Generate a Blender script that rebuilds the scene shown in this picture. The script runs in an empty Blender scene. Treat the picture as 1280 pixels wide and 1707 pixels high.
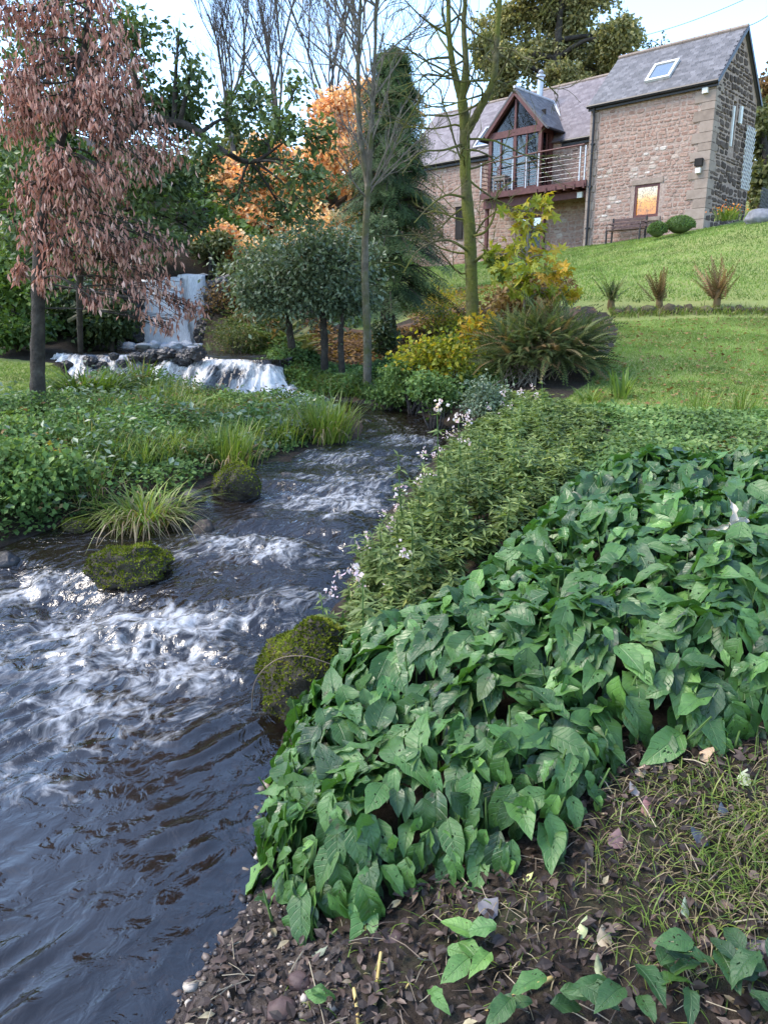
import bpy, math, random
import numpy as np
from mathutils import Vector

# ------------------------------------------------------------------ camera, sky, sun, exposure
scene = bpy.context.scene
COL = scene.collection
FPX, HORIZON = 1256.0, 535.0
PITCH = math.atan((853.5 - HORIZON) / FPX)
CAMZ = 1.9
cam_data = bpy.data.cameras.new('camera')
cam = bpy.data.objects.new('camera', cam_data)
COL.objects.link(cam)
cam.location = (0, 0, CAMZ)
cam.rotation_euler = (math.pi / 2 - PITCH, 0, 0)
cam_data.sensor_fit = 'VERTICAL'
cam_data.sensor_height = 24.0
cam_data.lens = 12.0 * FPX / 853.5
cam_data.clip_start = 0.05
cam_data.clip_end = 2000
scene.camera = cam

SUN_EL, SUN_AZ = math.radians(50), math.radians(-88)      # azimuth clockwise from +Y
world = bpy.data.worlds.new('World')
scene.world = world
world.use_nodes = True
wn = world.node_tree
wn.nodes.clear()
w_out = wn.nodes.new('ShaderNodeOutputWorld')
w_bg = wn.nodes.new('ShaderNodeBackground')
w_sky = wn.nodes.new('ShaderNodeTexSky')
w_sky.sky_type = 'NISHITA'
w_sky.sun_disc = False
w_sky.sun_elevation = SUN_EL
w_sky.sun_rotation = SUN_AZ
w_sky.air_density = 1.0
w_sky.dust_density = 0.6
w_sky.ozone_density = 2.6
w_bg.inputs['Strength'].default_value = 0.15
wn.links.new(w_sky.outputs[0], w_bg.inputs['Color'])
wn.links.new(w_bg.outputs[0], w_out.inputs['Surface'])

sun_data = bpy.data.lights.new('sun', 'SUN')
sun_data.energy = 1.3
sun_data.angle = math.radians(28)
sun_data.color = (1.0, 0.89, 0.75)
sun = bpy.data.objects.new('sun', sun_data)
COL.objects.link(sun)
sd = Vector((math.sin(SUN_AZ) * math.cos(SUN_EL), math.cos(SUN_AZ) * math.cos(SUN_EL), math.sin(SUN_EL)))
sun.rotation_euler = (-sd).to_track_quat('-Z', 'Y').to_euler()

scene.view_settings.view_transform = 'Standard'
scene.view_settings.look = 'None'
scene.view_settings.exposure = 2.1
scene.view_settings.gamma = 1.0
scene.view_settings.use_curve_mapping = False
scene.render.engine = 'CYCLES'
scene.cycles.max_bounces = 6
scene.cycles.diffuse_bounces = 3
scene.cycles.glossy_bounces = 3
scene.cycles.transmission_bounces = 4
scene.cycles.transparent_max_bounces = 10
scene.cycles.caustics_reflective = False
scene.cycles.caustics_refractive = False

# ------------------------------------------------------------------ maths helpers
rng = np.random.default_rng(7)
random.seed(7)
V3 = lambda *a: np.array(a, float)
C0 = V3(0, 0, CAMZ)
R_ = V3(1, 0, 0)
F_ = V3(0, math.cos(PITCH), -math.sin(PITCH))
U_ = V3(0, math.sin(PITCH), math.cos(PITCH))

def ray(px, py):
    return (px - 640) * R_ + (853.5 - py) * U_ + FPX * F_
def atY(px, py, Y):
    d = ray(px, py); return C0 + d * (Y / d[1])
def atz(px, py, z):
    d = ray(px, py); return C0 + d * ((z - CAMZ) / d[2])
def depth_of(P):
    return float((np.asarray(P) - C0) @ F_)
def px2m(n, P):
    return n * depth_of(P) / FPX

def _hash(ix, iy, iz):
    h = (ix * 374761393 + iy * 668265263 + iz * 2147483647) & 0xffffffff
    h = ((h ^ (h >> 13)) * 1274126177) & 0xffffffff
    h = (h ^ (h >> 16)) & 0xffffff
    return h / float(0xffffff)
def vnoise(x, y, z=0.0):
    x = np.asarray(x, float); y = np.asarray(y, float); z = np.zeros_like(x) + z
    ix = np.floor(x).astype(np.int64); iy = np.floor(y).astype(np.int64); iz = np.floor(z).astype(np.int64)
    fx = x - ix; fy = y - iy; fz = z - iz
    fx = fx * fx * (3 - 2 * fx); fy = fy * fy * (3 - 2 * fy); fz = fz * fz * (3 - 2 * fz)
    r = 0
    for a in (0, 1):
        for b in (0, 1):
            for c in (0, 1):
                w = (fx if a else 1 - fx) * (fy if b else 1 - fy) * (fz if c else 1 - fz)
                r = r + w * _hash(ix + a, iy + b, iz + c)
    return r * 2 - 1
def fbm(x, y, z=0.0, o=4, g=0.5):
    s = 0; a = 1.0; f = 1.0; n = 0
    for i in range(o):
        s = s + a * vnoise(np.asarray(x) * f + 17.3 * i, np.asarray(y) * f - 9.1 * i, np.asarray(z) * f + 3.7 * i)
        n += a; a *= g; f *= 2.03
    return s / n
def unit(a):
    a = np.asarray(a, float)
    return a / np.maximum(np.linalg.norm(a, axis=-1, keepdims=True), 1e-9)
def smooth(e0, e1, x):
    t = np.clip((np.asarray(x, float) - e0) / (e1 - e0), 0, 1); return t * t * (3 - 2 * t)
def rand_dirs(n):
    return unit(rng.normal(size=(n, 3)))

# ------------------------------------------------------------------ mesh builder
class MB:
    """collects vertices, faces and a per-vertex 'var' value into one mesh"""
    def __init__(s): s.v = []; s.f = {3: [], 4: []}; s.a = []; s.u = []; s.n = 0; s.ng = []; s.mi = {3: [], 4: []}
    def add(s, v, f, var=0.5, uv=None, mi=0):
        v = np.asarray(v, float).reshape(-1, 3); f = np.asarray(f, np.int64)
        if len(v) == 0 or len(f) == 0: return s
        s.v.append(v); s.f[f.shape[1]].append(f + s.n); s.mi[f.shape[1]].append(np.full(len(f), mi, np.int32))
        s.a.append(np.zeros(len(v)) + var)
        s.u.append(np.zeros((len(v), 2)) if uv is None else np.asarray(uv, float))
        s.n += len(v); return s
    def box(s, c, h, ax=None, var=0.5, mi=0):
        ax = np.eye(3) if ax is None else np.asarray(ax, float)
        q = np.array([[i, j, k] for i in (-1, 1) for j in (-1, 1) for k in (-1, 1)], float) * np.asarray(h, float)
        f = [[0, 1, 3, 2], [4, 6, 7, 5], [0, 4, 5, 1], [2, 3, 7, 6], [0, 2, 6, 4], [1, 5, 7, 3]]
        return s.add(np.asarray(c, float) + q @ ax, f, var, mi=mi)
    def tube(s, pts, rad, k=6, var=0.5, wob=0.0, mi=0, cap=True):
        pts = np.asarray(pts, float); n = len(pts); rad = np.zeros(n) + rad
        t = unit(np.gradient(pts, axis=0)); ref = V3(0, 0, 1) if abs(t[0][2]) < 0.9 else V3(1, 0, 0)
        x = unit(np.cross(t, ref)); y = np.cross(t, x)
        a = np.linspace(0, 2 * np.pi, k, endpoint=False)
        rr = rad[:, None] * (1 + (wob * rng.normal(size=(n, k)) if wob else 0))
        ring = pts[:, None] + rr[..., None] * (np.cos(a)[None, :, None] * x[:, None] + np.sin(a)[None, :, None] * y[:, None])
        i = np.arange(n - 1)[:, None] * k; j = np.arange(k)[None]; j2 = (j + 1) % k
        f = np.stack([i + j, i + j2, i + k + j2, i + k + j], -1).reshape(-1, 4)
        v = ring.reshape(-1, 3)
        uv = np.stack([np.tile(a / (2 * np.pi), n), np.repeat(np.arange(n), k)], -1)
        s.add(v, f, var, uv, mi)
        if cap and k >= 4:
            m = s.n - n * k
            for base in (m, m + (n - 1) * k):
                for q in range(1, k - 1): s.f[3].append(np.array([[base, base + q, base + q + 1]])); s.mi[3].append(np.array([mi], np.int32))
        return s
    def build(s, name, mats, smooth_shade=False):
        me = bpy.data.meshes.new(name)
        if s.n == 0: return me
        v = np.concatenate(s.v); tri = np.concatenate(s.f[3]) if s.f[3] else np.zeros((0, 3), np.int64)
        qd = np.concatenate(s.f[4]) if s.f[4] else np.zeros((0, 4), np.int64)
        me.vertices.add(len(v)); me.vertices.foreach_set('co', v.astype(np.float32).ravel())
        loops = np.concatenate([tri.ravel(), qd.ravel()]).astype(np.int32)
        me.loops.add(len(loops)); me.loops.foreach_set('vertex_index', loops)
        st = np.concatenate([np.arange(len(tri)) * 3, len(tri) * 3 + np.arange(len(qd)) * 4]).astype(np.int32)
        me.polygons.add(len(st)); me.polygons.foreach_set('loop_start', st)
        mi = np.concatenate([np.concatenate(s.mi[3]) if s.mi[3] else np.zeros(0, np.int32), np.concatenate(s.mi[4]) if s.mi[4] else np.zeros(0, np.int32)])
        me.polygons.foreach_set('material_index', mi.astype(np.int32))
        me.polygons.foreach_set('use_smooth', np.full(len(st), smooth_shade))
        at = me.attributes.new('var', 'FLOAT', 'POINT'); at.data.foreach_set('value', np.concatenate(s.a).astype(np.float32))
        uv = np.concatenate(s.u)
        if np.any(uv):
            ul = me.uv_layers.new(name='UVMap'); ul.data.foreach_set('uv', uv[loops].astype(np.float32).ravel())
        for m in (mats if isinstance(mats, (list, tuple)) else [mats]): me.materials.append(m)
        me.update(calc_edges=True); me.validate()
        return me

OFF = {}
def tag(o, label=None, cat=None, group=None, kind=None):
    for k, v in (('label', label), ('category', cat), ('group', group), ('kind', kind)):
        if v: o[k] = v
    return o
def thing(name, label, cat, loc, group=None):
    o = bpy.data.objects.new(name, None); COL.objects.link(o); o.location = [float(c) for c in loc]
    o.empty_display_size = 0.2; OFF[o.name] = np.array(loc, float)
    return tag(o, label, cat, group)
def put(name, mb, mats, parent=None, sm=False, loc=None, **kw):
    """link a mesh; vertices are given in world coordinates"""
    if parent is not None: off = OFF[parent.name]
    else: off = np.zeros(3) if loc is None else np.asarray(loc, float)
    if s_any(mb): mb.v = [a - off for a in mb.v]
    o = bpy.data.objects.new(name, mb.build(name, mats, sm)); COL.objects.link(o)
    OFF[o.name] = off
    if parent is not None: o.parent = parent
    else: o.location = [float(c) for c in off]
    return tag(o, **kw)
def s_any(mb): return mb.n > 0
def spline(pts, n):
    """Catmull-Rom through points of any dimension"""
    P = np.asarray(pts, float); P = np.vstack([2 * P[0] - P[1], P, 2 * P[-1] - P[-2]])
    m = len(P) - 3; t = np.linspace(0, m - 1e-6, n); i = t.astype(int); u = (t - i)[:, None]
    a, b, c, d = P[i], P[i + 1], P[i + 2], P[i + 3]
    return 0.5 * (2 * b + (c - a) * u + (2 * a - 5 * b + 4 * c - d) * u ** 2 + (3 * b - a - 3 * c + d) * u ** 3)

# leaf templates: along +Y from 0 to 1, width in X, face up +Z
def T(v, f): return np.array(v, float), np.array(f)
LEAF2 = T([(0, 0, 0), (.26, .45, .06), (0, 1, -.04), (-.26, .45, .06)], [(0, 1, 2), (0, 2, 3)])
LEAFW = T([(0, 0, 0), (.40, .42, .08), (0, 1, -.08), (-.40, .42, .08)], [(0, 1, 2), (0, 2, 3)])
LEAFN = T([(0, 0, 0), (.13, .4, .03), (0, 1, -.05), (-.13, .4, .03)], [(0, 1, 2), (0, 2, 3)])
LEAF6 = T([(0, 0, 0), (.22, .2, .05), (.3, .5, .06), (0, 1, -.1), (-.3, .5, .06), (-.22, .2, .05), (0, .5, 0)],
          [(0, 1, 6), (1, 2, 6), (2, 3, 6), (3, 4, 6), (4, 5, 6), (5, 0, 6)])
BLADE = T([(-.5, 0, 0), (.5, 0, 0), (0, 1, 0)], [(0, 1, 2)])
def lobed(n=5, deep=.5, w=.5):
    v = [(0, .35, 0)]; k = n * 2
    for i in range(k + 1):
        a = math.radians(-160 + 320 * i / k); r = 1 if i % 2 else deep
        v.append((math.sin(a) * r * w, .35 + math.cos(a) * r * .62, -.12 * r * (i % 2)))
    return T(v, [(0, i, i + 1) for i in range(1, k + 1)])
MAPLE = lobed()
def scatter(mb, tpl, pos, ydir, zdir, size, var=0.5, mi=0, wid=1.0):
    """place a leaf template N times"""
    tv, tf = tpl; pos = np.asarray(pos, float).reshape(-1, 3); n = len(pos)
    if n == 0: return
    y = unit(np.zeros((n, 3)) + ydir); z = np.zeros((n, 3)) + zdir
    z = unit(z - (z * y).sum(-1, keepdims=True) * y + 1e-5); x = np.cross(y, z)
    size = np.zeros(n) + size; wid = np.zeros(n) + wid
    M = np.stack([x * wid[:, None], y, z], 1) * size[:, None, None]
    v = np.einsum('kj,nji->nki', tv, M) + pos[:, None]
    f = tf[None] + (np.arange(n) * len(tv))[:, None, None]
    var = np.repeat(np.zeros(n) + var, len(tv))
    uv = np.tile(tv[:, :2] + [.5, 0], (n, 1))
    mb.add(v.reshape(-1, 3), f.reshape(-1, tf.shape[1]), var, uv, mi)

# ------------------------------------------------------------------ materials
def newmat(name):
    m = bpy.data.materials.new(name); m.use_nodes = True; nt = m.node_tree; nt.nodes.clear()
    out = nt.nodes.new('ShaderNodeOutputMaterial')
    return m, nt, out
class N:
    """tiny node helper"""
    def __init__(s, nt): s.nt = nt
    def __call__(s, typ, ins=None, **props):
        n = s.nt.nodes.new('ShaderNode' + typ)
        for k, v in props.items(): setattr(n, k, v)
        for k, v in (ins or {}).items():
            sock = n.inputs[k]
            if isinstance(v, bpy.types.NodeSocket): s.nt.links.new(v, sock)
            elif isinstance(v, bpy.types.Node): s.nt.links.new(v.outputs[0], sock)
            else: sock.default_value = v
        return n
    def ramp(s, fac, stops, interp='LINEAR'):
        n = s.nt.nodes.new('ShaderNodeValToRGB'); e = n.color_ramp.elements; n.color_ramp.interpolation = interp
        while len(e) < len(stops): e.new(0.5)
        for i, (p, c) in enumerate(stops):
            e[i].position = p
            if isinstance(c, (int, float)): c = (c, c, c)
            e[i].color = (*c, 1)
        s.nt.links.new(fac if isinstance(fac, bpy.types.NodeSocket) else fac.outputs[0], n.inputs[0]); return n
    def mix(s, f, a, b, blend='MIX'):
        n = s.nt.nodes.new('ShaderNodeMix'); n.data_type = 'RGBA'; n.blend_type = blend
        for idx, v in ((0, f), (6, a), (7, b)):
            if isinstance(v, bpy.types.NodeSocket): s.nt.links.new(v, n.inputs[idx])
            elif isinstance(v, (int, float)): n.inputs[idx].default_value = v if idx == 0 else (v, v, v, 1)
            else: n.inputs[idx].default_value = (*v, 1)
        return n.outputs[2]
    def math(s, op, a, b=0.0, clamp=False):
        n = s.nt.nodes.new('ShaderNodeMath'); n.operation = op; n.use_clamp = clamp
        for i, v in ((0, a), (1, b)):
            if isinstance(v, bpy.types.NodeSocket): s.nt.links.new(v, n.inputs[i])
            else: n.inputs[i].default_value = v
        return n.outputs[0]
    def attr(s, name): return s('Attribute', attribute_name=name).outputs['Fac']
    def noise(s, scale, detail=4, rough=.55, vec=None, dist=0.0):
        n = s('TexNoise', {'Scale': scale, 'Detail': detail, 'Roughness': rough, 'Distortion': dist})
        if vec is None:
            vec = s('TexCoord').outputs['Object']
        s.nt.links.new(vec, n.inputs['Vector']); return n.outputs['Fac']
    def bump(s, h, strength=.5, dist=.02):
        return s('Bump', {'Height': h, 'Strength': strength, 'Distance': dist}).outputs[0]

def leafmat(name, stops, transl=.28, rough=.5, spec=.3, tint=(1.15, 1.2, .55), patch=0.25, pscale=3.0):
    """stops: ramp over the per-leaf var value"""
    m, nt, out = newmat(name); n = N(nt)
    c = n.ramp(n.attr('var'), stops).outputs[0]
    if patch:
        pn = n.ramp(n.noise(pscale, 3), [(.3, 1 - patch), (.7, 1 + patch)]).outputs[0]
        pn2 = n.nt.nodes.new('ShaderNodeMix'); pn2.data_type = 'RGBA'; pn2.blend_type = 'MULTIPLY'; pn2.inputs[0].default_value = 1
        nt.links.new(c, pn2.inputs[6]); nt.links.new(pn, pn2.inputs[7]); c = pn2.outputs[2]
    b = n('BsdfPrincipled', {'Base Color': c, 'Roughness': rough, 'Specular IOR Level': spec})
    t = n('BsdfTranslucent', {'Color': n.mix(1.0, c, tint, 'MULTIPLY')})
    mx = n('MixShader', {0: transl, 1: b.outputs[0], 2: t.outputs[0]})
    nt.links.new(mx.outputs[0], out.inputs['Surface']); return m
def surf(name, stops, scale=6, rough=.8, bump=.4, bdist=.02, detail=6, spec=.3, usevar=0.0, metal=0.0, second=None):
    """noise-coloured surface"""
    m, nt, out = newmat(name); n = N(nt)
    h = n.noise(scale, detail, .6)
    fac = h
    if usevar:
        fac = n.math('ADD', n.math('MULTIPLY', h, 1 - usevar), n.math('MULTIPLY', n.attr('var'), usevar))
    c = n.ramp(fac, stops).outputs[0]
    if second:
        c = n.mix(n.ramp(n.noise(second[0], 4), [(second[2], 0), (second[3], 1)]).outputs[0], c, second[1])
    b = n('BsdfPrincipled', {'Base Color': c, 'Roughness': rough, 'Specular IOR Level': spec, 'Metallic': metal})
    if bump: nt.links.new(n.bump(n.noise(scale * 2.3, 8, .65), bump, bdist), b.inputs['Normal'])
    nt.links.new(b.outputs[0], out.inputs['Surface']); return m
# ------------------------------------------------------------------ stream course (plan view, metres)
LB = np.array([(-4.2,-3),(-4.2,.5),(-4.1,1.7),(-4,2.4),(-3.9,3.1),(-3.75,3.8),(-3.45,4.5),(-2.95,5.4),(-2.5,5.9),(-1.85,6.25),(-1.6,7.1),(-1.0,8.0),(-.4,9.0),(-.4,10.4),(-.7,11.3),(-1.6,11.9),(-3.4,12.5),(-5.1,13.1)], float)
RB = np.array([(-.95,-3),(-.72,.5),(-.52,1.7),(-.37,2.2),(-.40,2.84),(-.38,3.5),(-.28,4.2),(-.12,5.2),(.15,6.4),(.45,7.6),(.7,8.5),(.9,9.3),(.95,10),(.7,10.8),(.2,11.7),(-.6,12.6),(-2.0,13.6),(-5.5,14.0)], float)
ZW = np.array([0,0,0,0,.01,.04,.10,.24,.33,.40,.45,.5,.53,.56,.58,.6,.6,.6], float)
def spline_at(pts, t):
    P = np.asarray(pts, float); P = np.vstack([2 * P[0] - P[1], P, 2 * P[-1] - P[-2]])
    i = np.clip(t.astype(int), 0, len(P) - 4); u = (t - i)[:, None]; a, b, c, d = P[i], P[i + 1], P[i + 2], P[i + 3]
    return 0.5 * (2 * b + (c - a) * u + (2 * a - 5 * b + 4 * c - d) * u ** 2 + (3 * b - a - 3 * c + d) * u ** 3)
TS = np.concatenate([np.linspace(0, 1.4, 16)[:-1], np.linspace(1.4, 4.5, 250)[:-1], np.linspace(4.5, 9.5, 260)[:-1], np.linspace(9.5, 16.999, 180)])
NS = len(TS)
Ls = spline_at(LB, TS); Rs = spline_at(RB, TS); Zs = spline_at(ZW[:, None], TS)[:, 0]
POLY = np.vstack([Ls[::4], Rs[::-1][::4]])
POOL = np.array([(-5.9,14.0),(-2.1,13.9),(-1.75,14.4),(-2.4,15.6),(-3.2,16.4),(-4.0,17.5),(-4.3,18.9),(-6.3,18.9),(-6.5,17),(-6.3,15.3)], float)
POOLZ = 1.27

def inside(poly, x, y):
    r = np.zeros(x.shape, bool); n = len(poly); j = n - 1
    for i in range(n):
        xi, yi = poly[i]; xj, yj = poly[j]
        if yi != yj:
            c = ((yi > y) != (yj > y)) & (x < (xj - xi) * (y - yi) / (yj - yi) + xi)
            r ^= c
        j = i
    return r
def edge_dist(poly, x, y, closed=True):
    d = np.full(x.shape, 1e9); n = len(poly)
    for i in range(n if closed else n - 1):
        a = poly[i]; b = poly[(i + 1) % n]; ab = b - a; L = ab @ ab + 1e-12
        t = np.clip(((x - a[0]) * ab[0] + (y - a[1]) * ab[1]) / L, 0, 1)
        d = np.minimum(d, np.hypot(x - a[0] - t * ab[0], y - a[1] - t * ab[1]))
    return d
POLYC = np.vstack([spline(LB, 75), spline(RB, 75)[::-1]])
CEN = (Ls + Rs) / 2
def water_z(x, y):
    """level of the stream at plan points, from the nearest cross-section"""
    x = np.asarray(x, float); sh = x.shape; x = x.ravel(); y = np.asarray(y, float).ravel()
    best = np.full(x.shape, 1e9); z = np.zeros(x.shape)
    for k in range(0, NS, 8):
        a, b = Ls[k], Rs[k]; ab = b - a; t = np.clip(((x - a[0]) * ab[0] + (y - a[1]) * ab[1]) / (ab @ ab), 0, 1)
        d = np.hypot(x - a[0] - t * ab[0], y - a[1] - t * ab[1])
        m = d < best; best[m] = d[m]; z[m] = Zs[k]
    return z.reshape(sh)

# ------------------------------------------------------------------ ground: thin-plate surface through survey points, stream bed cut in
CP = np.array([
 # foreground right bank
 (-1,0,.02),(0,0,.2),(1.5,0,.42),(3,0,.7),(-.35,1.5,.06),(.1,1.5,.14),(.6,1.55,.26),(1.1,1.6,.40),(2,1.6,.6),
 (-.15,2.2,.10),(.2,2.3,.2),(.6,2.1,.40),(1.1,2.1,.52),(1.7,2.3,.66),(-.15,3.0,.14),(.3,3.2,.32),(.9,3.2,.5),(1.7,3.4,.66),(2.6,3.4,.8),
 (-.1,4.2,.28),(.6,4.6,.55),(1.6,4.6,.72),(2.8,4.6,.82),(4.2,4.2,.9),(.15,5.3,.42),(.8,5.8,.66),(2,6.2,.82),(3.5,6.2,.9),(.45,6.5,.55),(1.2,7.4,.8),(2.4,7.8,.92),
 (4.2,8,.98),(6,8,1.1),(1.0,8.6,.75),(1.3,9.6,.95),(2,10,1.1),(2.6,9.6,1.1),(4,10.5,1.25),(6,11.5,1.36),(1.5,11.6,1.28),(1.1,11.0,.9),(.6,12.3,.85),(3.9,13.4,1.62),(6.5,14,1.7),
 (4.9,15.9,1.95),(8.2,15.9,1.97),(12,15.9,2.0),(18,14,2.2),(12,9,1.6),(8,3,1.2),(14,2,1.6),
 (4.6,17.0,2.3),(8.5,17.0,2.35),(12,17,2.4),(6,20,2.95),(9.6,19.5,2.95),(14,20,3.3),(8,25,3.9),(12,25.5,4.85),(16,25,5.1),(8.0,32.8,4.8),(11.9,29.8,5.2),(15,30,5.7),(20,28,6),
 (5.5,36,4.65),(2.4,39.5,3.95),(0,42,3.9),(3.6,29,3.6),(2.2,22,2.6),(1.8,18,2.0),(1.2,14.5,1.5),(-.2,13.6,.85),(.3,15.2,1.15),(.2,18,1.55),(-1.2,14.2,.9),(-1.4,16,1.25),(-1.0,19,1.55),(-2,22,1.9),(0,25,2.4),
 # left bank
 (-5.5,1,.5),(-5,4,.6),(-4.3,5.5,.58),(-3.2,6.6,.60),(-2.3,7.4,.62),(-1.4,8.7,.62),(-1.0,9.9,.66),(-2.3,9.4,.70),(-4.2,9,.83),(-2.4,10.6,.74),(-3.6,11.0,.78),(-5.2,10.4,.82),(-6,12,.95),(-6.3,13.4,1.12),(-9,8,.95),(-9,12,1.1),(-9,4,.9),(-14,6,1.4),
 (-7.8,14,1.35),(-9.5,16,2.1),(-8.4,18,2.6),(-12,14,1.8),(-15,20,4),(-7.4,16.5,1.6),(-2.0,15.2,1.4),(-2.6,17,1.75),(-3.6,18.6,2.2),
 (-5.3,21,4.7),(-2.6,21,2.9),(-8,21,4.7),(-5,26,5.8),(-1,28,3.6),(-12,28,7),(-22,30,9),(-25,12,4),
 # far
 (-40,50,16),(-10,50,10),(5,52,7),(20,45,8.5),(40,40,11),(40,10,4),(-40,-10,2),(40,-10,3),(0,-10,.6),(0,90,16),(60,90,20),(-60,90,26)], float)
def tps_fit(P):
    n = len(P); d = np.hypot(P[:, None, 0] - P[None, :, 0], P[:, None, 1] - P[None, :, 1])
    K = np.where(d > 0, d * d * np.log(d + 1e-12), 0) + np.eye(n) * 0.02
    A = np.zeros((n + 3, n + 3)); A[:n, :n] = K; A[:n, n] = 1; A[:n, n + 1:] = P[:, :2]; A[n, :n] = 1; A[n + 1:, :n] = P[:, :2].T
    return np.linalg.solve(A, np.concatenate([P[:, 2], [0, 0, 0]]))
TW = tps_fit(CP)
def tps(x, y):
    x = np.asarray(x, float); y = np.asarray(y, float); s = TW[-3] + TW[-2] * x + TW[-1] * y
    for (px, py, _), w in zip(CP, TW):
        d2 = (x - px) ** 2 + (y - py) ** 2
        s = s + w * 0.5 * d2 * np.log(d2 + 1e-12)
    return s
def ground_z(x, y):
    x = np.asarray(x, float); y = np.asarray(y, float)
    xc = np.clip(x, -60, 60); yc = np.clip(y, -10, 90)
    z = tps(xc, yc)
    z = z + .03 * fbm(x * 1.3, y * 1.3, 0, 3) + .012 * fbm(x * 6, y * 6, 5, 3)
    near = (x > -9) & (x < 3) & (y < 20)
    if np.any(near):
        xn, yn = x[near], y[near]; zn = z[near]
        d = edge_dist(POLYC, xn, yn); ins = inside(POLY, xn, yn); sd = np.where(ins, -d, d)
        wz = water_z(xn, yn)
        bank = np.maximum(zn, wz + .05)
        zn = np.where(sd > .35, zn, np.where(sd > 0, wz + .015 + (bank - wz - .015) * smooth(0, .35, sd), wz + .015 - .42 * smooth(0, 1.0, -sd) ** .8))
        d2 = edge_dist(POOL, xn, yn); i2 = inside(POOL, xn, yn)
        zn = np.where(i2, np.minimum(zn, POOLZ - .05 - .3 * smooth(0, .6, d2)), zn)
        z = z.copy(); z[near] = zn
    return z
def gz(x, y): return float(ground_z(np.array([x]), np.array([y]))[0])

def zone_masks(x, y):
    n = fbm(x * .9, y * .9, 3, 4) * .5
    ed = np.array([(2.1,7.9),(1.9,8.7),(2.6,9.9),(3.5,12.0),(4.3,14.5),(4.6,16.2),(3.4,17.2),(2.0,19.5),(1.0,22),(-4.0,21),(-4.0,23.5),(-1,26),(-1,44),(30,44),(40,20),(30,8),(9,6.2),(5,6.9),(3.4,7.4)])
    q = inside(ed, x + n * .5, y + n * .6); dd = edge_dist(ed, x, y)
    lawn = np.where(q, smooth(0, .35, dd + .1), 0)
    el = np.array([(-4.6,9.3),(-4.7,10.8),(-5.3,13.0),(-5.9,13.9),(-9,14.2),(-12,12),(-11,8),(-6,7.6)])
    ql = inside(el, x + n * .4, y + n * .4); lawn = np.maximum(lawn, np.where(ql, smooth(0, .3, edge_dist(el, x, y) + .1), 0))
    et = np.array([(-2.6,13.2),(-.4,12.8),(1.2,11.2),(2.6,13),(4.4,16.3),(2.0,19.5),(.5,21.5),(-3.6,21),(-3,17)])
    lit = np.where(inside(et, x + n, y + n), smooth(0, .6, edge_dist(et, x, y) + .2), 0) * smooth(-.3, .25, fbm(x * 1.4, y * 1.4, 9, 3))
    grav = smooth(.02, -.06, ground_z(x, y) - np.where(y < 2.6, .085 + .03 * fbm(x * 5, y * 5, 2, 2), -9)) if False else np.zeros_like(x)
    gv = np.array([(-.9,.3),(-.75,1.7),(-.5,2.35),(-.3,2.3),(-.15,2.0),(0.02,1.55),(0.05,.3)])
    grav = np.where(inside(gv, x + n * .1, y + n * .1), smooth(0, .12, edge_dist(gv, x, y) + .03), 0)
    return lawn, lit, grav

tx = np.linspace(-6.4, 6.4, 300); ty = np.linspace(-2.1, 6.6, 310)
gx = .9 * np.sinh(tx * .93); gx = np.sign(gx) * np.abs(gx); gy = 2.0 + 1.15 * np.sinh(ty * .93)
GX, GY = np.meshgrid(gx, gy); shp = GX.shape
GZ = ground_z(GX.ravel(), GY.ravel())
lawn_m, lit_m, grav_m = zone_masks(GX.ravel(), GY.ravel())
ii = np.arange(shp[0] - 1)[:, None] * shp[1] + np.arange(shp[1] - 1)[None]
gf = np.stack([ii, ii + 1, ii + shp[1] + 1, ii + shp[1]], -1).reshape(-1, 4)
m, nt, out = newmat('ground'); n = N(nt)
oc = n('TexCoord').outputs['Object']
n1 = n.noise(7, 8, .65, oc); n2 = n.noise(38, 6, .7, oc); n3 = n.noise(1.1, 4, .5, oc)
soil = n.ramp(n2, [(.25, (.012, .009, .007)), (.5, (.035, .026, .019)), (.75, (.075, .058, .042))]).outputs[0]
soil = n.mix(n.ramp(n1, [(.52, 0), (.66, .7)]).outputs[0], soil, (.04, .048, .02))
grass = n.ramp(n2, [(.25, (.12, .15, .04)), (.55, (.215, .26, .07)), (.8, (.29, .32, .11))]).outputs[0]
grass = n.mix(n.ramp(n3, [(.38, 0), (.62, .75)]).outputs[0], grass, (.25, .255, .085))
litter = n.ramp(n2, [(.25, (.03, .02, .013)), (.5, (.10, .058, .034)), (.75, (.21, .125, .07))]).outputs[0]
gravel = n.ramp(n2, [(.25, (.02, .016, .013)), (.5, (.07, .055, .045)), (.75, (.16, .13, .11))]).outputs[0]
edge = n.math('MULTIPLY', n.math('SUBTRACT', n1, .5), .9)
def zone(a): return n.ramp(n.math('ADD', n.attr(a), edge), [(.42, 0), (.58, 1)]).outputs[0]
c = n.mix(zone('litter'), soil, litter); c = n.mix(zone('lawn'), c, grass); c = n.mix(zone('gravel'), c, gravel)
b = n('BsdfPrincipled', {'Base Color': c, 'Roughness': .9, 'Specular IOR Level': .2, 'Normal': n.bump(n.math('ADD', n1, n2), .9, .03)})
nt.links.new(b.outputs[0], out.inputs['Surface']); GROUND = m
mb = MB().add(np.stack([GX.ravel(), GY.ravel(), GZ], -1), gf, .5)
ground = put('ground', mb, GROUND, sm=True, kind='structure', label='earth banks, lawns and slopes on both sides of the stream')
for nm, arr in (('lawn', lawn_m), ('litter', lit_m), ('gravel', grav_m)):
    at = ground.data.attributes.new(nm, 'FLOAT', 'POINT'); at.data.foreach_set('value', arr.astype(np.float32))

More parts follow.
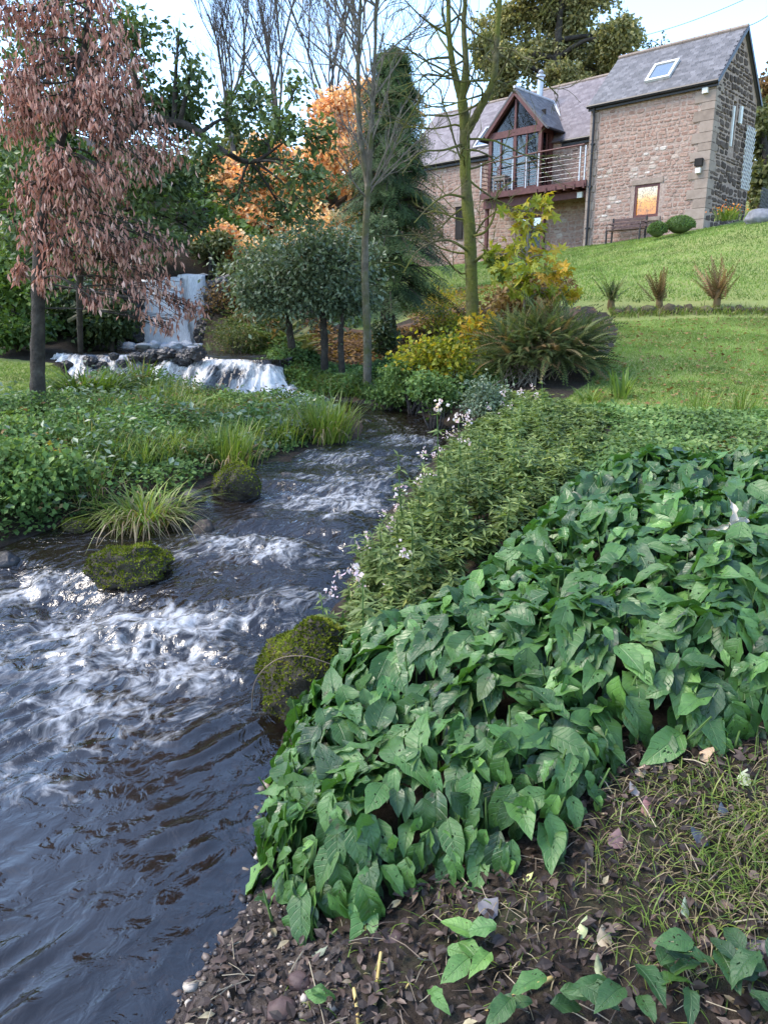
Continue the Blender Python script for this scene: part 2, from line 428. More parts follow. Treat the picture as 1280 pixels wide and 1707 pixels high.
ground_exact = ground_z
GZ2 = GZ.reshape(shp)
def ground_z(x, y):
    """bilinear look-up in the finished ground sheet"""
    x = np.asarray(x, float); y = np.asarray(y, float)
    i = np.clip(np.searchsorted(gx, x) - 1, 0, len(gx) - 2); j = np.clip(np.searchsorted(gy, y) - 1, 0, len(gy) - 2)
    u = np.clip((x - gx[i]) / (gx[i + 1] - gx[i]), 0, 1); v = np.clip((y - gy[j]) / (gy[j + 1] - gy[j]), 0, 1)
    return (GZ2[j, i] * (1 - u) + GZ2[j, i + 1] * u) * (1 - v) + (GZ2[j + 1, i] * (1 - u) + GZ2[j + 1, i + 1] * u) * v

# ------------------------------------------------------------------ stream surface
NT = 225
tt = np.linspace(-.03, 1.03, NT)
P2 = Ls[:, None] * (1 - tt)[None, :, None] + Rs[:, None] * tt[None, :, None]
seg = np.concatenate([[0], np.cumsum(np.hypot(*np.diff(CEN, axis=0).T))]); wid = np.hypot(*(Rs - Ls).T)
Sm = np.repeat(seg[:, None], NT, 1); Tm = tt[None] * wid[:, None] - wid[:, None] * .5
X, Y = P2[..., 0], P2[..., 1]
S, Tn = Sm, Tm
Z = np.repeat(Zs[:, None], NT, 1)
# rock-sill drops and standing waves, placed where the photograph shows broken water: (px, py, len px, width px, foam, lift)
def wp(px, py):
    p = V3(0, 0, 0); z = .2
    for _ in range(8):
        p = atz(px, py, z); z = float(water_z(np.array([p[0]]), np.array([p[1]]))[0])
    return p
FO = [(40,990,70,30,1.1,.03),(190,975,60,22,.7,.03),(100,1050,110,40,.75,.0),(330,1050,110,34,1.15,.05),(210,1060,90,30,.9,.03),(420,915,75,26,1.15,.05),(330,905,70,18,.55,.02),(470,935,50,14,.7,0),
      (90,1120,160,50,.62,.02),(250,1120,120,36,.6,.0),(60,1210,150,44,.55,.0),(200,1190,110,34,.5,0),(20,1290,90,30,.42,0),(330,1140,110,22,.55,.0),(470,1010,45,14,.85,.03),(480,1045,50,12,.6,0),
      (560,835,90,14,.85,.04),(620,815,80,12,.9,.03),(590,850,90,12,.55,0),(520,850,70,12,.5,0),(640,850,60,14,.6,0),(600,760,80,10,.6,.02),(560,770,60,8,.5,.01),(690,735,50,8,.65,.01),(650,720,60,8,.45,.01),(620,700,70,7,.35,.0),(700,770,40,9,.5,.0),(560,905,60,18,.4,0),
      (540,770,40,8,.5,0),(250,925,60,12,.4,0),(600,790,50,10,.45,0),(470,1075,70,12,.4,0),(380,1090,80,18,.6,0)]
for q_ in ((60,1330,120,10,.35),(150,1250,150,8,.4),(260,1230,120,8,.32),(380,1190,70,7,.35),(30,1170,90,10,.5),(480,990,40,8,.5),(530,940,50,7,.5),(520,1000,40,6,.6),(560,870,60,6,.5),(430,850,60,6,.35),(660,785,50,5,.5),(480,830,60,6,.35),(520,800,60,5,.4),(690,715,40,4,.4),(640,740,60,5,.4),(580,735,50,4,.35),(720,745,30,5,.5),(300,930,50,8,.35)): FO.append(q_ + (0,))
foam = np.zeros_like(X); lift = np.zeros_like(X)
for (px, py, lx, ly, fo, li) in FO:
    c = wp(px, py); a = max(px2m(lx, c), .08); q = wp(px, py + ly) - c; bb = max(np.hypot(q[0], q[1]), .07)
    g = np.exp(-((X - c[0]) / a) ** 2 - ((Y - c[1]) / bb) ** 2)
    foam += fo * g; lift += li * g
SILLS = [((-30,950),(60,925),(170,975),(280,990),(440,1000),(520,960),.045,.42),((400,880),(470,872),(540,880),(600,900),.06,.26),((440,800),(540,815),(600,825),(680,800),.05,.26),((470,757),(560,755),(620,752),(700,750),.03,.24)]
for s_ in SILLS:
    pts = spline(np.array([wp(*q)[:2] for q in s_[:-2]]), 24); hgt, wd = s_[-2:]
    dm = np.full(X.shape, 1e9); sg = np.zeros_like(X)
    for k in range(23):
        a = pts[k]; e = pts[k + 1] - a; L = e @ e; t = np.clip(((X - a[0]) * e[0] + (Y - a[1]) * e[1]) / L, 0, 1)
        dd = np.hypot(X - a[0] - t * e[0], Y - a[1] - t * e[1]); m_ = dd < dm; dm[m_] = dd[m_]
        sg[m_] = ((Y - a[1]) * e[0] - (X - a[0]) * e[1])[m_] / math.sqrt(L)
    up = np.exp(-(np.where(sg > 0, sg / (wd * 1.6), sg / (wd * .45))) ** 2) * (dm < wd * 4) * np.exp(-np.maximum(0, dm - np.abs(sg)) ** 2 / .02)
    dn = np.exp(-((sg + wd * .9) / (wd * .5)) ** 2) * np.exp(-np.maximum(0, dm - np.abs(sg)) ** 2 / .02)
    brk = .75 + .45 * fbm(X * 3, Y * 3, 1, 2)
    lift += hgt * up * brk - hgt * .7 * dn * brk
rough_w = np.clip(.25 + foam * .9, 0, 1.25)
wx = X + .25 * fbm(X * 1.3, Y * 1.3, 4, 2); wy = Y + .25 * fbm(X * 1.3 + 9, Y * 1.3, 8, 2)
turb = fbm(X * 3.6, Y * 4.4, 0, 5, .55) * .060 + (1 - np.abs(fbm(X * 4 + 1.5 * fbm(X, Y, 2, 2), Y * 5.0, 2, 4)) * 2.4) * .028
rip = fbm(wx * 7, wy * 7, 3, 4) * .016
# long diagonal ripples on the smooth near glide
glide = smooth(3.9, 2.9, Y + .5 * X + .3) * (1 - .0 * X)
ph = (X * .76 - Y * .65) * 40.0 + 7.0 * fbm(X * 1.3, Y * 1.3, 6, 3)
dia = (np.sin(ph) * .5 + .5) ** 1.8 * .019 * (.12 + .88 * smooth(-.15, .4, fbm(X * 2.4 + Y * 1.2, Y * 1.6 - X * 1.2, 11, 3))) * glide
edgefade = smooth(0, .22, np.minimum(tt, 1 - tt)[None] * wid[:, None])
Z = Z + (lift + turb * rough_w * (1 - .6 * glide) + rip * (.5 + .5 * rough_w) * (1 - .5 * glide) + dia) * edgefade
fs = np.clip(foam, 0, 1.2) * edgefade + np.clip(turb * 4, -.15, .25) * smooth(.1, .6, foam)
m, nt, out = newmat('stream_water'); n = N(nt)
uv = n('UVMap', uv_map='flow').outputs[0]
dist = n('VectorMath', {0: uv, 1: n('Combine' + 'XYZ', {0: n.math('MULTIPLY', n.math('SUBTRACT', n.noise(1.7, 3, .5, uv), .5), .55), 1: n.math('MULTIPLY', n.math('SUBTRACT', n.noise(2.3, 3, .5, uv), .5), .35)}).outputs[0]}, operation='ADD').outputs[0]
stretch = n('Mapping', {0: dist, 'Scale': (3.0, 3.9, 1)}).outputs[0]
fn = n.noise(2.2, 6, .6, stretch, .25)
fine = n.noise(4.6, 8, .64, stretch, .25)
big = n.noise(1.0, 3, .5, stretch, .4)
ridge = n.math('SUBTRACT', 1.0, n.math('MULTIPLY', n.math('ABSOLUTE', n.math('SUBTRACT', fn, .5)), 7.0), True)
fa = n.attr('foam')
fm = n.math('ADD', n.math('MULTIPLY', fa, .37), n.math('ADD', n.math('MULTIPLY', n.math('SUBTRACT', fine, .5), 1.05), n.math('ADD', n.math('MULTIPLY', n.math('SUBTRACT', ridge, .5), .30), n.math('MULTIPLY', n.math('SUBTRACT', big, .5), .9))))
foamf = n.ramp(fm, [(.22, 0), (.38, .14), (.60, .52), (.90, .94)]).outputs[0]
foamf = n.math('MULTIPLY', foamf, n.ramp(fa, [(.03, 0), (.25, 1)]).outputs[0])
dep = n.attr('depth')
clear = n('BsdfTransparent', {'Color': (.42, .32, .22, 1)})
murk = n('BsdfPrincipled', {'Base Color': (.016, .012, .009, 1), 'Roughness': .6, 'Specular IOR Level': 0})
body = n('MixShader', {0: n.ramp(dep, [(.0, .25), (.25, .75), (.6, 1)]).outputs[0], 1: clear.outputs[0], 2: murk.outputs[0]})
bh = n.math('ADD', n.math('MULTIPLY', n.noise(3.2, 4, .5, stretch, .5), .8), n.math('MULTIPLY', n.noise(14, 2, .5, uv), .12))
bh = n.math('MULTIPLY', bh, n.math('SUBTRACT', 1.0, n.math('MULTIPLY', n.attr('calm'), .7)))
nb = n.bump(bh, .6, .07)
gl = n('BsdfGlossy', {'Color': (1, 1, 1, 1), 'Roughness': .04, 'Normal': nb})
fr = n('Fresnel', {'IOR': 1.56, 'Normal': nb})
wat = n('MixShader', {0: fr.outputs[0], 1: body.outputs[0], 2: gl.outputs[0]})
fo_b = n('BsdfPrincipled', {'Base Color': n.ramp(n.math('ADD', n.math('MULTIPLY', fine, .6), n.math('MULTIPLY', big, .4)), [(.35, (.36, .34, .30)), (.6, (.55, .555, .56))]).outputs[0], 'Roughness': .5, 'Specular IOR Level': .4, 'Normal': n.bump(fine, .35, .03)})
fin = n('MixShader', {0: foamf, 1: wat.outputs[0], 2: fo_b.outputs[0]})
nt.links.new(fin.outputs[0], out.inputs['Surface']); WATER = m
ii = np.arange(NS - 1)[:, None] * NT + np.arange(NT - 1)[None]
wf = np.stack([ii, ii + 1, ii + NT + 1, ii + NT], -1).reshape(-1, 4)
mb = MB().add(np.stack([X, Y, Z], -1).reshape(-1, 3), wf)
stream = put('stream', mb, WATER, sm=True, kind='structure', label='dark peaty stream with white rapids running down from the cascade')
def add_attr(o, nm, a):
    at = o.data.attributes.new(nm, 'FLOAT', 'POINT'); at.data.foreach_set('value', np.asarray(a, np.float32).ravel())
add_attr(stream, 'foam', fs); add_attr(stream, 'calm', glide)
bed = ground_z(X.ravel(), Y.ravel()).reshape(X.shape); add_attr(stream, 'depth', np.clip(Z - bed, 0, 1))
ul = stream.data.uv_layers.new(name='flow'); li_ = np.zeros(len(stream.data.loops), np.int32); stream.data.loops.foreach_get('vertex_index', li_)
ul.data.foreach_set('uv', np.stack([S.ravel(), Tn.ravel()], -1)[li_].astype(np.float32).ravel())
# ------------------------------------------------------------------ stone house on the slope
HO = V3(11.93, 30.0, 0); HU = unit(V3(.725, -.688, 0)); HV = V3(-HU[1], HU[0], 0); HZ = V3(0, 0, 1)
HAX = np.array([HU, HV, HZ])
def W(u, v, z): return HO + HU * u + HV * v + HZ * z
def hbox(mb, u0, u1, v0, v1, z0, z1, var=.5, mi=0):
    return mb.box(W((u0 + u1) / 2, (v0 + v1) / 2, (z0 + z1) / 2), (abs(u1 - u0) / 2, abs(v1 - v0) / 2, abs(z1 - z0) / 2), HAX, var, mi)
def onv(px, py, v):
    d = ray(px, py); t = ((W(0, v, 0) - C0) @ HV) / (d @ HV); P = C0 + d * t; q = P - HO
    return q @ HU, P[2]

m, nt, out = newmat('rubble_stone'); n = N(nt)
c = n.ramp(n.attr('var'), [(0, (.10, .07, .058)), (.25, (.24, .15, .117)), (.5, (.31, .20, .158)), (.75, (.365, .26, .21)), (.9, (.42, .36, .31)), (1, (.62, .59, .55))]).outputs[0]
c = n.mix(.55, c, n.ramp(n.noise(5, 6, .65), [(.3, (.55, .5, .48)), (.7, (1.35, 1.3, 1.25))]).outputs[0], 'MULTIPLY')
c = n.mix(n.ramp(n.noise(2.2, 5), [(.56, 0), (.72, .5)]).outputs[0], c, (.19, .155, .135))
c = n.mix(n.ramp(n.noise(3.1, 6, .6), [(.5, 0), (.66, .55)]).outputs[0], c, (.38, .28, .23))
b = n('BsdfPrincipled', {'Base Color': c, 'Roughness': .9, 'Specular IOR Level': .15, 'Normal': n.bump(n.noise(22, 8, .7), .7, .03)})
nt.links.new(b.outputs[0], out.inputs['Surface']); STONE = m
MORTAR = surf('lime_mortar', [(.3, (.24, .172, .14)), (.55, (.34, .255, .21)), (.75, (.43, .35, .30))], 9, .95, .8, .03)
DRESSED = surf('dressed_sandstone', [(.3, (.19, .145, .115)), (.55, (.27, .21, .17)), (.8, (.34, .28, .235))], 4, .9, .4, .02, usevar=.35)
GABLE = surf('shade_darkened_stone', [(.15, (.04, .028, .022)), (.45, (.085, .060, .047)), (.7, (.14, .10, .08)), (.95, (.26, .22, .19))], 6, .92, .8, .03, usevar=.55)  # shade of the gable end put into a darker stone colour
m, nt, out = newmat('roof_slate'); n = N(nt)
c = n.ramp(n.attr('var'), [(0, (.07, .068, .069)), (.5, (.105, .10, .102)), (1, (.15, .143, .145))]).outputs[0]
c = n.mix(.6, c, n.ramp(n.noise(3.5, 6), [(.3, (.7, .7, .7)), (.7, (1.25, 1.25, 1.25))]).outputs[0], 'MULTIPLY')
b = n('BsdfPrincipled', {'Base Color': c, 'Roughness': .55, 'Specular IOR Level': .4, 'Normal': n.bump(n.noise(30, 5), .3, .01)})
nt.links.new(b.outputs[0], out.inputs['Surface']); SLATE = m
TIMBER = surf('stained_timber', [(.3, (.075, .028, .026)), (.6, (.115, .045, .040)), (.85, (.16, .07, .06))], 8, .55, .2, .01)
BLACKP = surf('black_gutter_paint', [(.3, (.012, .012, .014)), (.8, (.03, .03, .033))], 10, .4, .1, .01)
GREYM = surf('galvanised_steel', [(.3, (.35, .35, .36)), (.8, (.55, .55, .56))], 12, .4, .1, .01, metal=.7)
PALE = surf('pale_painted_metal', [(.3, (.55, .54, .5)), (.8, (.72, .70, .66))], 8, .5, .1, .01)
LEAD = surf('lead_flashing', [(.3, (.45, .45, .47)), (.8, (.65, .65, .67))], 6, .5, .2, .01)
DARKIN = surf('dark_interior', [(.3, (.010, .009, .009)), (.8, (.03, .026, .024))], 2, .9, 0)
CURTAIN = surf('pale_curtain', [(.3, (.26, .24, .21)), (.8, (.40, .37, .33))], 6, .9, .2, .02)
m, nt, out = newmat('window_glass'); n = N(nt)
g = n('MixShader', {0: n('Fresnel', {'IOR': 1.45}).outputs[0], 1: n('BsdfTransparent', {'Color': (.85, .88, .88, 1)}).outputs[0], 2: n('BsdfGlossy', {'Color': (.95, .97, 1, 1), 'Roughness': .02}).outputs[0]})
nt.links.new(g.outputs[0], out.inputs['Surface']); GLASS = m
m, nt, out = newmat('skylight_glass'); n = N(nt)
g = n('BsdfPrincipled', {'Base Color': (.10, .12, .14, 1), 'Roughness': .03, 'Specular IOR Level': 1.0, 'Coat Weight': 1.0, 'Coat IOR': 2.2})
nt.links.new(g.outputs[0], out.inputs['Surface']); SKYGLASS = m
m, nt, out = newmat('painted_reflection_pane'); n = N(nt)
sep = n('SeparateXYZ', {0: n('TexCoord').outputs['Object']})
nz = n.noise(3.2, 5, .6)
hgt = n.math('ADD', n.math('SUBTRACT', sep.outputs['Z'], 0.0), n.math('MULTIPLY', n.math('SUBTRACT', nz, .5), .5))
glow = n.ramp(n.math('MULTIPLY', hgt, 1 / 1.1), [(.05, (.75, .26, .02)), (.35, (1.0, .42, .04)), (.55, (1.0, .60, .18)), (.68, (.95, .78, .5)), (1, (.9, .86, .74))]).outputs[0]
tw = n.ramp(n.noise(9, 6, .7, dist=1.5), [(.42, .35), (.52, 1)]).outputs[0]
em = n('Emission', {'Color': n.mix(1.0, glow, tw, 'MULTIPLY'), 'Strength': .30})  # emission stands in for a warm reflection with branches, painted onto the pane
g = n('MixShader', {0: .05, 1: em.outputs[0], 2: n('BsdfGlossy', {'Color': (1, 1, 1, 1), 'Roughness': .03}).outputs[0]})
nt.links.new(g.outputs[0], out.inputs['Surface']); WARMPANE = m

house = thing('stone_house', 'long rubble-stone house with slate roofs, glazed balcony bay and tall end block', 'house', W(0, 0, 4.6))
TE, TR, TB = 10.33, 12.38, 3.2          # tower eaves, ridge, foundation
TW_, TD = 4.9, 4.2
# tower shell with window opening u -2.82..-1.80, z 5.85..7.07
mb = MB()
w0, w1, zb, zt = -2.82, -1.80, 5.85, 7.07
for (a, b_, c0, d0) in ((-TW_, w0, TB, TE), (w1, 0, TB, TE), (w0, w1, TB, zb), (w0, w1, zt, TE)):
    hbox(mb, a, b_, 0, .45, c0, d0)
hbox(mb, -TW_, 0, TD - .4, TD, TB, TE); hbox(mb, -TW_, -TW_ + .4, .45, TD - .4, TB, TE)
# gable wall with slit window v 1.80..2.12, z 8.35..9.95
for (a, b_, c0, d0) in ((.45, 1.80, TB, TE), (2.12, TD - .4, TB, TE), (1.80, 2.12, TB, 8.35), (1.80, 2.12, 9.95, TE)):
    hbox(mb, -.4, 0, a, b_, c0, d0)
for uu in (-.4, -TW_):
    q = [W(uu + du, v_, z_) for du in (0, .4) for (v_, z_) in ((0, TE), (TD, TE), (TD / 2, TR - .02))]
    mb.add(q, [[0, 1, 2], [3, 5, 4]]); mb.add(q, [[0, 2, 5, 3], [1, 4, 5, 2], [0, 3, 4, 1]])
tower_wall = put('wall', mb, MORTAR, house, label='tall pinkish rubble wall of the end block')
mb = MB(); hbox(mb, -16.6, -TW_, 1.5, 1.95, 2.4, 9.6); hbox(mb, -16.6, -TW_, 6.9, 7.3, 2.4, 9.6); hbox(mb, -16.6, -16.2, 1.95, 6.9, 2.4, 9.6)
q = [W(-16.6 + du, v_, z_) for du in (0, .4) for (v_, z_) in ((1.5, 9.6), (7.3, 9.6), (4.4, 12.55))]
mb.add(q, [[0, 1, 2], [3, 5, 4]]); mb.add(q, [[0, 2, 5, 3], [1, 4, 5, 2]])
main_wall = put('wall', mb, MORTAR, house, label='long lower rubble wall under the balcony')

def stone_shape(a0, a1, b0, b1, proud, place, var, mb, k=8):
    ca, cb, ha, hb = (a0 + a1) / 2, (b0 + b1) / 2, (a1 - a0) / 2, (b1 - b0) / 2
    ang = np.linspace(0, 2 * np.pi, k, endpoint=False) + .39 + rng.normal(size=k) * .10
    e = .55; cx = np.sign(np.cos(ang)) * np.abs(np.cos(ang)) ** e; cy = np.sign(np.sin(ang)) * np.abs(np.sin(ang)) ** e
    jj = 1 + rng.normal(size=k) * .13
    o2 = np.stack([ca + cx * ha * jj, cb + cy * hb * jj], -1); i2 = np.stack([ca + cx * ha * jj * .78, cb + cy * hb * jj * .70], -1)
    v = [place(p[0], p[1], -.01) for p in o2] + [place(p[0], p[1], proud * rng.uniform(.75, 1.25)) for p in i2]
    f4 = [[i, (i + 1) % k, k + (i + 1) % k, k + i] for i in range(k)]
    mb.add(v, f4, var); mb.f[3].append(np.array([[k, k + i, k + i + 1] for i in range(1, k - 1)]) + mb.n - 2 * k); mb.mi[3].append(np.zeros(k - 2, np.int32))
def rubble(a0, a1, b0, b1, hole=None, hr=(.09, .21), wr=(.15, .42)):
    res = []; z = b0
    while z < b1 - .06:
        h = min(rng.uniform(*hr), b1 - z); a = a0
        while a < a1 - .05:
            w = min(rng.uniform(*wr) * (1 if h > .17 else .8), a1 - a)
            if a1 - a - w < .12: w = a1 - a
            dz = .07 * float(vnoise(np.array([a * 1.1]), np.array([z * 2.0]))[0])
            g = .012
            rects = [(a + g, a + w - g, z + g + dz, z + h - g + dz)]
            if h > .2 and rng.random() < .3:
                zz = z + h * rng.uniform(.4, .6) + dz; rects = [(a + g, a + w - g, z + g + dz, zz - g), (a + g, a + w - g, zz + g, z + h - g + dz)]
            for r in rects:
                if hole and r[1] > hole[0] and r[0] < hole[1] and r[3] > hole[2] and r[2] < hole[3]:
                    if r[0] < hole[0] - .12: r = (r[0], hole[0] - .01, r[2], r[3])
                    elif r[1] > hole[1] + .12: r = (hole[1] + .01, r[1], r[2], r[3])
                    else: continue
                res.append(r)
            a += w
        z += h
    return res
front = lambda a, b, n_: W(a, -n_, b)
side = lambda a, b, n_: W(n_, a, b)
mainf = lambda a, b, n_: W(a, 1.5 - n_, b)
# window surround hole a little larger: dressed margins sit there
R1 = rubble(-TW_ + .38, -.55, 4.55, TE - .12, (w0 - .12, w1 + .12, zb - .16, zt + .2))
rng.shuffle(R1)
R1 = sorted([tuple(r) for r in R1], key=lambda r: -(r[1] - r[0]) * (r[3] - r[2]))
def limewash(a, b):      # patches of old whitewash
    s = 0
    for (px, py, rr) in ((1085, 272, .55), (1060, 285, .4), (1003, 255, .22), (1003, 290, .35), (1015, 335, .3), (1000, 370, .3)):
        u_, z_ = onv(px, py, 0); s = max(s, math.exp(-((a - u_) ** 2 + (b - z_) ** 2 * 2.2) / rr ** 2))
    return s
rest = MB(); small = []
for i, r in enumerate(R1):
    a_, b_ = (r[0] + r[1]) / 2, (r[2] + r[3]) / 2
    var = float(np.clip(rng.normal(.52, .11), .05, .86)); lw = limewash(a_, b_)
    if rng.random() < lw * .75: var = rng.uniform(.86, .98)
    if i < 290:
        s1 = MB(); stone_shape(*r, rng.uniform(.006, .022), front, var, s1); put('stone', s1, STONE, tower_wall)
    else: stone_shape(*r, rng.uniform(.006, .02), front, var, rest)
# gable stones (dark) and main-wall stones
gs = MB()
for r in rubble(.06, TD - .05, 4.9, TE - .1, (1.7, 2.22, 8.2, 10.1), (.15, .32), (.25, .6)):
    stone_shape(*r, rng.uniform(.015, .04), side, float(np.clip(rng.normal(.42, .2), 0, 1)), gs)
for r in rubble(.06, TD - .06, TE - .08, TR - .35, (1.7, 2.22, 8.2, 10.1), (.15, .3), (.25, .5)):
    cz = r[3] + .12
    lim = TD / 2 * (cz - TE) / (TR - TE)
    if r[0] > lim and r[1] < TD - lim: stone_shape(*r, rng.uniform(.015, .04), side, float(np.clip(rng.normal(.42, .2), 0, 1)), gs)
put('gable_stones', gs, GABLE, tower_wall, kind='stuff', label='dark gable stones with the shade put into their colour')
for r in rubble(-15.6, -TW_ - .1, 3.4, 9.5, (-9.05, -7.7, 3, 6.7), (.10, .22), (.16, .44)):
    if r[2] > 7.3 and -10.3 < r[0] < -7.7: continue
    stone_shape(*r, rng.uniform(.006, .022), mainf, float(np.clip(rng.normal(.52, .16), .02, .86)) if rng.random() > .04 else .92, rest)
put('rubble_stones', rest, STONE, main_wall, kind='stuff')
# quoins
z = 4.5; k = 0
while z < TE - .1:
    h = rng.uniform(.26, .40); h = min(h, TE - .06 - z)
    if h < .1: break
    ww = .72 if k % 2 else .46
    s1 = MB(); hbox(s1, -ww, .03, -.045, .40 if k % 2 else .6, z + .008, z + h - .008, rng.uniform(.2, .9)); put('quoin', s1, DRESSED, tower_wall)
    s1 = MB(); hbox(s1, -TW_ - .03, -TW_ + (.34 if k % 2 else .26), -.045, .4, z + .008, z + h - .008, rng.uniform(.5, 1)); put('quoin', s1, DRESSED, tower_wall)
    z += h; k += 1
# dressed margins of the window
for (a, b_, c0, d0) in ((w0 - .12, w1 + .12, zt, zt + .2), (w0 - .12, w1 + .12, zb - .15, zb)):
    s1 = MB(); hbox(s1, a, b_, -.03 if c0 > zb else -.07, .2, c0 + .006, d0 - .006); put('lintel' if c0 > zb else 'sill', s1, DRESSED, tower_wall)
# tower window
win = put('window', (lambda q: [hbox(q, w0, w0 + .10, .02, .12, zb, zt), hbox(q, w1 - .10, w1, .02, .12, zb, zt), hbox(q, w0 + .10, w1 - .10, .02, .12, zt - .10, zt), hbox(q, w0 + .10, w1 - .10, .02, .12, zb, zb + .11)] and q)(MB()), TIMBER, house, label='purple-brown framed window with an orange reflection painted as glow')
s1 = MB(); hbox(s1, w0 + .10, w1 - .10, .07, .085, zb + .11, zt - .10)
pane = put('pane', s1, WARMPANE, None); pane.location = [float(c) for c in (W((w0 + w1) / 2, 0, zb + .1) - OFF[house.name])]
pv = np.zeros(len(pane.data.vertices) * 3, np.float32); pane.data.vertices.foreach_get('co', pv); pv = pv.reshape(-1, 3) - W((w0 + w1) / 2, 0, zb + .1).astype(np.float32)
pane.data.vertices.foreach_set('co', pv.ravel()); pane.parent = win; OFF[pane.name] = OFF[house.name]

def roof(name, e0, e1, r0, r1, th=.06, expo=.145, sw=.21, mat=SLATE):
    """slate roof plane between the eaves line e0-e1 and the ridge line r0-r1"""
    e0, e1, r0, r1 = map(np.asarray, (e0, e1, r0, r1)); up = unit((r0 - e0 + r1 - e1) / 2); al = unit(e1 - e0); nn = unit(np.cross(al, up))
    if nn[2] < 0: nn = -nn
    d = MB(); q = [p + nn * t for t in (-th, 0) for p in (e0, e1, r1, r0)]
    d.add(q, [[0, 1, 2, 3], [4, 5, 6, 7], [0, 1, 5, 4], [1, 2, 6, 5], [2, 3, 7, 6], [3, 0, 4, 7]], .3)
    o = put(name, d, mat, house)
    s_ = MB(); H = max(np.linalg.norm(r0 - e0), np.linalg.norm(r1 - e1)); rows = int(H / expo)
    bx = np.array([[i, j, k] for i in (-.5, .5) for j in (0, 1.0) for k in (0, 1.0)], float) * [sw * .97, expo * 1.25, .014]
    bf = np.array([[0, 1, 3, 2], [4, 6, 7, 5], [0, 4, 5, 1], [2, 3, 7, 6], [0, 2, 6, 4], [1, 5, 7, 3]])
    P = []; Wd = []
    for i in range(rows):
        f = i * expo / H; a = e0 + (r0 - e0) * f - up * .03; b_ = e1 + (r1 - e1) * f - up * .03; L = np.linalg.norm(b_ - a); x = (.5 if i % 2 else 0) * sw + rng.uniform(-.03, .03)
        while x < L:
            P.append(a + al * min(max(x, sw * .5), L - sw * .5) + nn * (.003 + rng.uniform(0, .006))); x += sw
    P = np.array(P); n_ = len(P)
    scatter(s_, (bx, bf), P, unit(up + nn * .055 + rng.normal(size=(n_, 3)) * .006), nn, 1.0, rng.uniform(0, 1, n_))
    put('slates', s_, mat, o, kind='stuff'); return o
ov = .18
rt = (TR - TE) / (TD / 2)
roof('tower_roof', W(-TW_ - .1, -ov, TE - ov * rt + .1), W(.12, -ov, TE - ov * rt + .1), W(-TW_ - .1, TD / 2, TR + .08), W(.12, TD / 2, TR + .08))
roof('tower_roof', W(.12, TD + ov, TE - ov * rt + .1), W(-TW_ - .1, TD + ov, TE - ov * rt + .1), W(.12, TD / 2, TR + .08), W(-TW_ - .1, TD / 2, TR + .08))
rm = (12.55 - 9.6) / 2.9
SLATE2 = SLATE.copy(); SLATE2.name = 'purple_slate'
SLATE2.node_tree.nodes
for nd in SLATE2.node_tree.nodes:
    if nd.type == 'VALTORGB' and len(nd.color_ramp.elements) == 3:
        for e_, c_ in zip(nd.color_ramp.elements, ((.105, .085, .09), (.14, .116, .122), (.18, .155, .16))): e_.color = (*c_, 1)
roof('main_roof', W(-16.8, 1.5 - ov, 9.6 - ov * rm + .1), W(-TW_ + .02, 1.5 - ov, 9.6 - ov * rm + .1), W(-16.8, 4.4, 12.63), W(-TW_ + .02, 4.4, 12.63), mat=SLATE2)
roof('main_roof', W(-TW_, 7.3 + ov, 9.6 - ov * rm + .1), W(-16.8, 7.3 + ov, 9.6 - ov * rm + .1), W(-TW_, 4.4, 12.63), W(-16.8, 4.4, 12.63), mat=SLATE2)
# ridge caps, skews, gutters, downpipe
for (u0, u1, v_, z_) in ((-TW_ - .1, .14, TD / 2, TR + .10), (-16.8, -TW_ - .12, 4.4, 12.65)):
    x = u0
    while x < u1 - .05:
        s1 = MB(); e_ = min(x + .45, u1); s1.tube([W(x + .005, v_, z_), W(e_ - .005, v_, z_)], .085, 8); put('ridge_tile', s1, DRESSED, house); x += .45
mb = MB(); gt = [W(-TW_ - .12, -ov - .05, TE - ov * rt + .05), W(.16, -ov - .05, TE - ov * rt + .05)]
mb.tube(gt, .07, 8); hbox(mb, -TW_ - .1, .12, -ov + .03, -ov + .07, TE - ov * rt - .10, TE - ov * rt + .03); put('gutter', mb, BLACKP, house)
for (a, b_) in ((-16.8, -10.75), (-7.05, -TW_ - .02)):
    mb = MB(); mb.tube([W(a, 1.5 - ov - .05, 9.6 - ov * rm + .05), W(b_, 1.5 - ov - .05, 9.6 - ov * rm + .05)], .07, 8); hbox(mb, a, b_, 1.5 - ov + .03, 1.5 - ov + .07, 9.28, 9.45); put('gutter', mb, BLACKP, house)
mb = MB(); mb.tube([W(-TW_ + .17, -.2, TE - .2), W(-TW_ + .17, -.13, TE - .5), W(-TW_ + .17, -.13, 4.7)], .05, 8)
for z_ in (5.6, 7.2, 8.8): hbox(mb, -TW_ + .09, -TW_ + .25, -.17, -.03, z_, z_ + .05)
put('downpipe', mb, BLACKP, house)
# bargeboards / verge on the gable
mb = MB()
for s0 in (0, 1):
    a = W(.13, -ov if s0 == 0 else TD + ov, TE - ov * rt + .05); b_ = W(.13, TD / 2, TR + .05); ax = unit(b_ - a); L = np.linalg.norm(b_ - a) / 2
    mb.box((a + b_) / 2, (.025, L, .06), np.array([HU, ax, np.cross(HU, ax)]))
put('verge', mb, BLACKP, house)
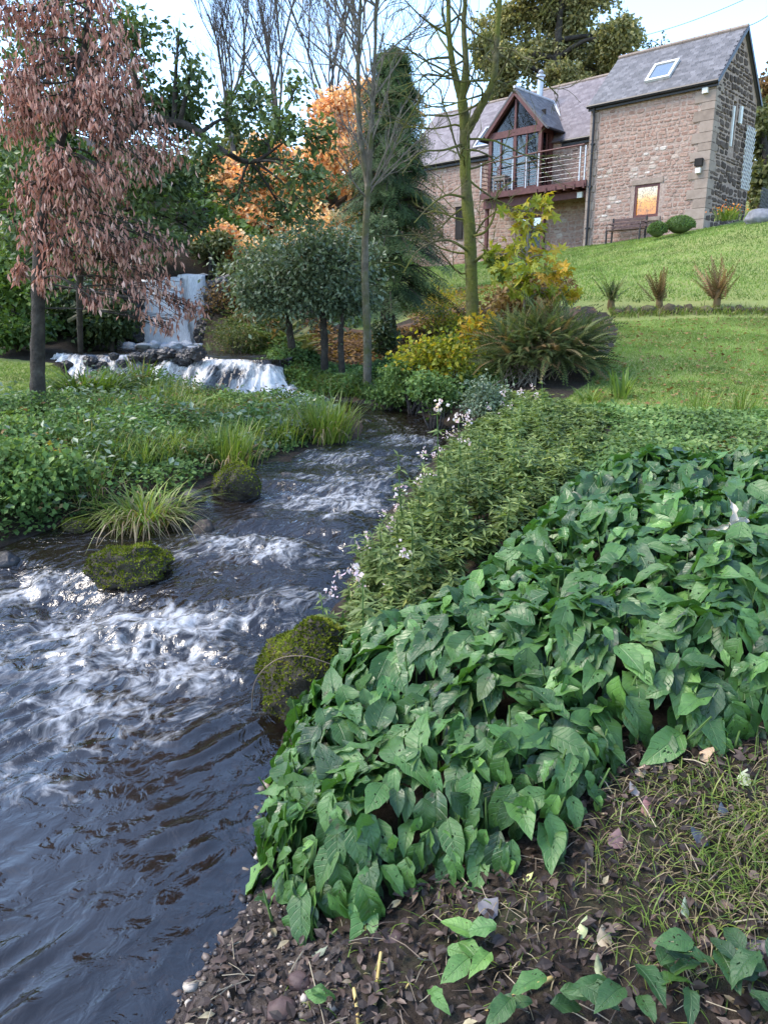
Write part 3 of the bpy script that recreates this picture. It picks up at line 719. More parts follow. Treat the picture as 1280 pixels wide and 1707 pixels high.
# skylights
def skylight(u0, u1, v0, v1, zf, mi):
    q = [W(u0, v0, zf(v0)), W(u1, v0, zf(v0)), W(u1, v1, zf(v1)), W(u0, v1, zf(v1))]; up = unit(q[3] - q[0]); nn = unit(np.cross(HU, up)); ax = np.array([HU, up, nn])
    c = (q[0] + q[2]) / 2; hw = (u1 - u0) / 2; hl = np.linalg.norm(q[3] - q[0]) / 2; s1 = MB()
    for (dx, dy, a, b_) in ((-hw, 0, .05, hl + .05), (hw, 0, .05, hl + .05), (0, -hl, hw - .05, .05), (0, hl, hw - .05, .05)):
        s1.box(c + HU * dx + up * dy + nn * .06, (a, b_, .06), ax)
    o = put('skylight', s1, PALE if mi else GREYM, house); s1 = MB(); s1.box(c + nn * .07, (hw - .05, hl - .05, .012), ax); put('pane', s1, SKYGLASS, o)
skylight(-2.86, -1.98, .38, 1.10, lambda v_: TE + .1 + v_ * rt, 1)
skylight(-12.1, -11.0, 1.75, 2.75, lambda v_: 9.7 + (v_ - 1.5) * rm, 0)
# ---- glazed bay and balcony
B0, B1, BV = -10.33, -7.55, .5
fr = MB()
for uu in (B0, -9.0, B1 - .16): hbox(fr, uu, uu + .16, BV, BV + .14, 7.5, 10.05)
hbox(fr, B0, B1, BV - .02, BV + .16, 9.86, 10.14); hbox(fr, B0 + .16, B1 - .16, BV, BV + .14, 7.5, 7.72)
for uu in (B0 + .62, -8.35): hbox(fr, uu, uu + .07, BV + .02, BV + .10, 7.72, 9.86)
for uu in (B0, B1 - .14):
    hbox(fr, uu, uu + .14, 1.3, 1.48, 7.5, 10.0); hbox(fr, uu, uu + .12, BV + .16, 1.3, 9.86, 10.1); hbox(fr, uu, uu + .12, BV + .16, 1.3, 7.5, 7.72)
    hbox(fr, uu + .01, uu + .11, .98, 1.06, 7.72, 9.86)
hbox(fr, -8.99, -8.89, BV, BV + .1, 10.14, 11.35)
for sgn in (-1, 1):
    a = W((B0 + B1) / 2 + sgn * 1.52, BV - .06, 10.0); b_ = W((B0 + B1) / 2, BV - .06, 11.62); ax = unit(b_ - a)
    fr.box((a + b_) / 2, (np.linalg.norm(b_ - a) / 2, .09, .10), np.array([ax, HV, np.cross(ax, HV)]))
bay = put('bay_frame', fr, TIMBER, house, label='purple-brown timber frame of the glazed gabled bay')
s1 = MB(); hbox(s1, B0 + .16, -9.0, BV + .06, BV + .075, 7.72, 9.86); put('pane', s1, GLASS, bay)
s1 = MB(); hbox(s1, -8.84, B1 - .16, BV + .06, BV + .075, 7.72, 9.86); put('pane', s1, GLASS, bay)
for (x0, x1) in ((B0 + .14, -8.99), (-8.89, B1 - .14)):
    mid = (B0 + B1) / 2; hh = lambda u_: 10.14 + (1.39 - abs(u_ - mid)) * 1.0
    s1 = MB(); s1.add([W(x0, BV + .07, 10.14), W(x1, BV + .07, 10.14), W(x1, BV + .07, max(hh(x1), 10.15)), W(x0, BV + .07, max(hh(x0), 10.15))], [[0, 1, 2, 3]]); put('pane', s1, GLASS, bay)
for uu in (B0 + .06, B1 - .07):
    s1 = MB(); hbox(s1, uu, uu + .015, BV + .16, .98, 7.72, 9.86); put('pane', s1, GLASS, bay)
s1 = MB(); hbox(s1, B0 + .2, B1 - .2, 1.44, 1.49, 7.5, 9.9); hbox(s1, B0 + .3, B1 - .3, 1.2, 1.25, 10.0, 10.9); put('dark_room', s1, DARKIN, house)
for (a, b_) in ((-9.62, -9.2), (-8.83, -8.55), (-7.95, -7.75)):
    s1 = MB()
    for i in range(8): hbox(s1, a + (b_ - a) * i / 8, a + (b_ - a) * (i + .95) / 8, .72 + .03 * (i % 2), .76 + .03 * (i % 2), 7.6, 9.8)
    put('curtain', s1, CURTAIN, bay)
s1 = MB(); hbox(s1, B1 - .35, B1 - .16, 1.0, 1.2, 7.6, 9.8); put('curtain', s1, CURTAIN, bay)
mid = (B0 + B1) / 2; slope = 1.62 / 1.52
for sgn in (-1, 1):
    e0 = W(mid + sgn * 1.75, BV - .16, 9.86 + .08); e1 = W(mid + sgn * 1.75, 1.98, 9.86 + .08); r0 = W(mid, BV - .16, 11.75); r1 = W(mid, 3.55, 11.75)
    if sgn < 0: roof('bay_roof', e1, e0, r1, r0, expo=.14)
    else: roof('bay_roof', e0, e1, r0, r1, expo=.14)
    s1 = MB(); s1.tube([W(mid + sgn * 1.80, BV - .16, 9.90), W(mid + sgn * 1.80, 1.9, 9.90)], .055, 8); put('gutter', s1, BLACKP, house)
    s1 = MB(); s1.tube([e1 + HZ * .05, (e1 + r1) / 2 + HZ * .06, r1 + HZ * .04], [.10, .09, .06], 6); put('valley_flashing', s1, LEAD, house)
s1 = MB(); s1.tube([W(mid, BV - .18, 11.80), W(mid, 3.5, 11.80)], .06, 8); put('ridge_cap', s1, LEAD, house)
# balcony: deck boards, beam, joists, rails
s1 = MB(); hbox(s1, B0, -TW_ - .02, -.1, 1.5, 7.42, 7.49); balcony = put('balcony_deck', s1, TIMBER, house)
s1 = MB(); hbox(s1, B0 + .02, -TW_ - .02, -.12, -.02, 7.28, 7.52); put('fascia_board', s1, TIMBER, balcony)
s1 = MB(); hbox(s1, B0, -TW_ - .02, .35, .5, 6.93, 7.2); put('main_beam', s1, TIMBER, balcony)
s1 = MB(); hbox(s1, B0 + .02, B1, .18, .3, 6.9, 7.42); put('main_beam', s1, TIMBER, balcony)
x = -7.3
while x < -TW_ - .1:
    s1 = MB(); hbox(s1, x, x + .07, -.16, 1.48, 7.21, 7.415); put('joist', s1, TIMBER, balcony); x += .45
for uu in (B0 + .05, -7.25):
    s1 = MB(); hbox(s1, uu, uu + .14, .3, .44, 4.4, 6.95); put('post', s1, TIMBER, balcony)
s1 = MB(); a = W(-7.2, .37, 5.6); b_ = W(-6.3, .42, 6.95)
rail = MB(); rail.tube([W(B0, -.06, 8.74), W(-8.9, -.1, 8.82), W(-7.3, -.1, 8.88), W(-5.1, -.1, 8.88)], .035, 8); put('handrail', rail, TIMBER, balcony)
for uu in (B0 + .02, -8.6, -7.9, -7.28, -5.30, -5.06):
    s1 = MB(); hbox(s1, uu, uu + .05, -.1, -.05, 7.3, 8.84); put('rail_post', s1, GREYM, balcony)
for i in range(6):
    s1 = MB(); s1.tube([W(B0, -.075, 7.66 + i * .18), W(-7.3, -.075, 7.68 + i * .18)], .011, 5); put('rail_bar', s1, TIMBER, balcony)
for i in range(6):
    s1 = MB(); s1.tube([W(-7.3, -.075, 7.68 + i * .18), W(-5.1, -.075, 7.68 + i * .18)], .006, 5); put('rail_bar', s1, GREYM, balcony)
for i in range(7):
    s1 = MB(); s1.tube([W(B0 + .02, -.05, 7.6 + i * .17), W(B0 + .02, .5, 7.6 + i * .17)], .02, 5); put('rail_bar', s1, TIMBER, balcony)
# garden table on the balcony folded to a small slatted seat
s1 = MB(); hbox(s1, -9.75, -9.05, .02, .4, 8.16, 8.21); hbox(s1, -9.7, -9.1, .06, .36, 8.02, 8.15)
for uu in (-9.7, -9.14):
    for vv in (.06, .32): hbox(s1, uu, uu + .05, vv, vv + .05, 7.5, 8.02)
deck_table = put('balcony_table', s1, surf('weathered_teak', [(.3, (.2, .17, .14)), (.8, (.34, .3, .26))], 9, .8, .2), None, label='small weathered wooden table behind the balcony rail', cat='table')
# flue
fu, fz = onv(899, 170, 2.9)
s1 = MB(); base = W(fu, 2.9, 9.7 + (2.9 - 1.5) * rm)
s1.tube([base - HZ * .2, base + HZ * 1.6], .14, 14); s1.tube([base + HZ * 1.6, base + HZ * 1.64, base + HZ * 1.72, base + HZ * 1.75], [.15, .2, .2, .1], 14); s1.tube([base + HZ * 1.75, base + HZ * 1.84, base + HZ * 1.94], [.08, .14, .05], 12)
flue = put('flue', s1, GREYM, house, sm=False)
s1 = MB(); up = unit(W(0, 1, rm) - W(0, 0, 0)); ax = np.array([HU, up, np.cross(HU, up)]); s1.box(base + np.cross(HU, up) * .06, (.34, .42, .012), ax); put('flashing', s1, LEAD, flue)
# openings of the long wall: door under the bay, slit window further left
s1 = MB(); hbox(s1, -9.0, -7.75, 1.36, 1.485, 4.3, 6.6); d_ = put('door_frame', s1, TIMBER, house)
for (a, b_) in ((-8.88, -8.42), (-8.32, -7.87)):
    s1 = MB(); hbox(s1, a, b_, 1.345, 1.355, 4.5, 6.45); put('pane', s1, SKYGLASS, d_)
u_, z_ = onv(766, 372, 1.5)
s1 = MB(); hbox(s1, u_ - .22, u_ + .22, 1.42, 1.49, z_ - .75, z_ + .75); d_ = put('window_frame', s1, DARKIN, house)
s1 = MB(); hbox(s1, u_ - .3, u_ + .3, 1.38, 1.49, z_ + .76, z_ + 1.0); put('lintel', s1, DRESSED, house)
# wall lamps, meter box, alarm box
for (px, py, hu, hz, mt) in ((1177, 152, .10, .09, PALE), (1166, 271, .14, .13, DARKIN), (1165, 285, .09, .09, PALE)):
    u_, z_ = onv(px, py, 0); s1 = MB(); hbox(s1, u_ - hu, u_ + hu, -.17, -.05, z_ - hz, z_ + hz); put('wall_lamp' if mt is PALE else 'meter_box', s1, mt, house)
u_, z_ = onv(967, 325, .3); s1 = MB(); hbox(s1, u_ - .12, u_ + .12, .22, .34, z_ - .11, z_ + .11); put('wall_lamp', s1, PALE, house)
# slit window of the gable
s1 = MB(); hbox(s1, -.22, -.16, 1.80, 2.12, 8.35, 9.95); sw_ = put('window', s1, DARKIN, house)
s1 = MB(); hbox(s1, -.15, .06, 1.74, 1.86, 8.35, 9.75); put('shutter', s1, PALE, sw_)
s1 = MB(); hbox(s1, .02, .1, 2.35, 2.55, 9.25, 9.85); put('alarm_box', s1, PALE, house)

# ---- things by the house
def lattice(name, label, c, du, dv, hw, hh, mat, step=.17, cat='trellis'):
    t = thing(name, label, cat, c - HZ * hh)
    for sgn in (-1, 1):
        k = -hw - hh
        while k < hw + hh:
            # diagonal line x = k + sgn*y, clipped to the panel
            ys = np.linspace(-hh, hh, 60); xs = k + sgn * ys * .6; ok = np.abs(xs) < hw
            if ok.sum() > 4:
                y0, y1 = ys[ok][0], ys[ok][-1]; x0, x1 = xs[ok][0], xs[ok][-1]
                s1 = MB(); s1.tube([c + du * x0 + HZ * y0 + dv * .012 * sgn, c + du * x1 + HZ * y1 + dv * .012 * sgn], .016, 4); put('lath', s1, mat, t)
            k += step
    return t
lattice('lattice_trellis', 'pale diamond lattice trellis fixed to the dark gable wall', W(.12, 3.55, 8.15), HV, HU, .52, 1.15, PALE)
LATG = surf('weathered_lattice', [(.3, (.10, .095, .085)), (.8, (.2, .19, .17))], 8, .8, .1)
lattice('lattice_fence', 'low grey lattice fence panel beyond the gable corner', W(.5, 5.0, 6.3), HV, HU, .7, .85, LATG, .16, 'fence')

# bench
u_, z_ = onv(1041, 405, -.5)
bg = gz(*W(u_, -.5, 0)[:2])
bench = thing('garden_bench', 'dark slatted wooden garden bench against the house wall under the window', 'bench', W(u_, -.5, bg))
WOODB = surf('bench_wood', [(.3, (.06, .035, .032)), (.8, (.14, .09, .08))], 10, .6, .2)
zb_ = max(bg, 4.72); L = .74
for i in range(4):
    s1 = MB(); hbox(s1, u_ - L, u_ + L, -.75 + i * .11, -.66 + i * .11, zb_ + .43, zb_ + .46); put('seat_slat', s1, WOODB, bench)
for i in range(3):
    s1 = MB(); hbox(s1, u_ - L, u_ + L, -.29 + i * .03, -.26 + i * .03, zb_ + .54 + i * .13, zb_ + .64 + i * .13); put('back_slat', s1, WOODB, bench)
IRON = surf('cast_iron', [(.3, (.012, .012, .012)), (.8, (.04, .04, .04))], 10, .5, .2)
for sg in (-1, 1):
    x = u_ + sg * (L - .04)
    for vv, hh in ((-.74, .43), (-.28, .44)):
        s1 = MB(); hbox(s1, x - .025, x + .025, vv - .03, vv + .03, zb_ - .25, zb_ + hh - .01); put('leg', s1, IRON, bench)
    s1 = MB(); hbox(s1, x - .03, x + .03, -.245, -.21, zb_ + .44, zb_ + .94); put('back_post', s1, IRON, bench)
    s1 = MB(); s1.tube([W(x, -.24, zb_ + .68), W(x, -.5, zb_ + .69), W(x, -.72, zb_ + .66), W(x, -.76, zb_ + .58), W(x, -.74, zb_ + .46)], .02, 6); put('armrest', s1, IRON, bench)
# power wires
WIRE = surf('wire_black', [(.3, (.03, .03, .03)), (.8, (.05, .05, .05))], 3, .6, 0)
for (a, b_, lab) in ((atY(1060, 62, 60), atY(1300, -30, 48), 'longer overhead wire sloping up behind the roof'), (atY(1236, 46, 44), atY(1330, -20, 40), 'short overhead wire above the gable peak')):
    s1 = MB(); t = np.linspace(0, 1, 14)[:, None]; s1.tube(a + (b_ - a) * t - HZ * 1.2 * (t * (1 - t)), .018, 4)
    put('overhead_wire', s1, WIRE, None, label=lab, cat='wire')
# ------------------------------------------------------------------ rocks, boulders
def ico(sub):
    bm_t = (1 + 5 ** .5) / 2
    v = [(-1, bm_t, 0), (1, bm_t, 0), (-1, -bm_t, 0), (1, -bm_t, 0), (0, -1, bm_t), (0, 1, bm_t), (0, -1, -bm_t), (0, 1, -bm_t), (bm_t, 0, -1), (bm_t, 0, 1), (-bm_t, 0, -1), (-bm_t, 0, 1)]
    f = [(0,11,5),(0,5,1),(0,1,7),(0,7,10),(0,10,11),(1,5,9),(5,11,4),(11,10,2),(10,7,6),(7,1,8),(3,9,4),(3,4,2),(3,2,6),(3,6,8),(3,8,9),(4,9,5),(2,4,11),(6,2,10),(8,6,7),(9,8,1)]
    v = [unit(np.array(p, float)) for p in v]
    for _ in range(sub):
        cache = {}; nf = []
        def mid(a, b):
            k = (min(a, b), max(a, b))
            if k not in cache: cache[k] = len(v); v.append(unit(v[a] + v[b]))
            return cache[k]
        for a, b, c in f:
            x, y, z = mid(a, b), mid(b, c), mid(c, a); nf += [(a, x, z), (b, y, x), (c, z, y), (x, y, z)]
        f = nf
    return np.array(v), np.array(f)
ICO = {k: ico(k) for k in (0, 1, 2, 3, 4)}
def rock_mesh(c, r, sub=3, rough=.25, seed=0, facet=.0):
    v, f = ICO[sub]; s = seed * 13.7
    d = 1 + rough * fbm(v[:, 0] * 1.4 + s, v[:, 1] * 1.4, v[:, 2] * 1.4 + s, 3) + rough * .35 * fbm(v[:, 0] * 5 + s, v[:, 1] * 5, v[:, 2] * 5, 2)
    if facet: d = d * (1 - facet) + facet * np.round(d * 6) / 6
    return np.asarray(c) + v * d[:, None] * np.asarray(r), f
WETROCK = surf('wet_dark_rock', [(.3, (.007, .006, .006)), (.55, (.020, .017, .016)), (.8, (.05, .044, .04))], 6, .35, .8, .03, spec=.5)
BROWNROCK = surf('brown_wet_stone', [(.3, (.025, .017, .012)), (.6, (.07, .05, .037)), (.85, (.14, .11, .09))], 7, .5, .7, .03)
MOSSROCK = surf('mossy_rock', [(.25, (.014, .011, .008)), (.5, (.035, .027, .016)), (.7, (.06, .05, .022)), (.85, (.09, .085, .03))], 7, .7, .9, .04, spec=.4)
MOSS = leafmat('moss_green', [(0, (.05, .06, .008)), (.4, (.125, .15, .016)), (.75, (.21, .24, .028)), (1, (.27, .24, .05))], .25, .9, .1, patch=.35, pscale=6)
CLIFF = surf('dark_cliff_rock', [(.25, (.012, .011, .010)), (.5, (.045, .038, .033)), (.8, (.12, .10, .085))], 2.2, .75, .9, .08, second=(1.5, (.02, .03, .012), .5, .65))

def moss_on(mb, v, f, n, size, zmin=-.15, seedvar=0):
    tri = v[f]; nn = np.cross(tri[:, 1] - tri[:, 0], tri[:, 2] - tri[:, 0]); ar = np.linalg.norm(nn, axis=1); nn = unit(nn); ok = nn[:, 2] > zmin
    p = ar * ok * np.clip(.35 + nn[:, 2], .1, 1); p /= p.sum(); k = rng.choice(len(f), n, p=p)
    ce = tri.mean(1); pt = fbm(ce[:, 0] * 6 + 3, ce[:, 1] * 6, ce[:, 2] * 6, 3) + .45 * nn[:, 2]; p = p * smooth(-.4, .0, pt); p /= p.sum(); k = rng.choice(len(f), n, p=p)
    b = rng.dirichlet((1, 1, 1), n); pos = (tri[k] * b[..., None]).sum(1)
    cl = fbm(pos[:, 0] * 9, pos[:, 1] * 9, pos[:, 2] * 9, 3)
    scatter(mb, LEAF2, pos - nn[k] * size * .3, nn[k] + rng.normal(size=(n, 3)) * .7, rand_dirs(n), size * rng.uniform(.5, 1.3, n), np.clip(.45 + cl * .8 + rng.normal(size=n) * .15, 0, 1))
def boulder(name, label, c, r, moss=2500, sub=4, rough=.25, seed=1, msize=.02, zmin=-.15, mat=None):
    t = thing(name, label, 'boulder' if max(r) > .12 else 'stone', c)
    v, f = rock_mesh(c, r, sub, rough, seed)
    put('rock', MB().add(v, f), mat or MOSSROCK, t, sm=True)
    if moss:
        mb = MB(); moss_on(mb, v, f, moss, msize, zmin); put('moss', mb, MOSS, t)
    return t
p = wp(205, 985); boulder('mossy_boulder', 'low oval moss-covered boulder standing in the middle of the rapids', p + V3(0, .13, .10), (.27, .22, .17), 6000, seed=2, msize=.022, rough=.4)
p = wp(392, 828); boulder('mossy_boulder', 'brown and mossy round boulder below the sedge on the left water edge', p + V3(0, .1, .08), (.21, .2, .21), 3500, seed=5, msize=.022)
p = wp(130, 890); boulder('mossy_stone', 'small bright green mossy stone in shallow water left of the sedge clump', p + V3(0, .03, .06), (.12, .09, .06), 1800, seed=7, msize=.016, zmin=-.4)
p = atz(505, 1200, .03); BIGB = p + V3(.03, .22, .10)
boulder('mossy_boulder', 'large dome-shaped mossy boulder at the foot of the right bank', BIGB, (.25, .24, .29), 9000, seed=11, msize=.022, zmin=-.35, rough=.3)
s1 = MB(); v0 = BIGB + V3(-.30, -.1, -.25); s1.tube(spline([v0, BIGB + V3(-.27, -.16, .05), BIGB + V3(-.16, -.2, .2), BIGB + V3(-.02, -.23, .24), BIGB + V3(.12, -.24, .2)], 20), np.linspace(.0035, .002, 20), 5)
DRY = surf('dry_twig', [(.3, (.12, .085, .06)), (.8, (.26, .2, .15))], 20, .8, .1)
put('curled_stem', s1, DRY, None, label='bare brown stem curling over the large mossy boulder', cat='stem')
stn = [(430, 868, .10, 'dark wet stone breaking the water right of the round boulder', .05), (478, 795, .06, 'small dark stone in the stream beyond the round boulder', .03), (340, 885, .07, 'small brown wet stone below the sedge clump in midstream', .06),
       (322, 830, .09, 'flat dark stone at the water edge left of the round boulder', .05), (290, 845, .08, 'dark wet stone beside the arching sedge clump', .05), (6, 940, .09, 'dark wet stone at the left picture edge in the rapids', .07)]
for k, (px, py, r, lab, h) in enumerate(stn):
    p = wp(px, py); v, f = rock_mesh(p + V3(0, 0, -.01), (r * 1.2, r, h + .03), 3, .3, 20 + k); put('wet_stone', MB().add(v - 0, f), WETROCK if k != 2 else BROWNROCK, None, sm=True, loc=p, label=lab, cat='stone')

# ------------------------------------------------------------------ lower cascade, pool and waterfall
m, nt, out = newmat('falling_water'); n = N(nt)
uv = n('UVMap', uv_map='flow').outputs[0]
st = n('Mapping', {0: uv, 'Scale': (7, 1.0, 1)}).outputs[0]
a = n.noise(2.6, 7, .68, st, .5); b2 = n.noise(8, 6, .7, st, .4)
fac = n.ramp(n.math('ADD', n.math('ADD', n.math('MULTIPLY', a, .6), n.math('MULTIPLY', b2, .4)), n.math('MULTIPLY', n.math('SUBTRACT', n.attr('foam'), .5), .55)), [(.38, 0), (.52, .5), (.68, 1)]).outputs[0]
wh = n('BsdfPrincipled', {'Base Color': n.ramp(b2, [(.35, (.52, .50, .48)), (.65, (.86, .84, .81))]).outputs[0], 'Roughness': .5, 'Specular IOR Level': .4, 'Normal': n.bump(n.math('ADD', a, b2), .4, .04)})
dk = n('BsdfPrincipled', {'Base Color': (.035, .032, .032, 1), 'Roughness': .12, 'Specular IOR Level': .6, 'Normal': n.bump(a, .5, .04)})
mx = n('MixShader', {0: fac, 1: dk.outputs[0], 2: wh.outputs[0]})
gap = n.ramp(n.math('ADD', n.attr('gap'), n.math('MULTIPLY', n.math('SUBTRACT', a, .5), 1.1)), [(.42, 0), (.55, 1)]).outputs[0]
mx = n('MixShader', {0: gap, 1: mx.outputs[0], 2: n('BsdfTransparent').outputs[0]})
nt.links.new(mx.outputs[0], out.inputs['Surface']); FALL = m
def sheet(name, P, foam_, mat, uvs, parent=None, **kw):
    a_, b_ = P.shape[:2]; ii = np.arange(a_ - 1)[:, None] * b_ + np.arange(b_ - 1)[None]
    f = np.stack([ii, ii + 1, ii + b_ + 1, ii + b_], -1).reshape(-1, 4)
    o = put(name, MB().add(P.reshape(-1, 3), f), mat, parent, sm=True, **kw); add_attr(o, 'foam', foam_)
    ul = o.data.uv_layers.new(name='flow'); li_ = np.zeros(len(o.data.loops), np.int32); o.data.loops.foreach_get('vertex_index', li_)
    ul.data.foreach_set('uv', uvs.reshape(-1, 2)[li_].astype(np.float32).ravel()); return o
# upper pool surface
px_, py_ = np.meshgrid(np.linspace(-6.7, -1.7, 150), np.linspace(13.75, 19.0, 150))
zz = POOLZ + .02 * fbm(px_ * 4, py_ * 6, 0, 3) + .05 * np.exp(-((py_ - 18.3) / .5) ** 2) * (1 + fbm(px_ * 6, py_ * 6, 2, 3))
lip = spline(np.array([(-6.05,14.45,1.32),(-5.7,14.2,1.30),(-5.1,14.2,1.28),(-4.3,14.35,1.30),(-3.6,14.2,1.24),(-3.0,14.0,1.22),(-2.5,13.8,1.22),(-2.05,13.65,1.16),(-1.85,13.9,1.10)]), 260)
keep = (inside(POOL, px_, py_) | (edge_dist(POOL, px_, py_) < .15)) & (py_ > np.interp(px_, lip[:235, 0], lip[:235, 1]) - .03)
zz = zz - .05 * smooth(-3.6, -2.6, px_) * smooth(14.8, 14.0, py_)
zz = np.where(keep, zz, zz - .75)
fm_ = .9 * np.exp(-((py_ - 18.2) / .6) ** 2) + .55 * smooth(.1, .5, fbm(px_ * 1.5, py_ * 3.5, 5, 3)) * smooth(16.5, 14.6, py_)
pool = sheet('pool', np.stack([px_, py_, zz], -1), fm_, WATER, np.stack([px_, py_], -1), kind='structure', label='foaming plunge pool between the two falls')
add_attr(pool, 'depth', np.full(zz.size, .8))
# cascade lip from left to right, then turning toward the stream
lip = spline(np.array([(-6.05,14.45,1.32),(-5.7,14.2,1.30),(-5.1,14.2,1.28),(-4.3,14.35,1.30),(-3.6,14.2,1.24),(-3.0,14.0,1.22),(-2.5,13.8,1.22),(-2.05,13.65,1.16),(-1.85,13.9,1.10)]), 260)
nv = 90; s_ = np.linspace(0, 1, nv)
tang = unit(np.gradient(lip, axis=0)); outw = np.stack([tang[:, 1], -tang[:, 0], np.zeros(len(lip))], -1)
drop = lip[:, 2] - .60; jag = fbm(np.arange(260) / 12., np.zeros(260), 3, 3)
reach = .75 + .45 * jag
stepn = fbm(np.repeat(np.arange(260)[:, None] / 16., nv, 1), np.repeat(s_[None] * 3, 260, 0), 8, 3)
prof = s_[None] ** (1.15 + .5 * jag[:, None]) + .30 * stepn * np.sin(np.pi * s_)[None]
P = lip[:, None] + outw[:, None] * (reach[:, None] * (s_[None] + .10 * stepn))[..., None]
P[..., 2] = lip[:, None, 2] + .01 - drop[:, None] * prof + (.10 * fbm(P[..., 0] * 5, P[..., 1] * 5 + s_[None] * 5, 2, 4, .6) + .03 * fbm(P[..., 0] * 18, P[..., 1] * 18, 5, 2)) * smooth(0, .15, s_)[None]
al = np.concatenate([[0], np.cumsum(np.linalg.norm(np.diff(lip, axis=0), axis=1))])
uvs = np.stack([np.repeat(al[:, None], nv, 1), np.repeat(s_[None] * 1.2, 260, 0)], -1)
fo_ = .50 + .80 * fbm(uvs[..., 0] * 2.2, uvs[..., 1] * 1.5, 4, 3) + .15 * s_[None] - .5 * smooth(.06, .0, s_)[None]
fo_ -= .5 * np.exp(-((lip[:, None, 0] + 4.05) / .38) ** 2) * smooth(.9, .2, s_)[None]
casc = thing('cascade', 'low white cascade tumbling over the rock sill into the stream', 'cascade', (-4, 14, .6))
sheet('water_sheet', P, fo_, FALL, uvs, casc)
mb = MB()
for k in range(34):      # spray lumps at the foot
    q = rng.integers(10, 250); b_ = P[q, -1] + outw[q] * rng.uniform(-.25, .15); v, f = rock_mesh(b_ + V3(0, 0, .02), (rng.uniform(.08, .2), rng.uniform(.08, .16), rng.uniform(.03, .09)), 2, .5, k); mb.add(v, f)
FOAM = surf('white_foam', [(.3, (.40, .42, .44)), (.7, (.6, .62, .65))], 12, .7, .8, .03)
put('foam', mb, FOAM, casc, sm=True, kind='stuff')
rk = [(252, 590, .28), (278, 588, .30), (310, 592, .34), (296, 600, .22), (225, 592, .2), (322, 604, .24), (400, 612, .16), (428, 622, .14), (455, 640, .18), (472, 655, .22), (112, 606, .2), (482, 640, .3), (330, 585, .25), (205, 602, .16), (170, 606, .18), (236, 612, .14), (352, 622, .15), (376, 606, .2), (412, 640, .14), (437, 604, .16), (150, 598, .2), (268, 612, .17), (190, 590, .15), (395, 634, .12)]
for k, (x_, y_, r) in enumerate(rk):
    p = atY(x_, y_, 14.1 if k < 7 else 13.9); r *= .62; v, f = rock_mesh(p - V3(0, 0, .04), (r, r * .8, r * .75), 3, .45, 50 + k, .4)
    put('rock', MB().add(v, f), WETROCK, casc, sm=False)
# main fall
fall = thing('waterfall', 'tall white waterfall pouring down the dark cliff behind the drooping brown leaves', 'waterfall', (-5.2, 18.6, POOLZ))
def fall_sheet(x0, x1, y0, ztop, zbot, dens, seed, lean=.0, spread=.25):
    a_ = np.linspace(0, 1, 70); d_ = np.linspace(0, 1, 80); A, D = np.meshgrid(a_, d_, indexing='ij')
    cx = (x0 + x1) / 2; w = (x1 - x0) * (1 + spread * D)
    Xf = cx + (A - .5) * w + lean * D; Yf = y0 - .28 * D ** .6 - .16 * (1 - (2 * A - 1) ** 2) + .10 * fbm(A * 5 + seed, D * 2, 1, 3)
    Zf = ztop + (zbot - ztop) * D
    bow = smooth(.16, 0, D); Yf = Yf + .55 * bow ** 2; Zf = Zf - .16 * bow + .05 * fbm(A * 4 + seed, D * 0, 2, 2)
    Xf = Xf + .12 * fbm(D * 3 + seed, A * 1.5, 4, 3)
    fo = dens + .25 * fbm(A * 6 + seed, D * 1.2, 3, 3) + .18 * D - .45 * smooth(.12, 0, np.minimum(A, 1 - A))
    o = sheet('water_sheet', np.stack([Xf, Yf, Zf], -1), fo, FALL, np.stack([Xf * 1.2, D * 2.2], -1), fall)
    add_attr(o, 'gap', .9 * smooth(.16, 0, np.minimum(A, 1 - A)))
fall_sheet(-6.0, -4.75, 18.75, 3.1, POOLZ - .05, 1.1, 1, -.12, .65)
fall_sheet(-5.0, -4.25, 19.0, 3.2, POOLZ, 1.0, 5, -.05, .4)
fall_sheet(-4.4, -3.8, 19.15, 3.0, POOLZ, .40, 9, .05, .2)
mb = MB()
for k in range(30):
    v, f = rock_mesh((rng.uniform(-6.1, -4.3), rng.uniform(17.8, 18.4), POOLZ + rng.uniform(0, .08)), (rng.uniform(.08, .25), .12, rng.uniform(.04, .14)), 2, .5, 90 + k); mb.add(v, f)
put('foam', mb, FOAM, fall, sm=True, kind='stuff')
for k, (x_, y_, r) in enumerate(((338, 558, .2), (352, 545, .3), (226, 562, .2), (366, 520, .35), (214, 540, .35), (372, 490, .4), (212, 500, .4))):
    p = atY(x_, y_, 18.3); v, f = rock_mesh(p, (r, r * .8, r), 3, .45, 150 + k, .4); put('rock', MB().add(v, f), WETROCK, fall)
# cliff face behind the falls
cu, cv = np.meshgrid(np.linspace(-10.5, -1.6, 150), np.linspace(0, 1, 70))
top = 3.3 + .3 * fbm(cu * .7, cu * 0, 2, 3) - 1.9 * smooth(-4.0, -2.0, cu) - .6 * smooth(-7.5, -10, cu)
yb = 19.3 + .5 * fbm(cu * .8, cv * 2, 6, 4) + .16 * np.round(fbm(cu * 1.8, cv * 7, 3, 3) * 5) / 2 - 2.0 * smooth(-6.4, -9.5, cu) - .8 * smooth(-4.0, -2.4, cu)
P = np.stack([cu, yb + cv * .9, 1.0 + cv * (top - 1.0)], -1)
P = np.concatenate([P, P[-1:] + V3(0, 2.4, .5)], 0)
ii = np.arange(P.shape[0] - 1)[:, None] * P.shape[1] + np.arange(P.shape[1] - 1)[None]
put('cliff', MB().add(P.reshape(-1, 3), np.stack([ii, ii + 1, ii + P.shape[1] + 1, ii + P.shape[1]], -1).reshape(-1, 4)), CLIFF, sm=True, kind='structure', label='dark rock face behind the waterfall')
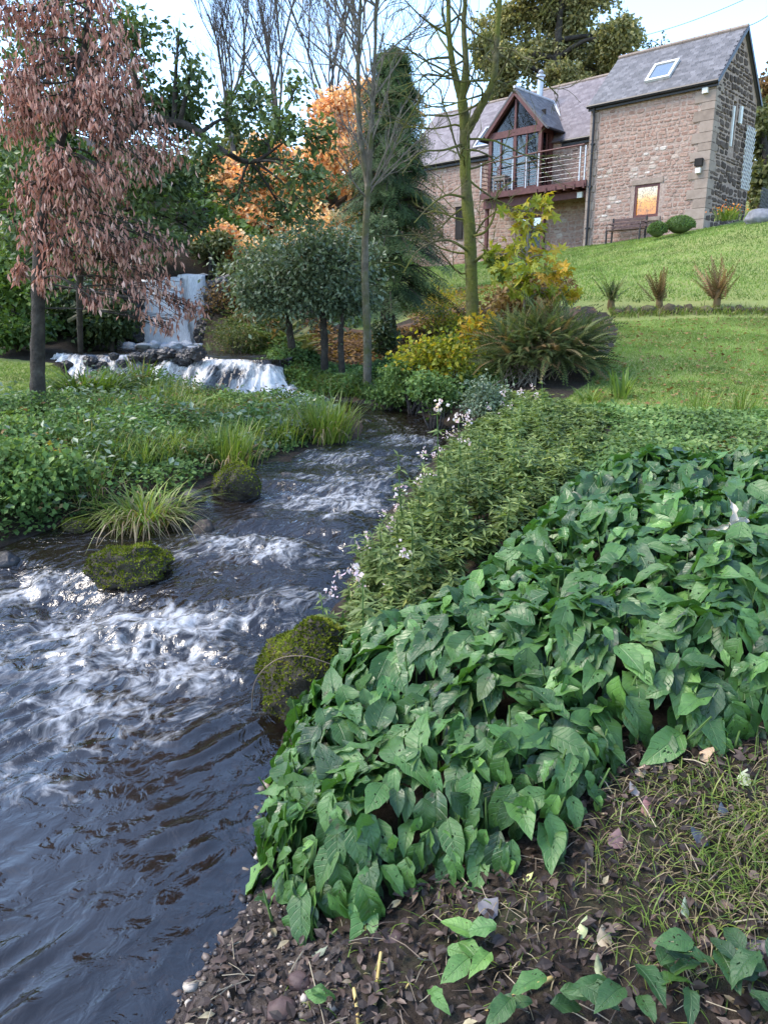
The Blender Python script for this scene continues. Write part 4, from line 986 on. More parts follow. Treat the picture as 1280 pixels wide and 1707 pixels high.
# ------------------------------------------------------------------ trees
BARK = surf('grey_brown_bark', [(.3, (.022, .018, .014)), (.55, (.05, .042, .034)), (.8, (.10, .09, .07))], 9, .95, .9, .03)
BARKPALE = surf('pale_lichened_bark', [(.3, (.07, .058, .042)), (.55, (.15, .13, .095)), (.8, (.27, .25, .20))], 8, .95, .8, .03, second=(3, (.085, .09, .03), .45, .62))
BARKMOSS = surf('mossy_bark', [(.3, (.045, .038, .022)), (.55, (.095, .085, .038)), (.8, (.16, .14, .075))], 9, .95, 1.0, .03, second=(2.6, (.115, .12, .022), .40, .58))
TWIG = surf('bare_twig', [(.3, (.05, .042, .036)), (.8, (.13, .11, .095))], 15, .9, .2)
TWIGPALE = surf('pale_bare_twig', [(.3, (.12, .10, .08)), (.8, (.24, .21, .165))], 15, .9, .2)

def poly_points(poly, n):
    poly = np.asarray(poly, float); lo, hi = poly.min(0), poly.max(0); r = []
    c = 0
    while c < n:
        q = rng.uniform(lo, hi, (n * 2, 2)); q = q[inside(poly, q[:, 0], q[:, 1])]; r.append(q); c += len(q)
    return np.concatenate(r)[:n]
def frond_tpl(n=13, arch=.35, w=.3):
    v = []; f = []
    for i in range(n):
        t = .06 + .94 * i / n; L = w * (1 - t) ** .75 + .02; zz = -arch * t * t; zz2 = -arch * (t + .06) ** 2
        for s in (-1, 1):
            b = len(v); v += [(0, t - .025, zz), (0, t + .04, zz2), (s * L, t + .10, zz - .06 * L / w)]; f.append((b, b + 1, b + 2) if s > 0 else (b, b + 2, b + 1))
    b = len(v); v += [(-.01, 0, 0), (.01, 0, 0), (0, 1, -arch)]; f.append((b, b + 1, b + 2))
    return T(v, f)
def crown_leaves(mb, pts, n_each, sig, tpl, lsize, droop, var0, varsd, zbias=.6, hang=0.0):
    pts = np.asarray(pts); n = len(pts) * n_each
    base = np.repeat(pts, n_each, 0); off = rng.normal(size=(n, 3)) * sig
    off[:, 2] *= .75
    p = base + off
    cv = np.repeat(var0 + rng.normal(size=len(pts)) * varsd * .7, n_each) + rng.normal(size=n) * varsd
    y = unit(rng.normal(size=(n, 3)) * (1 - hang) + V3(0, 0, -1) * (droop + 2.5 * hang) + off / (sig + 1e-6) * .25)
    z = unit(rng.normal(size=(n, 3)) * .75 + V3(0, 0, 1) * zbias)
    scatter(mb, tpl, p, y, z, lsize * rng.uniform(.65, 1.25, n), np.clip(cv, 0, 1))
def tree(name, label, trunk, clumps, lmat, tpl, lsize, bark=BARK, droop=.4, hang=0.0, nsub=12, sig=.17, varsd=.16, group=None, cat='tree', limb=.35, arch=.12, twr=.012, k=9, zbias=.6, wob=.07, hangfrom=False, r0max=9.0, leaf_objs=False):
    """trunk: [(px,py,Y,radius)], clumps: [(px,py,Y,rx_px,ry_px,leaves,var)]"""
    P = np.array([atY(a, b, c) for a, b, c, _ in trunk]); rr = np.array([[t[3]] for t in trunk], float)
    if P[0][2] > gz(P[0][0], P[0][1]) - .05: P[0][2] = gz(P[0][0], P[0][1]) - .15
    TP = spline(np.hstack([P, rr]), 8 * len(P)); T_, TRd = TP[:, :3], np.maximum(TP[:, 3], .006)
    root = thing(name, label, cat, (P[0][0], P[0][1], P[0][2]), group)
    wood = MB(); wood.tube(T_, TRd, k, wob=wob); lv = MB()
    for (a, b, c, rx, ry, nl, var) in clumps:
        ce = atY(a, b, c); RX = px2m(rx, ce); RZ = px2m(ry, ce); R3 = V3(RX, RX * .9, RZ)
        cost = np.linalg.norm(T_ - ce, axis=1) + 2.0 * np.maximum(0, T_[:, 2] - ce[2] + .15 * RZ)
        if hangfrom: cost = np.linalg.norm(T_ - ce, axis=1) + 2.0 * np.maximum(0, ce[2] - T_[:, 2] + .15) + 3.0 * np.maximum(0, .9 - (T_[:, 2] - T_[0, 2]))
        i = int(np.argmin(cost)); st = T_[i]; d = np.linalg.norm(ce - st)
        mid_ = (st + ce) / 2 + V3(0, 0, arch * d) + rng.normal(size=3) * .06 * d
        L = spline([st, mid_, ce], 12); r0 = min(TRd[i] * .75, .02 + limb * .06 * d + .3 * TRd[i], r0max)
        wood.tube(L, np.linspace(r0, max(.008, twr), 12), 6)
        dirs = rand_dirs(nsub); q = ce + dirs * R3 * (rng.uniform(.25, 1, (nsub, 1)) ** .5)
        pts = []
        for s_ in q:
            o = L[rng.integers(5, 12)]; mm = (o + s_) / 2 + rng.normal(size=3) * .08 * RX + V3(0, 0, .08 * RZ)
            tw = spline([o, mm, s_], 7); wood.tube(tw, np.linspace(twr, .003, 7), 4, cap=False)
            pts += [tw[3], tw[4], tw[5], tw[6], tw[6]]
        if nl: crown_leaves(lv, pts, max(1, nl // len(pts)), sig * (RX + RZ) / 2 * 1.25, tpl, lsize, droop, var, varsd, zbias, hang)
    put('trunk', wood, bark, root, sm=True)
    if lv.n and leaf_objs:
        from mathutils import Matrix
        V = np.concatenate(lv.v).reshape(-1, len(tpl[0]), 3); A = np.concatenate(lv.a).reshape(-1, len(tpl[0]))[:, 0]; cache = {}
        tv = tpl[0]; pin = np.linalg.pinv(np.column_stack([tv, np.ones(len(tv))]))
        for leaf, var in zip(V, A):
            M = (pin @ leaf); key = int(round(var * 7))
            if key not in cache: cache[key] = MB().add(tv, tpl[1], key / 7).build('leaf', lmat)
            o = bpy.data.objects.new('leaf', cache[key]); COL.objects.link(o); o.parent = root
            t_ = M[3] - OFF[root.name]; o.matrix_basis = Matrix([[*(float(M[c][r]) for c in range(3)), float(t_[r])] for r in range(3)] + [[0, 0, 0, 1]])
    elif lv.n: put('crown', lv, lmat, root)
    return root
def bare_branches(mb, p, d, L, r, lev, maxlev, nch, up=.25, spread=.55, minr=.004, bend=.12):
    n = 6 if lev < 2 else 4; pts = [p]; dd = unit(d)
    for i in range(n):
        dd = unit(dd + rng.normal(size=3) * bend + V3(0, 0, up * .12)); pts.append(pts[-1] + dd * L / n)
    pts = np.array(pts); r1 = max(minr * .7, r * (.45 if lev else .55)); mb.tube(pts, np.linspace(r, r1, n + 1), 6 if lev < 2 else (4 if lev < 3 else 3), cap=False)
    if lev >= maxlev: return
    for k in range(nch):
        t = rng.uniform(.25, 1.0); i = min(int(t * n), n - 1); b = pts[i] + (pts[i + 1] - pts[i]) * (t * n - i)
        ax = rand_dirs(1)[0]; nd = unit(unit(pts[i + 1] - pts[i]) + spread * unit(ax - (ax @ dd) * dd) * rng.uniform(.6, 1.4) + V3(0, 0, up * .5))
        bare_branches(mb, b, nd, L * rng.uniform(.45, .7), max(minr, r * rng.uniform(.35, .55)), lev + 1, maxlev, nch, up, spread, minr, bend)

DGREEN = leafmat('dark_green_leaf', [(0, (.036, .058, .024)), (.4, (.075, .115, .042)), (.75, (.135, .185, .066)), (1, (.23, .27, .11))], .25, .5, .3)
MGREEN = leafmat('mid_green_leaf', [(0, (0.033, 0.068, 0.015)), (.4, (0.075, 0.135, 0.030)), (.75, (0.143, 0.210, 0.045)), (1, (0.255, 0.285, 0.075))], .3, .5, .3)
BROWN = leafmat('dead_copper_leaf', [(0, (.12, .055, .042)), (.3, (.26, .125, .09)), (.6, (.42, .225, .17)), (.85, (.55, .34, .26)), (1, (.62, .45, .36))], .25, .65, .2, tint=(1.2, .85, .7))
ORANGE = leafmat('orange_autumn_leaf', [(0, (.30, .17, .10)), (.3, (.66, .36, .18)), (.6, (.85, .55, .26)), (.85, (.88, .66, .34)), (1, (.85, .72, .42))], .4, .6, .2, tint=(1.2, .9, .5))
OLIVE = leafmat('olive_oak_leaf', [(0, (.065, .075, .032)), (.35, (.14, .15, .06)), (.7, (.25, .24, .10)), (1, (.42, .36, .16))], .3, .55, .25)
CONIF = leafmat('conifer_spray', [(0, (.024, .045, .018)), (.4, (.055, .092, .030)), (.75, (.095, .145, .042)), (1, (.15, .20, .065))], .15, .6, .2)
GREYG = leafmat('grey_green_leaf', [(0, (.04, .065, .035)), (.4, (.09, .13, .07)), (.75, (.15, .20, .11)), (1, (.23, .28, .17))], .2, .42, .45)
YELLOW = leafmat('yellow_green_leaf', [(0, (.07, .10, .012)), (.4, (.20, .23, .025)), (.7, (.36, .33, .03)), (1, (.46, .27, .03))], .4, .5, .3)
RUST = leafmat('rust_mixed_leaf', [(0, (.07, .045, .02)), (.4, (.16, .09, .035)), (.75, (.26, .16, .06)), (1, (.36, .26, .11))], .3, .6, .2)

# distant woods first: slopes behind the falls and behind the house (each tree its own object)
far = [ # px, base py, Y, top py, half-width px, material, var, leaves, label
 (40, 470, 24, 200, 110, MGREEN, .35, 6500, 'dark broadleaf tree in the wood at the far left edge'),
 (170, 450, 27, 260, 100, DGREEN, .35, 6000, 'shaded broadleaf tree behind the brown-leaved tree'),
 (300, 430, 30, 290, 80, MGREEN, .4, 4500, 'green tree on the slope above the waterfall'),
 (385, 420, 36, 230, 80, OLIVE, .3, 5000, 'olive tree between the waterfall and the orange beech'),
 (700, 420, 50, 235, 60, OLIVE, .25, 3000, 'small olive tree glimpsed between the conifer and the house'),
 (1290, 330, 40, 120, 70, RUST, .5, 6000, 'rusty autumn tree at the right edge behind the gable'),
 (1272, 345, 37, 175, 26, OLIVE, .35, 3500, 'narrow olive shrub tree just behind the gable corner'),
]
for (px, bp, Yd, tp, hw, mt, var, nl, lab) in far:
    cl = []; hgt = bp - tp
    for j in range(9):
        f = j / 8; w = hw * (.55 + .6 * math.sin(math.pi * min(1, f * .9 + .12))) * .62
        cl.append((px + rng.uniform(-.6, .6) * hw, bp - hgt * (.12 + .80 * f), Yd + rng.uniform(-1.5, 1.5), w, hgt * .17, nl // 9, var + rng.uniform(-.1, .15)))
    tree('woodland_tree', lab, [(px, bp, Yd, .28), (px + 5, bp - hgt * .4, Yd, .2), (px - 4, bp - hgt * .85, Yd, .05)], cl, mt, LEAFW, .26, sig=.26, group='trees in the wood behind', nsub=9, twr=.02)
# big oak behind the house
cl = []
for (x, y, rx, ry, v) in ((850,40,50,46,.45),(915,20,60,44,.4),(985,20,56,44,.5),(840,110,40,36,.4),(905,95,56,40,.55),(975,85,60,42,.6),(1025,70,36,40,.5),(880,-40,70,46,.45),(970,-50,80,46,.4),(1010,115,40,22,.6),(940,130,46,22,.5),(1048,60,18,26,.5),(812,80,26,34,.4),(845,155,30,20,.4)):
    cl.append((x, y, 47 + rng.uniform(-2, 2), rx * .98, ry * .95, 3000, v + .2))
tree('oak_tree', 'big yellowing oak standing behind the house roof', [(925, 330, 47, .4), (925, 180, 47, .3), (930, 60, 47, .2), (940, -40, 47, .08)], cl, OLIVE, LEAFW, .22, sig=.15, nsub=16, twr=.03, varsd=.24, arch=.05)
tree('young_tree', 'thin sparse treetop showing above the tower roof against the sky', [(1100, 240, 52, .12), (1100, 120, 52, .06), (1102, 66, 52, .02)], [(1085, 92, 52, 16, 18, 90, .3), (1112, 82, 52, 14, 20, 90, .3), (1075, 75, 52, 8, 10, 30, .3)], DGREEN, LEAFW, .22, sig=.3, nsub=7)
# orange beeches
cl = []
for (x, y, rx, ry, v) in ((500,330,62,50,.6),(575,300,60,56,.5),(620,250,44,50,.4),(560,200,44,36,.35),(450,330,58,44,.6),(400,370,48,40,.45),(520,390,66,44,.75),(600,390,52,52,.6),(440,280,52,40,.55),(640,330,40,70,.5),(660,200,40,40,.35),(470,420,44,30,.8),(360,300,40,44,.5),(540,260,44,50,.45),(610,170,30,26,.3),(380,430,40,24,.5)):
    cl.append((x, y, 25 + rng.uniform(-1.5, 1.5), rx * 1.05, ry * 1.05, 2300, v + .12))
tree('beech_tree', 'large orange and gold autumn beech beyond the conifer', [(560, 520, 25, .35), (555, 400, 25, .28), (550, 260, 25, .15), (555, 150, 25, .04)], cl, ORANGE, LEAFW, .15, sig=.18, nsub=16, varsd=.22, twr=.012)
tree('beech_sapling', 'low golden-orange branch spray beside the waterfall top', [(395, 505, 20.5, .08), (390, 450, 20.5, .06), (370, 410, 20.5, .02)], [(365, 400, 20, 34, 24, 900, .45), (405, 420, 20, 26, 30, 800, .8), (345, 415, 20, 22, 14, 500, .3), (392, 450, 20, 12, 20, 300, .85)], ORANGE, LEAFW, .12, sig=.25)
# bare ash trees against the sky
for (px, bp, Yd, tp, w, lab, sd_) in ((470, 470, 30, -60, .5, 'tall bare grey tree with fine upswept twigs above the orange beech', 1), (555, 460, 33, -20, .5, 'second bare tree with fine twigs right of the tallest one', 2), (395, 460, 32, 20, .5, 'bare twiggy tree left of centre above the overhanging branch', 3)):
    b = atY(px, bp, Yd); t_ = atY(px, tp, Yd); b[2] = gz(b[0], b[1]) - .2; H = t_[2] - b[2]
    root = thing('bare_tree', lab, 'tree', b, 'bare trees against the sky'); mb = MB()
    st = spline([b, b + V3(.1, 0, H * .3), b + V3(-.05, 0, H * .55)], 10); mb.tube(st, np.linspace(.13, .07, 10), 8)
    put('trunk', mb, TWIG, root, sm=True); mb = MB()
    for k in range(6): bare_branches(mb, st[rng.integers(5, 10)], unit(V3(rng.uniform(-.45, .45), rng.uniform(-.4, .4), 1)), H * rng.uniform(.38, .52), .05, 0, 3, 5, .35, .42, .005, .10)
    put('crown', mb, TWIG, root)
# green tree at left with the long overhanging limb
cl = []
for (x, y, rx, ry, nl, v) in ((40,60,70,60,1500,.45),(130,50,70,50,1500,.45),(220,70,60,50,1500,.4),(40,180,70,60,1800,.4),(130,170,60,60,1500,.4),(230,170,60,60,1800,.35),(300,200,44,50,1500,.3),(320,120,26,40,500,.3),(50,300,70,60,2000,.35),(150,300,70,50,1600,.35),(250,290,60,56,1800,.3),(310,310,40,44,1100,.3),(60,400,60,50,1500,.4),(180,400,60,44,1300,.35),(270,390,44,40,1000,.35),(340,270,30,36,500,.3),(300,50,20,20,160,.35),
        (430,170,46,30,900,.35),(480,200,44,34,1000,.4),(530,230,36,30,700,.4),(440,240,50,30,900,.3),(500,300,46,34,900,.35),(420,300,40,24,500,.3),(470,350,44,24,600,.35),(385,200,34,30,500,.3),(395,340,36,18,350,.3),(540,300,26,26,350,.4),(490,150,26,26,350,.4),(345,380,30,24,350,.3),(520,370,24,16,200,.35)):
    cl.append((x, y, 12.5 + rng.uniform(-.8, .8), rx, ry, int(nl * (.42 if x > 350 else (.5 if y < 130 else .68))), v + .16))
tree('oak_tree', 'dark green tree behind the brown one, with a long limb reaching right', [(128, 545, 14.5, .045), (135, 430, 13.6, .06), (170, 300, 13, .085), (215, 215, 12.8, .075), (300, 205, 12.6, .06), (370, 250, 12.4, .045), (420, 270, 12.4, .035), (470, 240, 12.4, .012)], cl, DGREEN, LEAF2, .115, sig=.24, nsub=10, droop=.3, twr=.008)
for (px, py, Yd, w, h, nl, v, lab, mt) in ((262, 408, 18.6, 56, 26, 2600, .35, 'green bush hanging over the top of the waterfall', DGREEN), (350, 405, 19.2, 44, 22, 2200, .35, 'olive bush at the right shoulder of the waterfall', OLIVE), (400, 470, 19.0, 46, 34, 2600, .2, 'dull bush covering the rock right of the waterfall', OLIVE), (20, 470, 15, 90, 50, 5000, .45, 'bright green maple foliage low behind the brown-leaved trunk', MGREEN), (110, 520, 17, 90, 50, 4500, .15, 'dark shaded bush below the wood on the left', DGREEN), (185, 530, 16.5, 60, 36, 3500, .2, 'dark evergreen bush left of the waterfall', DGREEN), (178, 462, 18, 34, 46, 2200, .15, 'deep green ivy-like bush hanging beside the waterfall', DGREEN), (20, 540, 14.5, 80, 30, 3500, .3, 'low green bank bush at the left edge above the lawn', MGREEN)):
    c = atY(px, py, Yd); b = gz(c[0], c[1])
    tree('bush', lab, [(px, py + h, Yd, .06), (px, py, Yd, .03)], [(px + rng.uniform(-.5, .5) * w, py + rng.uniform(-.5, .6) * h, Yd + rng.uniform(-.5, .5), w * .5, h * .5, nl // 6, v) for _ in range(6)], mt, LEAFW, .11, sig=.28, cat='bush')
s1 = MB(); a = atY(115, 535, 14.6); b = atY(150, 515, 14.4); c_ = atY(168, 500, 14.5); s1.tube([a, b, c_], [.04, .035, .012], 6); s1.tube([b, atY(185, 517, 14.2), atY(195, 520, 14.2)], [.025, .015, .008], 5); s1.tube([b, atY(140, 508, 14.6)], [.02, .006], 5)
put('dead_branch', s1, BARKPALE, None, label='pale forked dead branch lying on the left bank below the wood', cat='branch')

LEAFD = T([(0, 0, 0), (.17, .4, .10), (.05, 1, -.1), (-.15, .5, .10)], [(0, 1, 2), (0, 2, 3)])
# young tree with hanging dead copper leaves
cl = []
for (x, y, rx, ry, nl, v) in ((30,30,34,34,150,.45),(80,50,34,40,200,.45),(140,50,40,40,260,.5),(190,60,34,50,300,.5),(215,100,26,40,220,.5),(60,110,40,30,200,.4),(20,120,24,24,120,.4),(30,180,24,26,110,.4),(120,120,40,34,230,.45),(170,140,36,26,180,.5),(100,170,34,24,120,.45),(150,190,34,26,150,.45),(250,200,32,32,240,.5),(270,260,34,36,280,.5),(230,260,30,30,200,.5),(180,220,34,26,130,.45),
        (80,280,30,32,180,.5),(50,310,34,28,150,.45),(110,300,36,34,220,.5),(150,320,34,36,240,.5),(130,370,42,36,300,.45),(180,350,36,38,300,.5),(80,370,26,36,180,.45),(200,400,38,32,320,.5),(250,400,32,36,300,.5),(170,430,30,26,220,.45),(225,450,32,36,320,.45),(110,420,34,26,200,.45),(285,410,22,34,200,.5),(240,500,20,34,240,.5),(270,470,20,26,160,.5),(185,475,16,26,130,.45),(300,500,18,34,150,.45),(325,515,14,18,80,.45),(75,470,12,22,90,.55),(30,450,10,16,30,.5),(285,540,12,14,50,.45),(160,500,10,12,40,.4)):
    cl.append((x, y, 8.9 + rng.uniform(-.5, .45), rx * 1.1, ry * 1.1, int(nl * (.34 if y > 455 and x > 200 else .52)), v + .14))
bp = np.array([(-10, -10), (160, -30), (225, 60), (240, 150), (300, 240), (300, 380), (325, 500), (290, 540), (230, 510), (150, 460), (60, 400), (20, 330), (0, 200)], float)
for q_ in poly_points(bp, 46): cl.append((q_[0], q_[1], 8.9 + rng.uniform(-.55, .5), 30, 30, 45, .55))
tree('brown_leaved_tree', 'slim young tree hung with dead copper-brown leaves on the left lawn edge', [(62, 692, 9, .092), (64, 560, 9, .08), (66, 430, 9, .072), (74, 340, 9, .055), (100, 245, 9, .045), (132, 120, 9, .035), (150, 20, 9, .02), (155, -60, 9, .01)], cl, BROWN, LEAFD, .088, BARK, droop=.9, hang=.45, sig=.27, nsub=18, twr=.003, arch=.10, varsd=.2, limb=.02, wob=.05, hangfrom=True, r0max=.011)

# conifer
cb = atY(655, 605, 17); cb[2] = gz(cb[0], cb[1]); ct = atY(655, 72, 16.6)
root = thing('conifer', 'dark green conical conifer with drooping sprays beside the house', 'tree', cb); mb = MB()
mb.tube(spline([cb - V3(0, 0, .2), cb + V3(-.12, 0, .7), cb + V3(-.2, 0, 1.6), (cb + ct) / 2, ct], 20), np.linspace(.19, .02, 20), 9, wob=.06)
lv = MB(); H = ct[2] - cb[2]
SPRAY = frond_tpl(4, .25, .24)
for i in range(400):
    f = rng.uniform(.17, .985); zc = cb[2] + H * f; R = 1.75 * (1 - f) ** .66 * rng.uniform(.4, 1.22) + .08; 
    az = rng.uniform(0, 2 * np.pi); d = V3(math.cos(az), math.sin(az), 0); ax = cb + (ct - cb) * f + V3(-.12 * (1 - f), 0, 0)
    P = spline([ax, ax + d * R * .5 + V3(0, 0, .06), ax + d * R + V3(0, 0, -.22 * R)], 9); mb.tube(P, np.linspace(.02, .005, 9), 4, cap=False)
    n_ = int(40 + 34 * R); t = rng.uniform(.25, 1, n_) ** .7 * 8; k_ = np.minimum(t.astype(int), 7); pos = P[k_] + (P[k_ + 1] - P[k_]) * (t - k_)[:, None]
    sidev = V3(-d[1], d[0], 0); pos = pos + sidev * (rng.normal(size=(n_, 1)) * .13) + V3(0, 0, -.05) * rng.uniform(0, 2, (n_, 1))
    yd = unit(d * .8 + sidev * rng.normal(size=(n_, 1)) * .7 + V3(0, 0, -.75) + rng.normal(size=(n_, 3)) * .25)
    scatter(lv, SPRAY, pos, yd, unit(V3(0, 0, 1) * .5 + d + rng.normal(size=(n_, 3)) * .4), rng.uniform(.13, .27, n_), np.clip(.42 + .22 * rng.normal() + .12 * rng.normal(size=n_), 0, 1))
put('trunk', mb, BARK, root, sm=True); put('crown', lv, CONIF, root)

# pair of small evergreens in front of it
tree('holly_tree', 'left of two small grey-green evergreens on the far bank', [(492, 622, 14.8, .085), (484, 560, 14.8, .07), (478, 500, 14.8, .055), (475, 440, 14.8, .03)],
     [(x, y, 14.6 + rng.uniform(-.4, .4), rx * 1.15 * rng.uniform(.8, 1.2), ry * 1.15 * rng.uniform(.7, 1.2), 760, v + .28) for (x, y, rx, ry, v) in ((445,430,34,24,.55),(480,420,34,26,.5),(430,470,34,26,.5),(475,470,36,30,.45),(500,500,28,24,.45),(440,505,30,16,.4),(410,480,20,20,.5),(505,450,26,26,.45))], GREYG, LEAF2, .10, sig=.55, nsub=9, varsd=.22, droop=.5)
tree('holly_tree', 'right of two small evergreens, darker, with a forked trunk', [(540, 628, 14.3, .075), (541, 570, 14.3, .07), (538, 510, 14.3, .05), (545, 440, 14.3, .03)],
     [(x, y, 14.2 + rng.uniform(-.4, .4), rx * 1.15 * rng.uniform(.8, 1.2), ry * 1.15 * rng.uniform(.7, 1.2), 760, v + .2) for (x, y, rx, ry, v) in ((550,420,36,30,.3),(585,440,30,34,.3),(540,470,36,28,.35),(575,490,34,28,.35),(525,440,28,30,.35),(600,505,22,20,.35),(548,510,26,16,.3),(530,405,24,16,.35))], GREYG, LEAF2, .10, sig=.55, nsub=9, varsd=.22, droop=.5)
s1 = MB()
tree('sapling', 'thin dark stem between the two evergreens and the slim tall tree', [(572, 630, 14.1, .06), (568, 570, 14.1, .055), (572, 520, 14.1, .03)], [(575, 515, 14.1, 20, 14, 300, .3)], GREYG, LEAF2, .07)
cl_ = [(690, 470, 16.5, 20, 24, 500, .3)]
# slim twin-stemmed bare tree
b = atY(612, 626, 13); b[2] = gz(b[0], b[1]) - .1
root = thing('slim_tree', 'tall slim bare tree with pale twin stems before the conifer', 'tree', b); mb = MB()
st = np.array([b] + [atY(x, y, 13) for x, y in ((612, 560), (608, 440), (612, 330), (618, 240), (622, 150), (626, 60), (628, -60))]); S1 = spline(st, 50); mb.tube(S1, np.linspace(.078, .016, 50), 9, wob=.04)
st2 = np.array([atY(x, y, 13) for x, y in ((613, 310), (600, 220), (597, 120), (600, 30), (602, -60))]); S2 = spline(st2, 30); mb.tube(S2, np.linspace(.05, .016, 30), 7)
put('trunk', mb, BARKPALE, root, sm=True); mb = MB()
for Sx, n_ in ((S1, 26), (S2, 16)):
    for k in range(n_):
        i = rng.integers(int(len(Sx) * .42), len(Sx) - 1); bare_branches(mb, Sx[i], unit(V3(rng.uniform(-1, 1), rng.uniform(-.6, .6), rng.uniform(.5, 1.4))), rng.uniform(.7, 1.7), .016, 1, 3, 4, .3, .5, .004, .12)
put('crown', mb, TWIGPALE, root)
# mossy forked bare tree
b = atY(788, 606, 11.6); b[2] = gz(b[0], b[1]) - .1
root = thing('mossy_tree', 'bare forked tree with bright mossy bark in front of the house', 'tree', b); mb = MB()
def stem(pts, r0, r1, k=9):
    Q = spline(np.array([atY(x, y, yy) for x, y, yy in pts]), 8 * len(pts)); mb.tube(Q, np.linspace(r0, r1, len(Q)), k, wob=.05); return Q
m0 = np.array([b] + [atY(x, y, 11.6) for x, y in ((787, 520), (783, 400), (776, 300), (774, 210), (770, 165))]); Q0 = spline(m0, 40); mb.tube(Q0, np.linspace(.098, .07, 40), 10, wob=.05)
Q1 = stem([(770, 170, 11.6), (755, 110, 11.6), (748, 50, 11.6), (747, -60, 11.6)], .055, .025)
Q2 = stem([(768, 180, 11.6), (776, 110, 11.5), (773, 40, 11.5), (780, -60, 11.5)], .055, .025)
Q3 = stem([(775, 225, 11.6), (800, 180, 11.4), (822, 130, 11.3), (828, 60, 11.3), (836, -60, 11.2)], .062, .03)
put('trunk', mb, BARKMOSS, root, sm=True); mb = MB()
for Qx, n_, lo in ((Q0, 16, .3), (Q1, 9, .1), (Q2, 8, .2), (Q3, 12, .2)):
    for k in range(n_):
        i = rng.integers(int(len(Qx) * lo), len(Qx) - 1); bare_branches(mb, Qx[i], unit(V3(rng.uniform(-1, 1), rng.uniform(-.5, .5), rng.uniform(-.25, .7))), rng.uniform(.6, 1.5), .016, 1, 3, 3, .12, .6, .004, .2)
for pts, r in (([(783, 420, 11.6), (745, 400, 11.2), (700, 415, 11), (672, 455, 10.9)], .022), ([(778, 330, 11.6), (745, 325, 11.3), (715, 345, 11.2), (690, 372, 11)], .02), ([(772, 240, 11.6), (740, 250, 11.3), (700, 255, 11.2), (670, 290, 11.1)], .02), ([(748, 60, 11.6), (705, 30, 11.5), (665, -10, 11.5)], .02), ([(752, 95, 11.6), (712, 100, 11.5), (690, 120, 11.4)], .02), ([(786, 440, 11.6), (815, 420, 11.3), (850, 415, 11.2), (868, 395, 11.2)], .03), ([(784, 395, 11.6), (810, 385, 11.3), (826, 350, 11.3), (830, 320, 11.2), (858, 300, 11.2)], .022)):
    Q = spline(np.array([atY(*p) for p in pts]), 18); mb.tube(Q, np.linspace(r, .006, 18), 5, cap=False)
    for k in range(5): bare_branches(mb, Q[rng.integers(5, 17)], unit(rng.normal(size=3) * V3(1, .6, .8)), .35, .007, 2, 3, 3, .1, .6, .003, .2)
put('crown', mb, BARKMOSS, root)
# ------------------------------------------------------------------ plant builders
def blades(mb, base, az, L, out_, drop, w, var, seg=5):
    """arching strap leaves: base (N,3), azimuth, length, outward share, droop"""
    base = np.asarray(base, float); n = len(base); t = np.linspace(0, 1, seg + 1)
    d = np.stack([np.cos(az), np.sin(az), np.zeros(n)], -1); sd_ = np.stack([-np.sin(az), np.cos(az), np.zeros(n)], -1)
    L = np.zeros(n) + L; out_ = np.zeros(n) + out_; drop = np.zeros(n) + drop; w = np.zeros(n) + w
    P = base[:, None] + d[:, None] * (L[:, None] * out_[:, None] * t ** 1.3)[..., None] + V3(0, 0, 1) * (L[:, None] * (t * (1 - .35 * out_[:, None]) - drop[:, None] * t ** 2.6))[..., None]
    ww = (w[:, None] * np.minimum(1, (1.02 - t) * 2.2) * .5)[..., None]
    v = np.stack([P - sd_[:, None] * ww, P + sd_[:, None] * ww], 2).reshape(-1, 3)
    k = (seg + 1) * 2; i = np.arange(seg) * 2; f = np.stack([i, i + 1, i + 3, i + 2], -1)[None] + (np.arange(n) * k)[:, None, None]
    mb.add(v, f.reshape(-1, 4), np.repeat(np.zeros(n) + var, k))
GRASS = leafmat('grass_blade', [(0, (.085, .14, .03)), (.4, (.165, .25, .055)), (.75, (.25, .34, .09)), (1, (.42, .40, .20))], .35, .5, .25, patch=.25, pscale=.8)
SEDGE = leafmat('sedge_blade', [(0, (.05, .09, .02)), (.4, (.12, .19, .03)), (.7, (.22, .27, .05)), (.86, (.33, .26, .15)), (1, (.20, .13, .08))], .35, .45, .35)
WEED = leafmat('ground_cover_leaf', [(0, (.04, .075, .022)), (.35, (.085, .15, .042)), (.7, (.16, .25, .075)), (1, (.28, .36, .13))], .32, .6, .18, patch=.35, pscale=1.2)
FERNM = leafmat('autumn_fern', [(0, (0.033, 0.054, 0.021)), (.35, (0.090, 0.120, 0.038)), (.65, (0.180, 0.188, 0.075)), (.85, (0.255, 0.180, 0.105)), (1, (0.330, 0.195, 0.105))], .3, .6, .2)
FERNB = leafmat('rusty_fern', [(0, (0.065, 0.052, 0.023)), (.4, (0.156, 0.117, 0.052)), (.8, (0.260, 0.156, 0.078)), (1, (0.338, 0.208, 0.117))], .3, .6, .2)
FROND = frond_tpl(20, .35, .19)
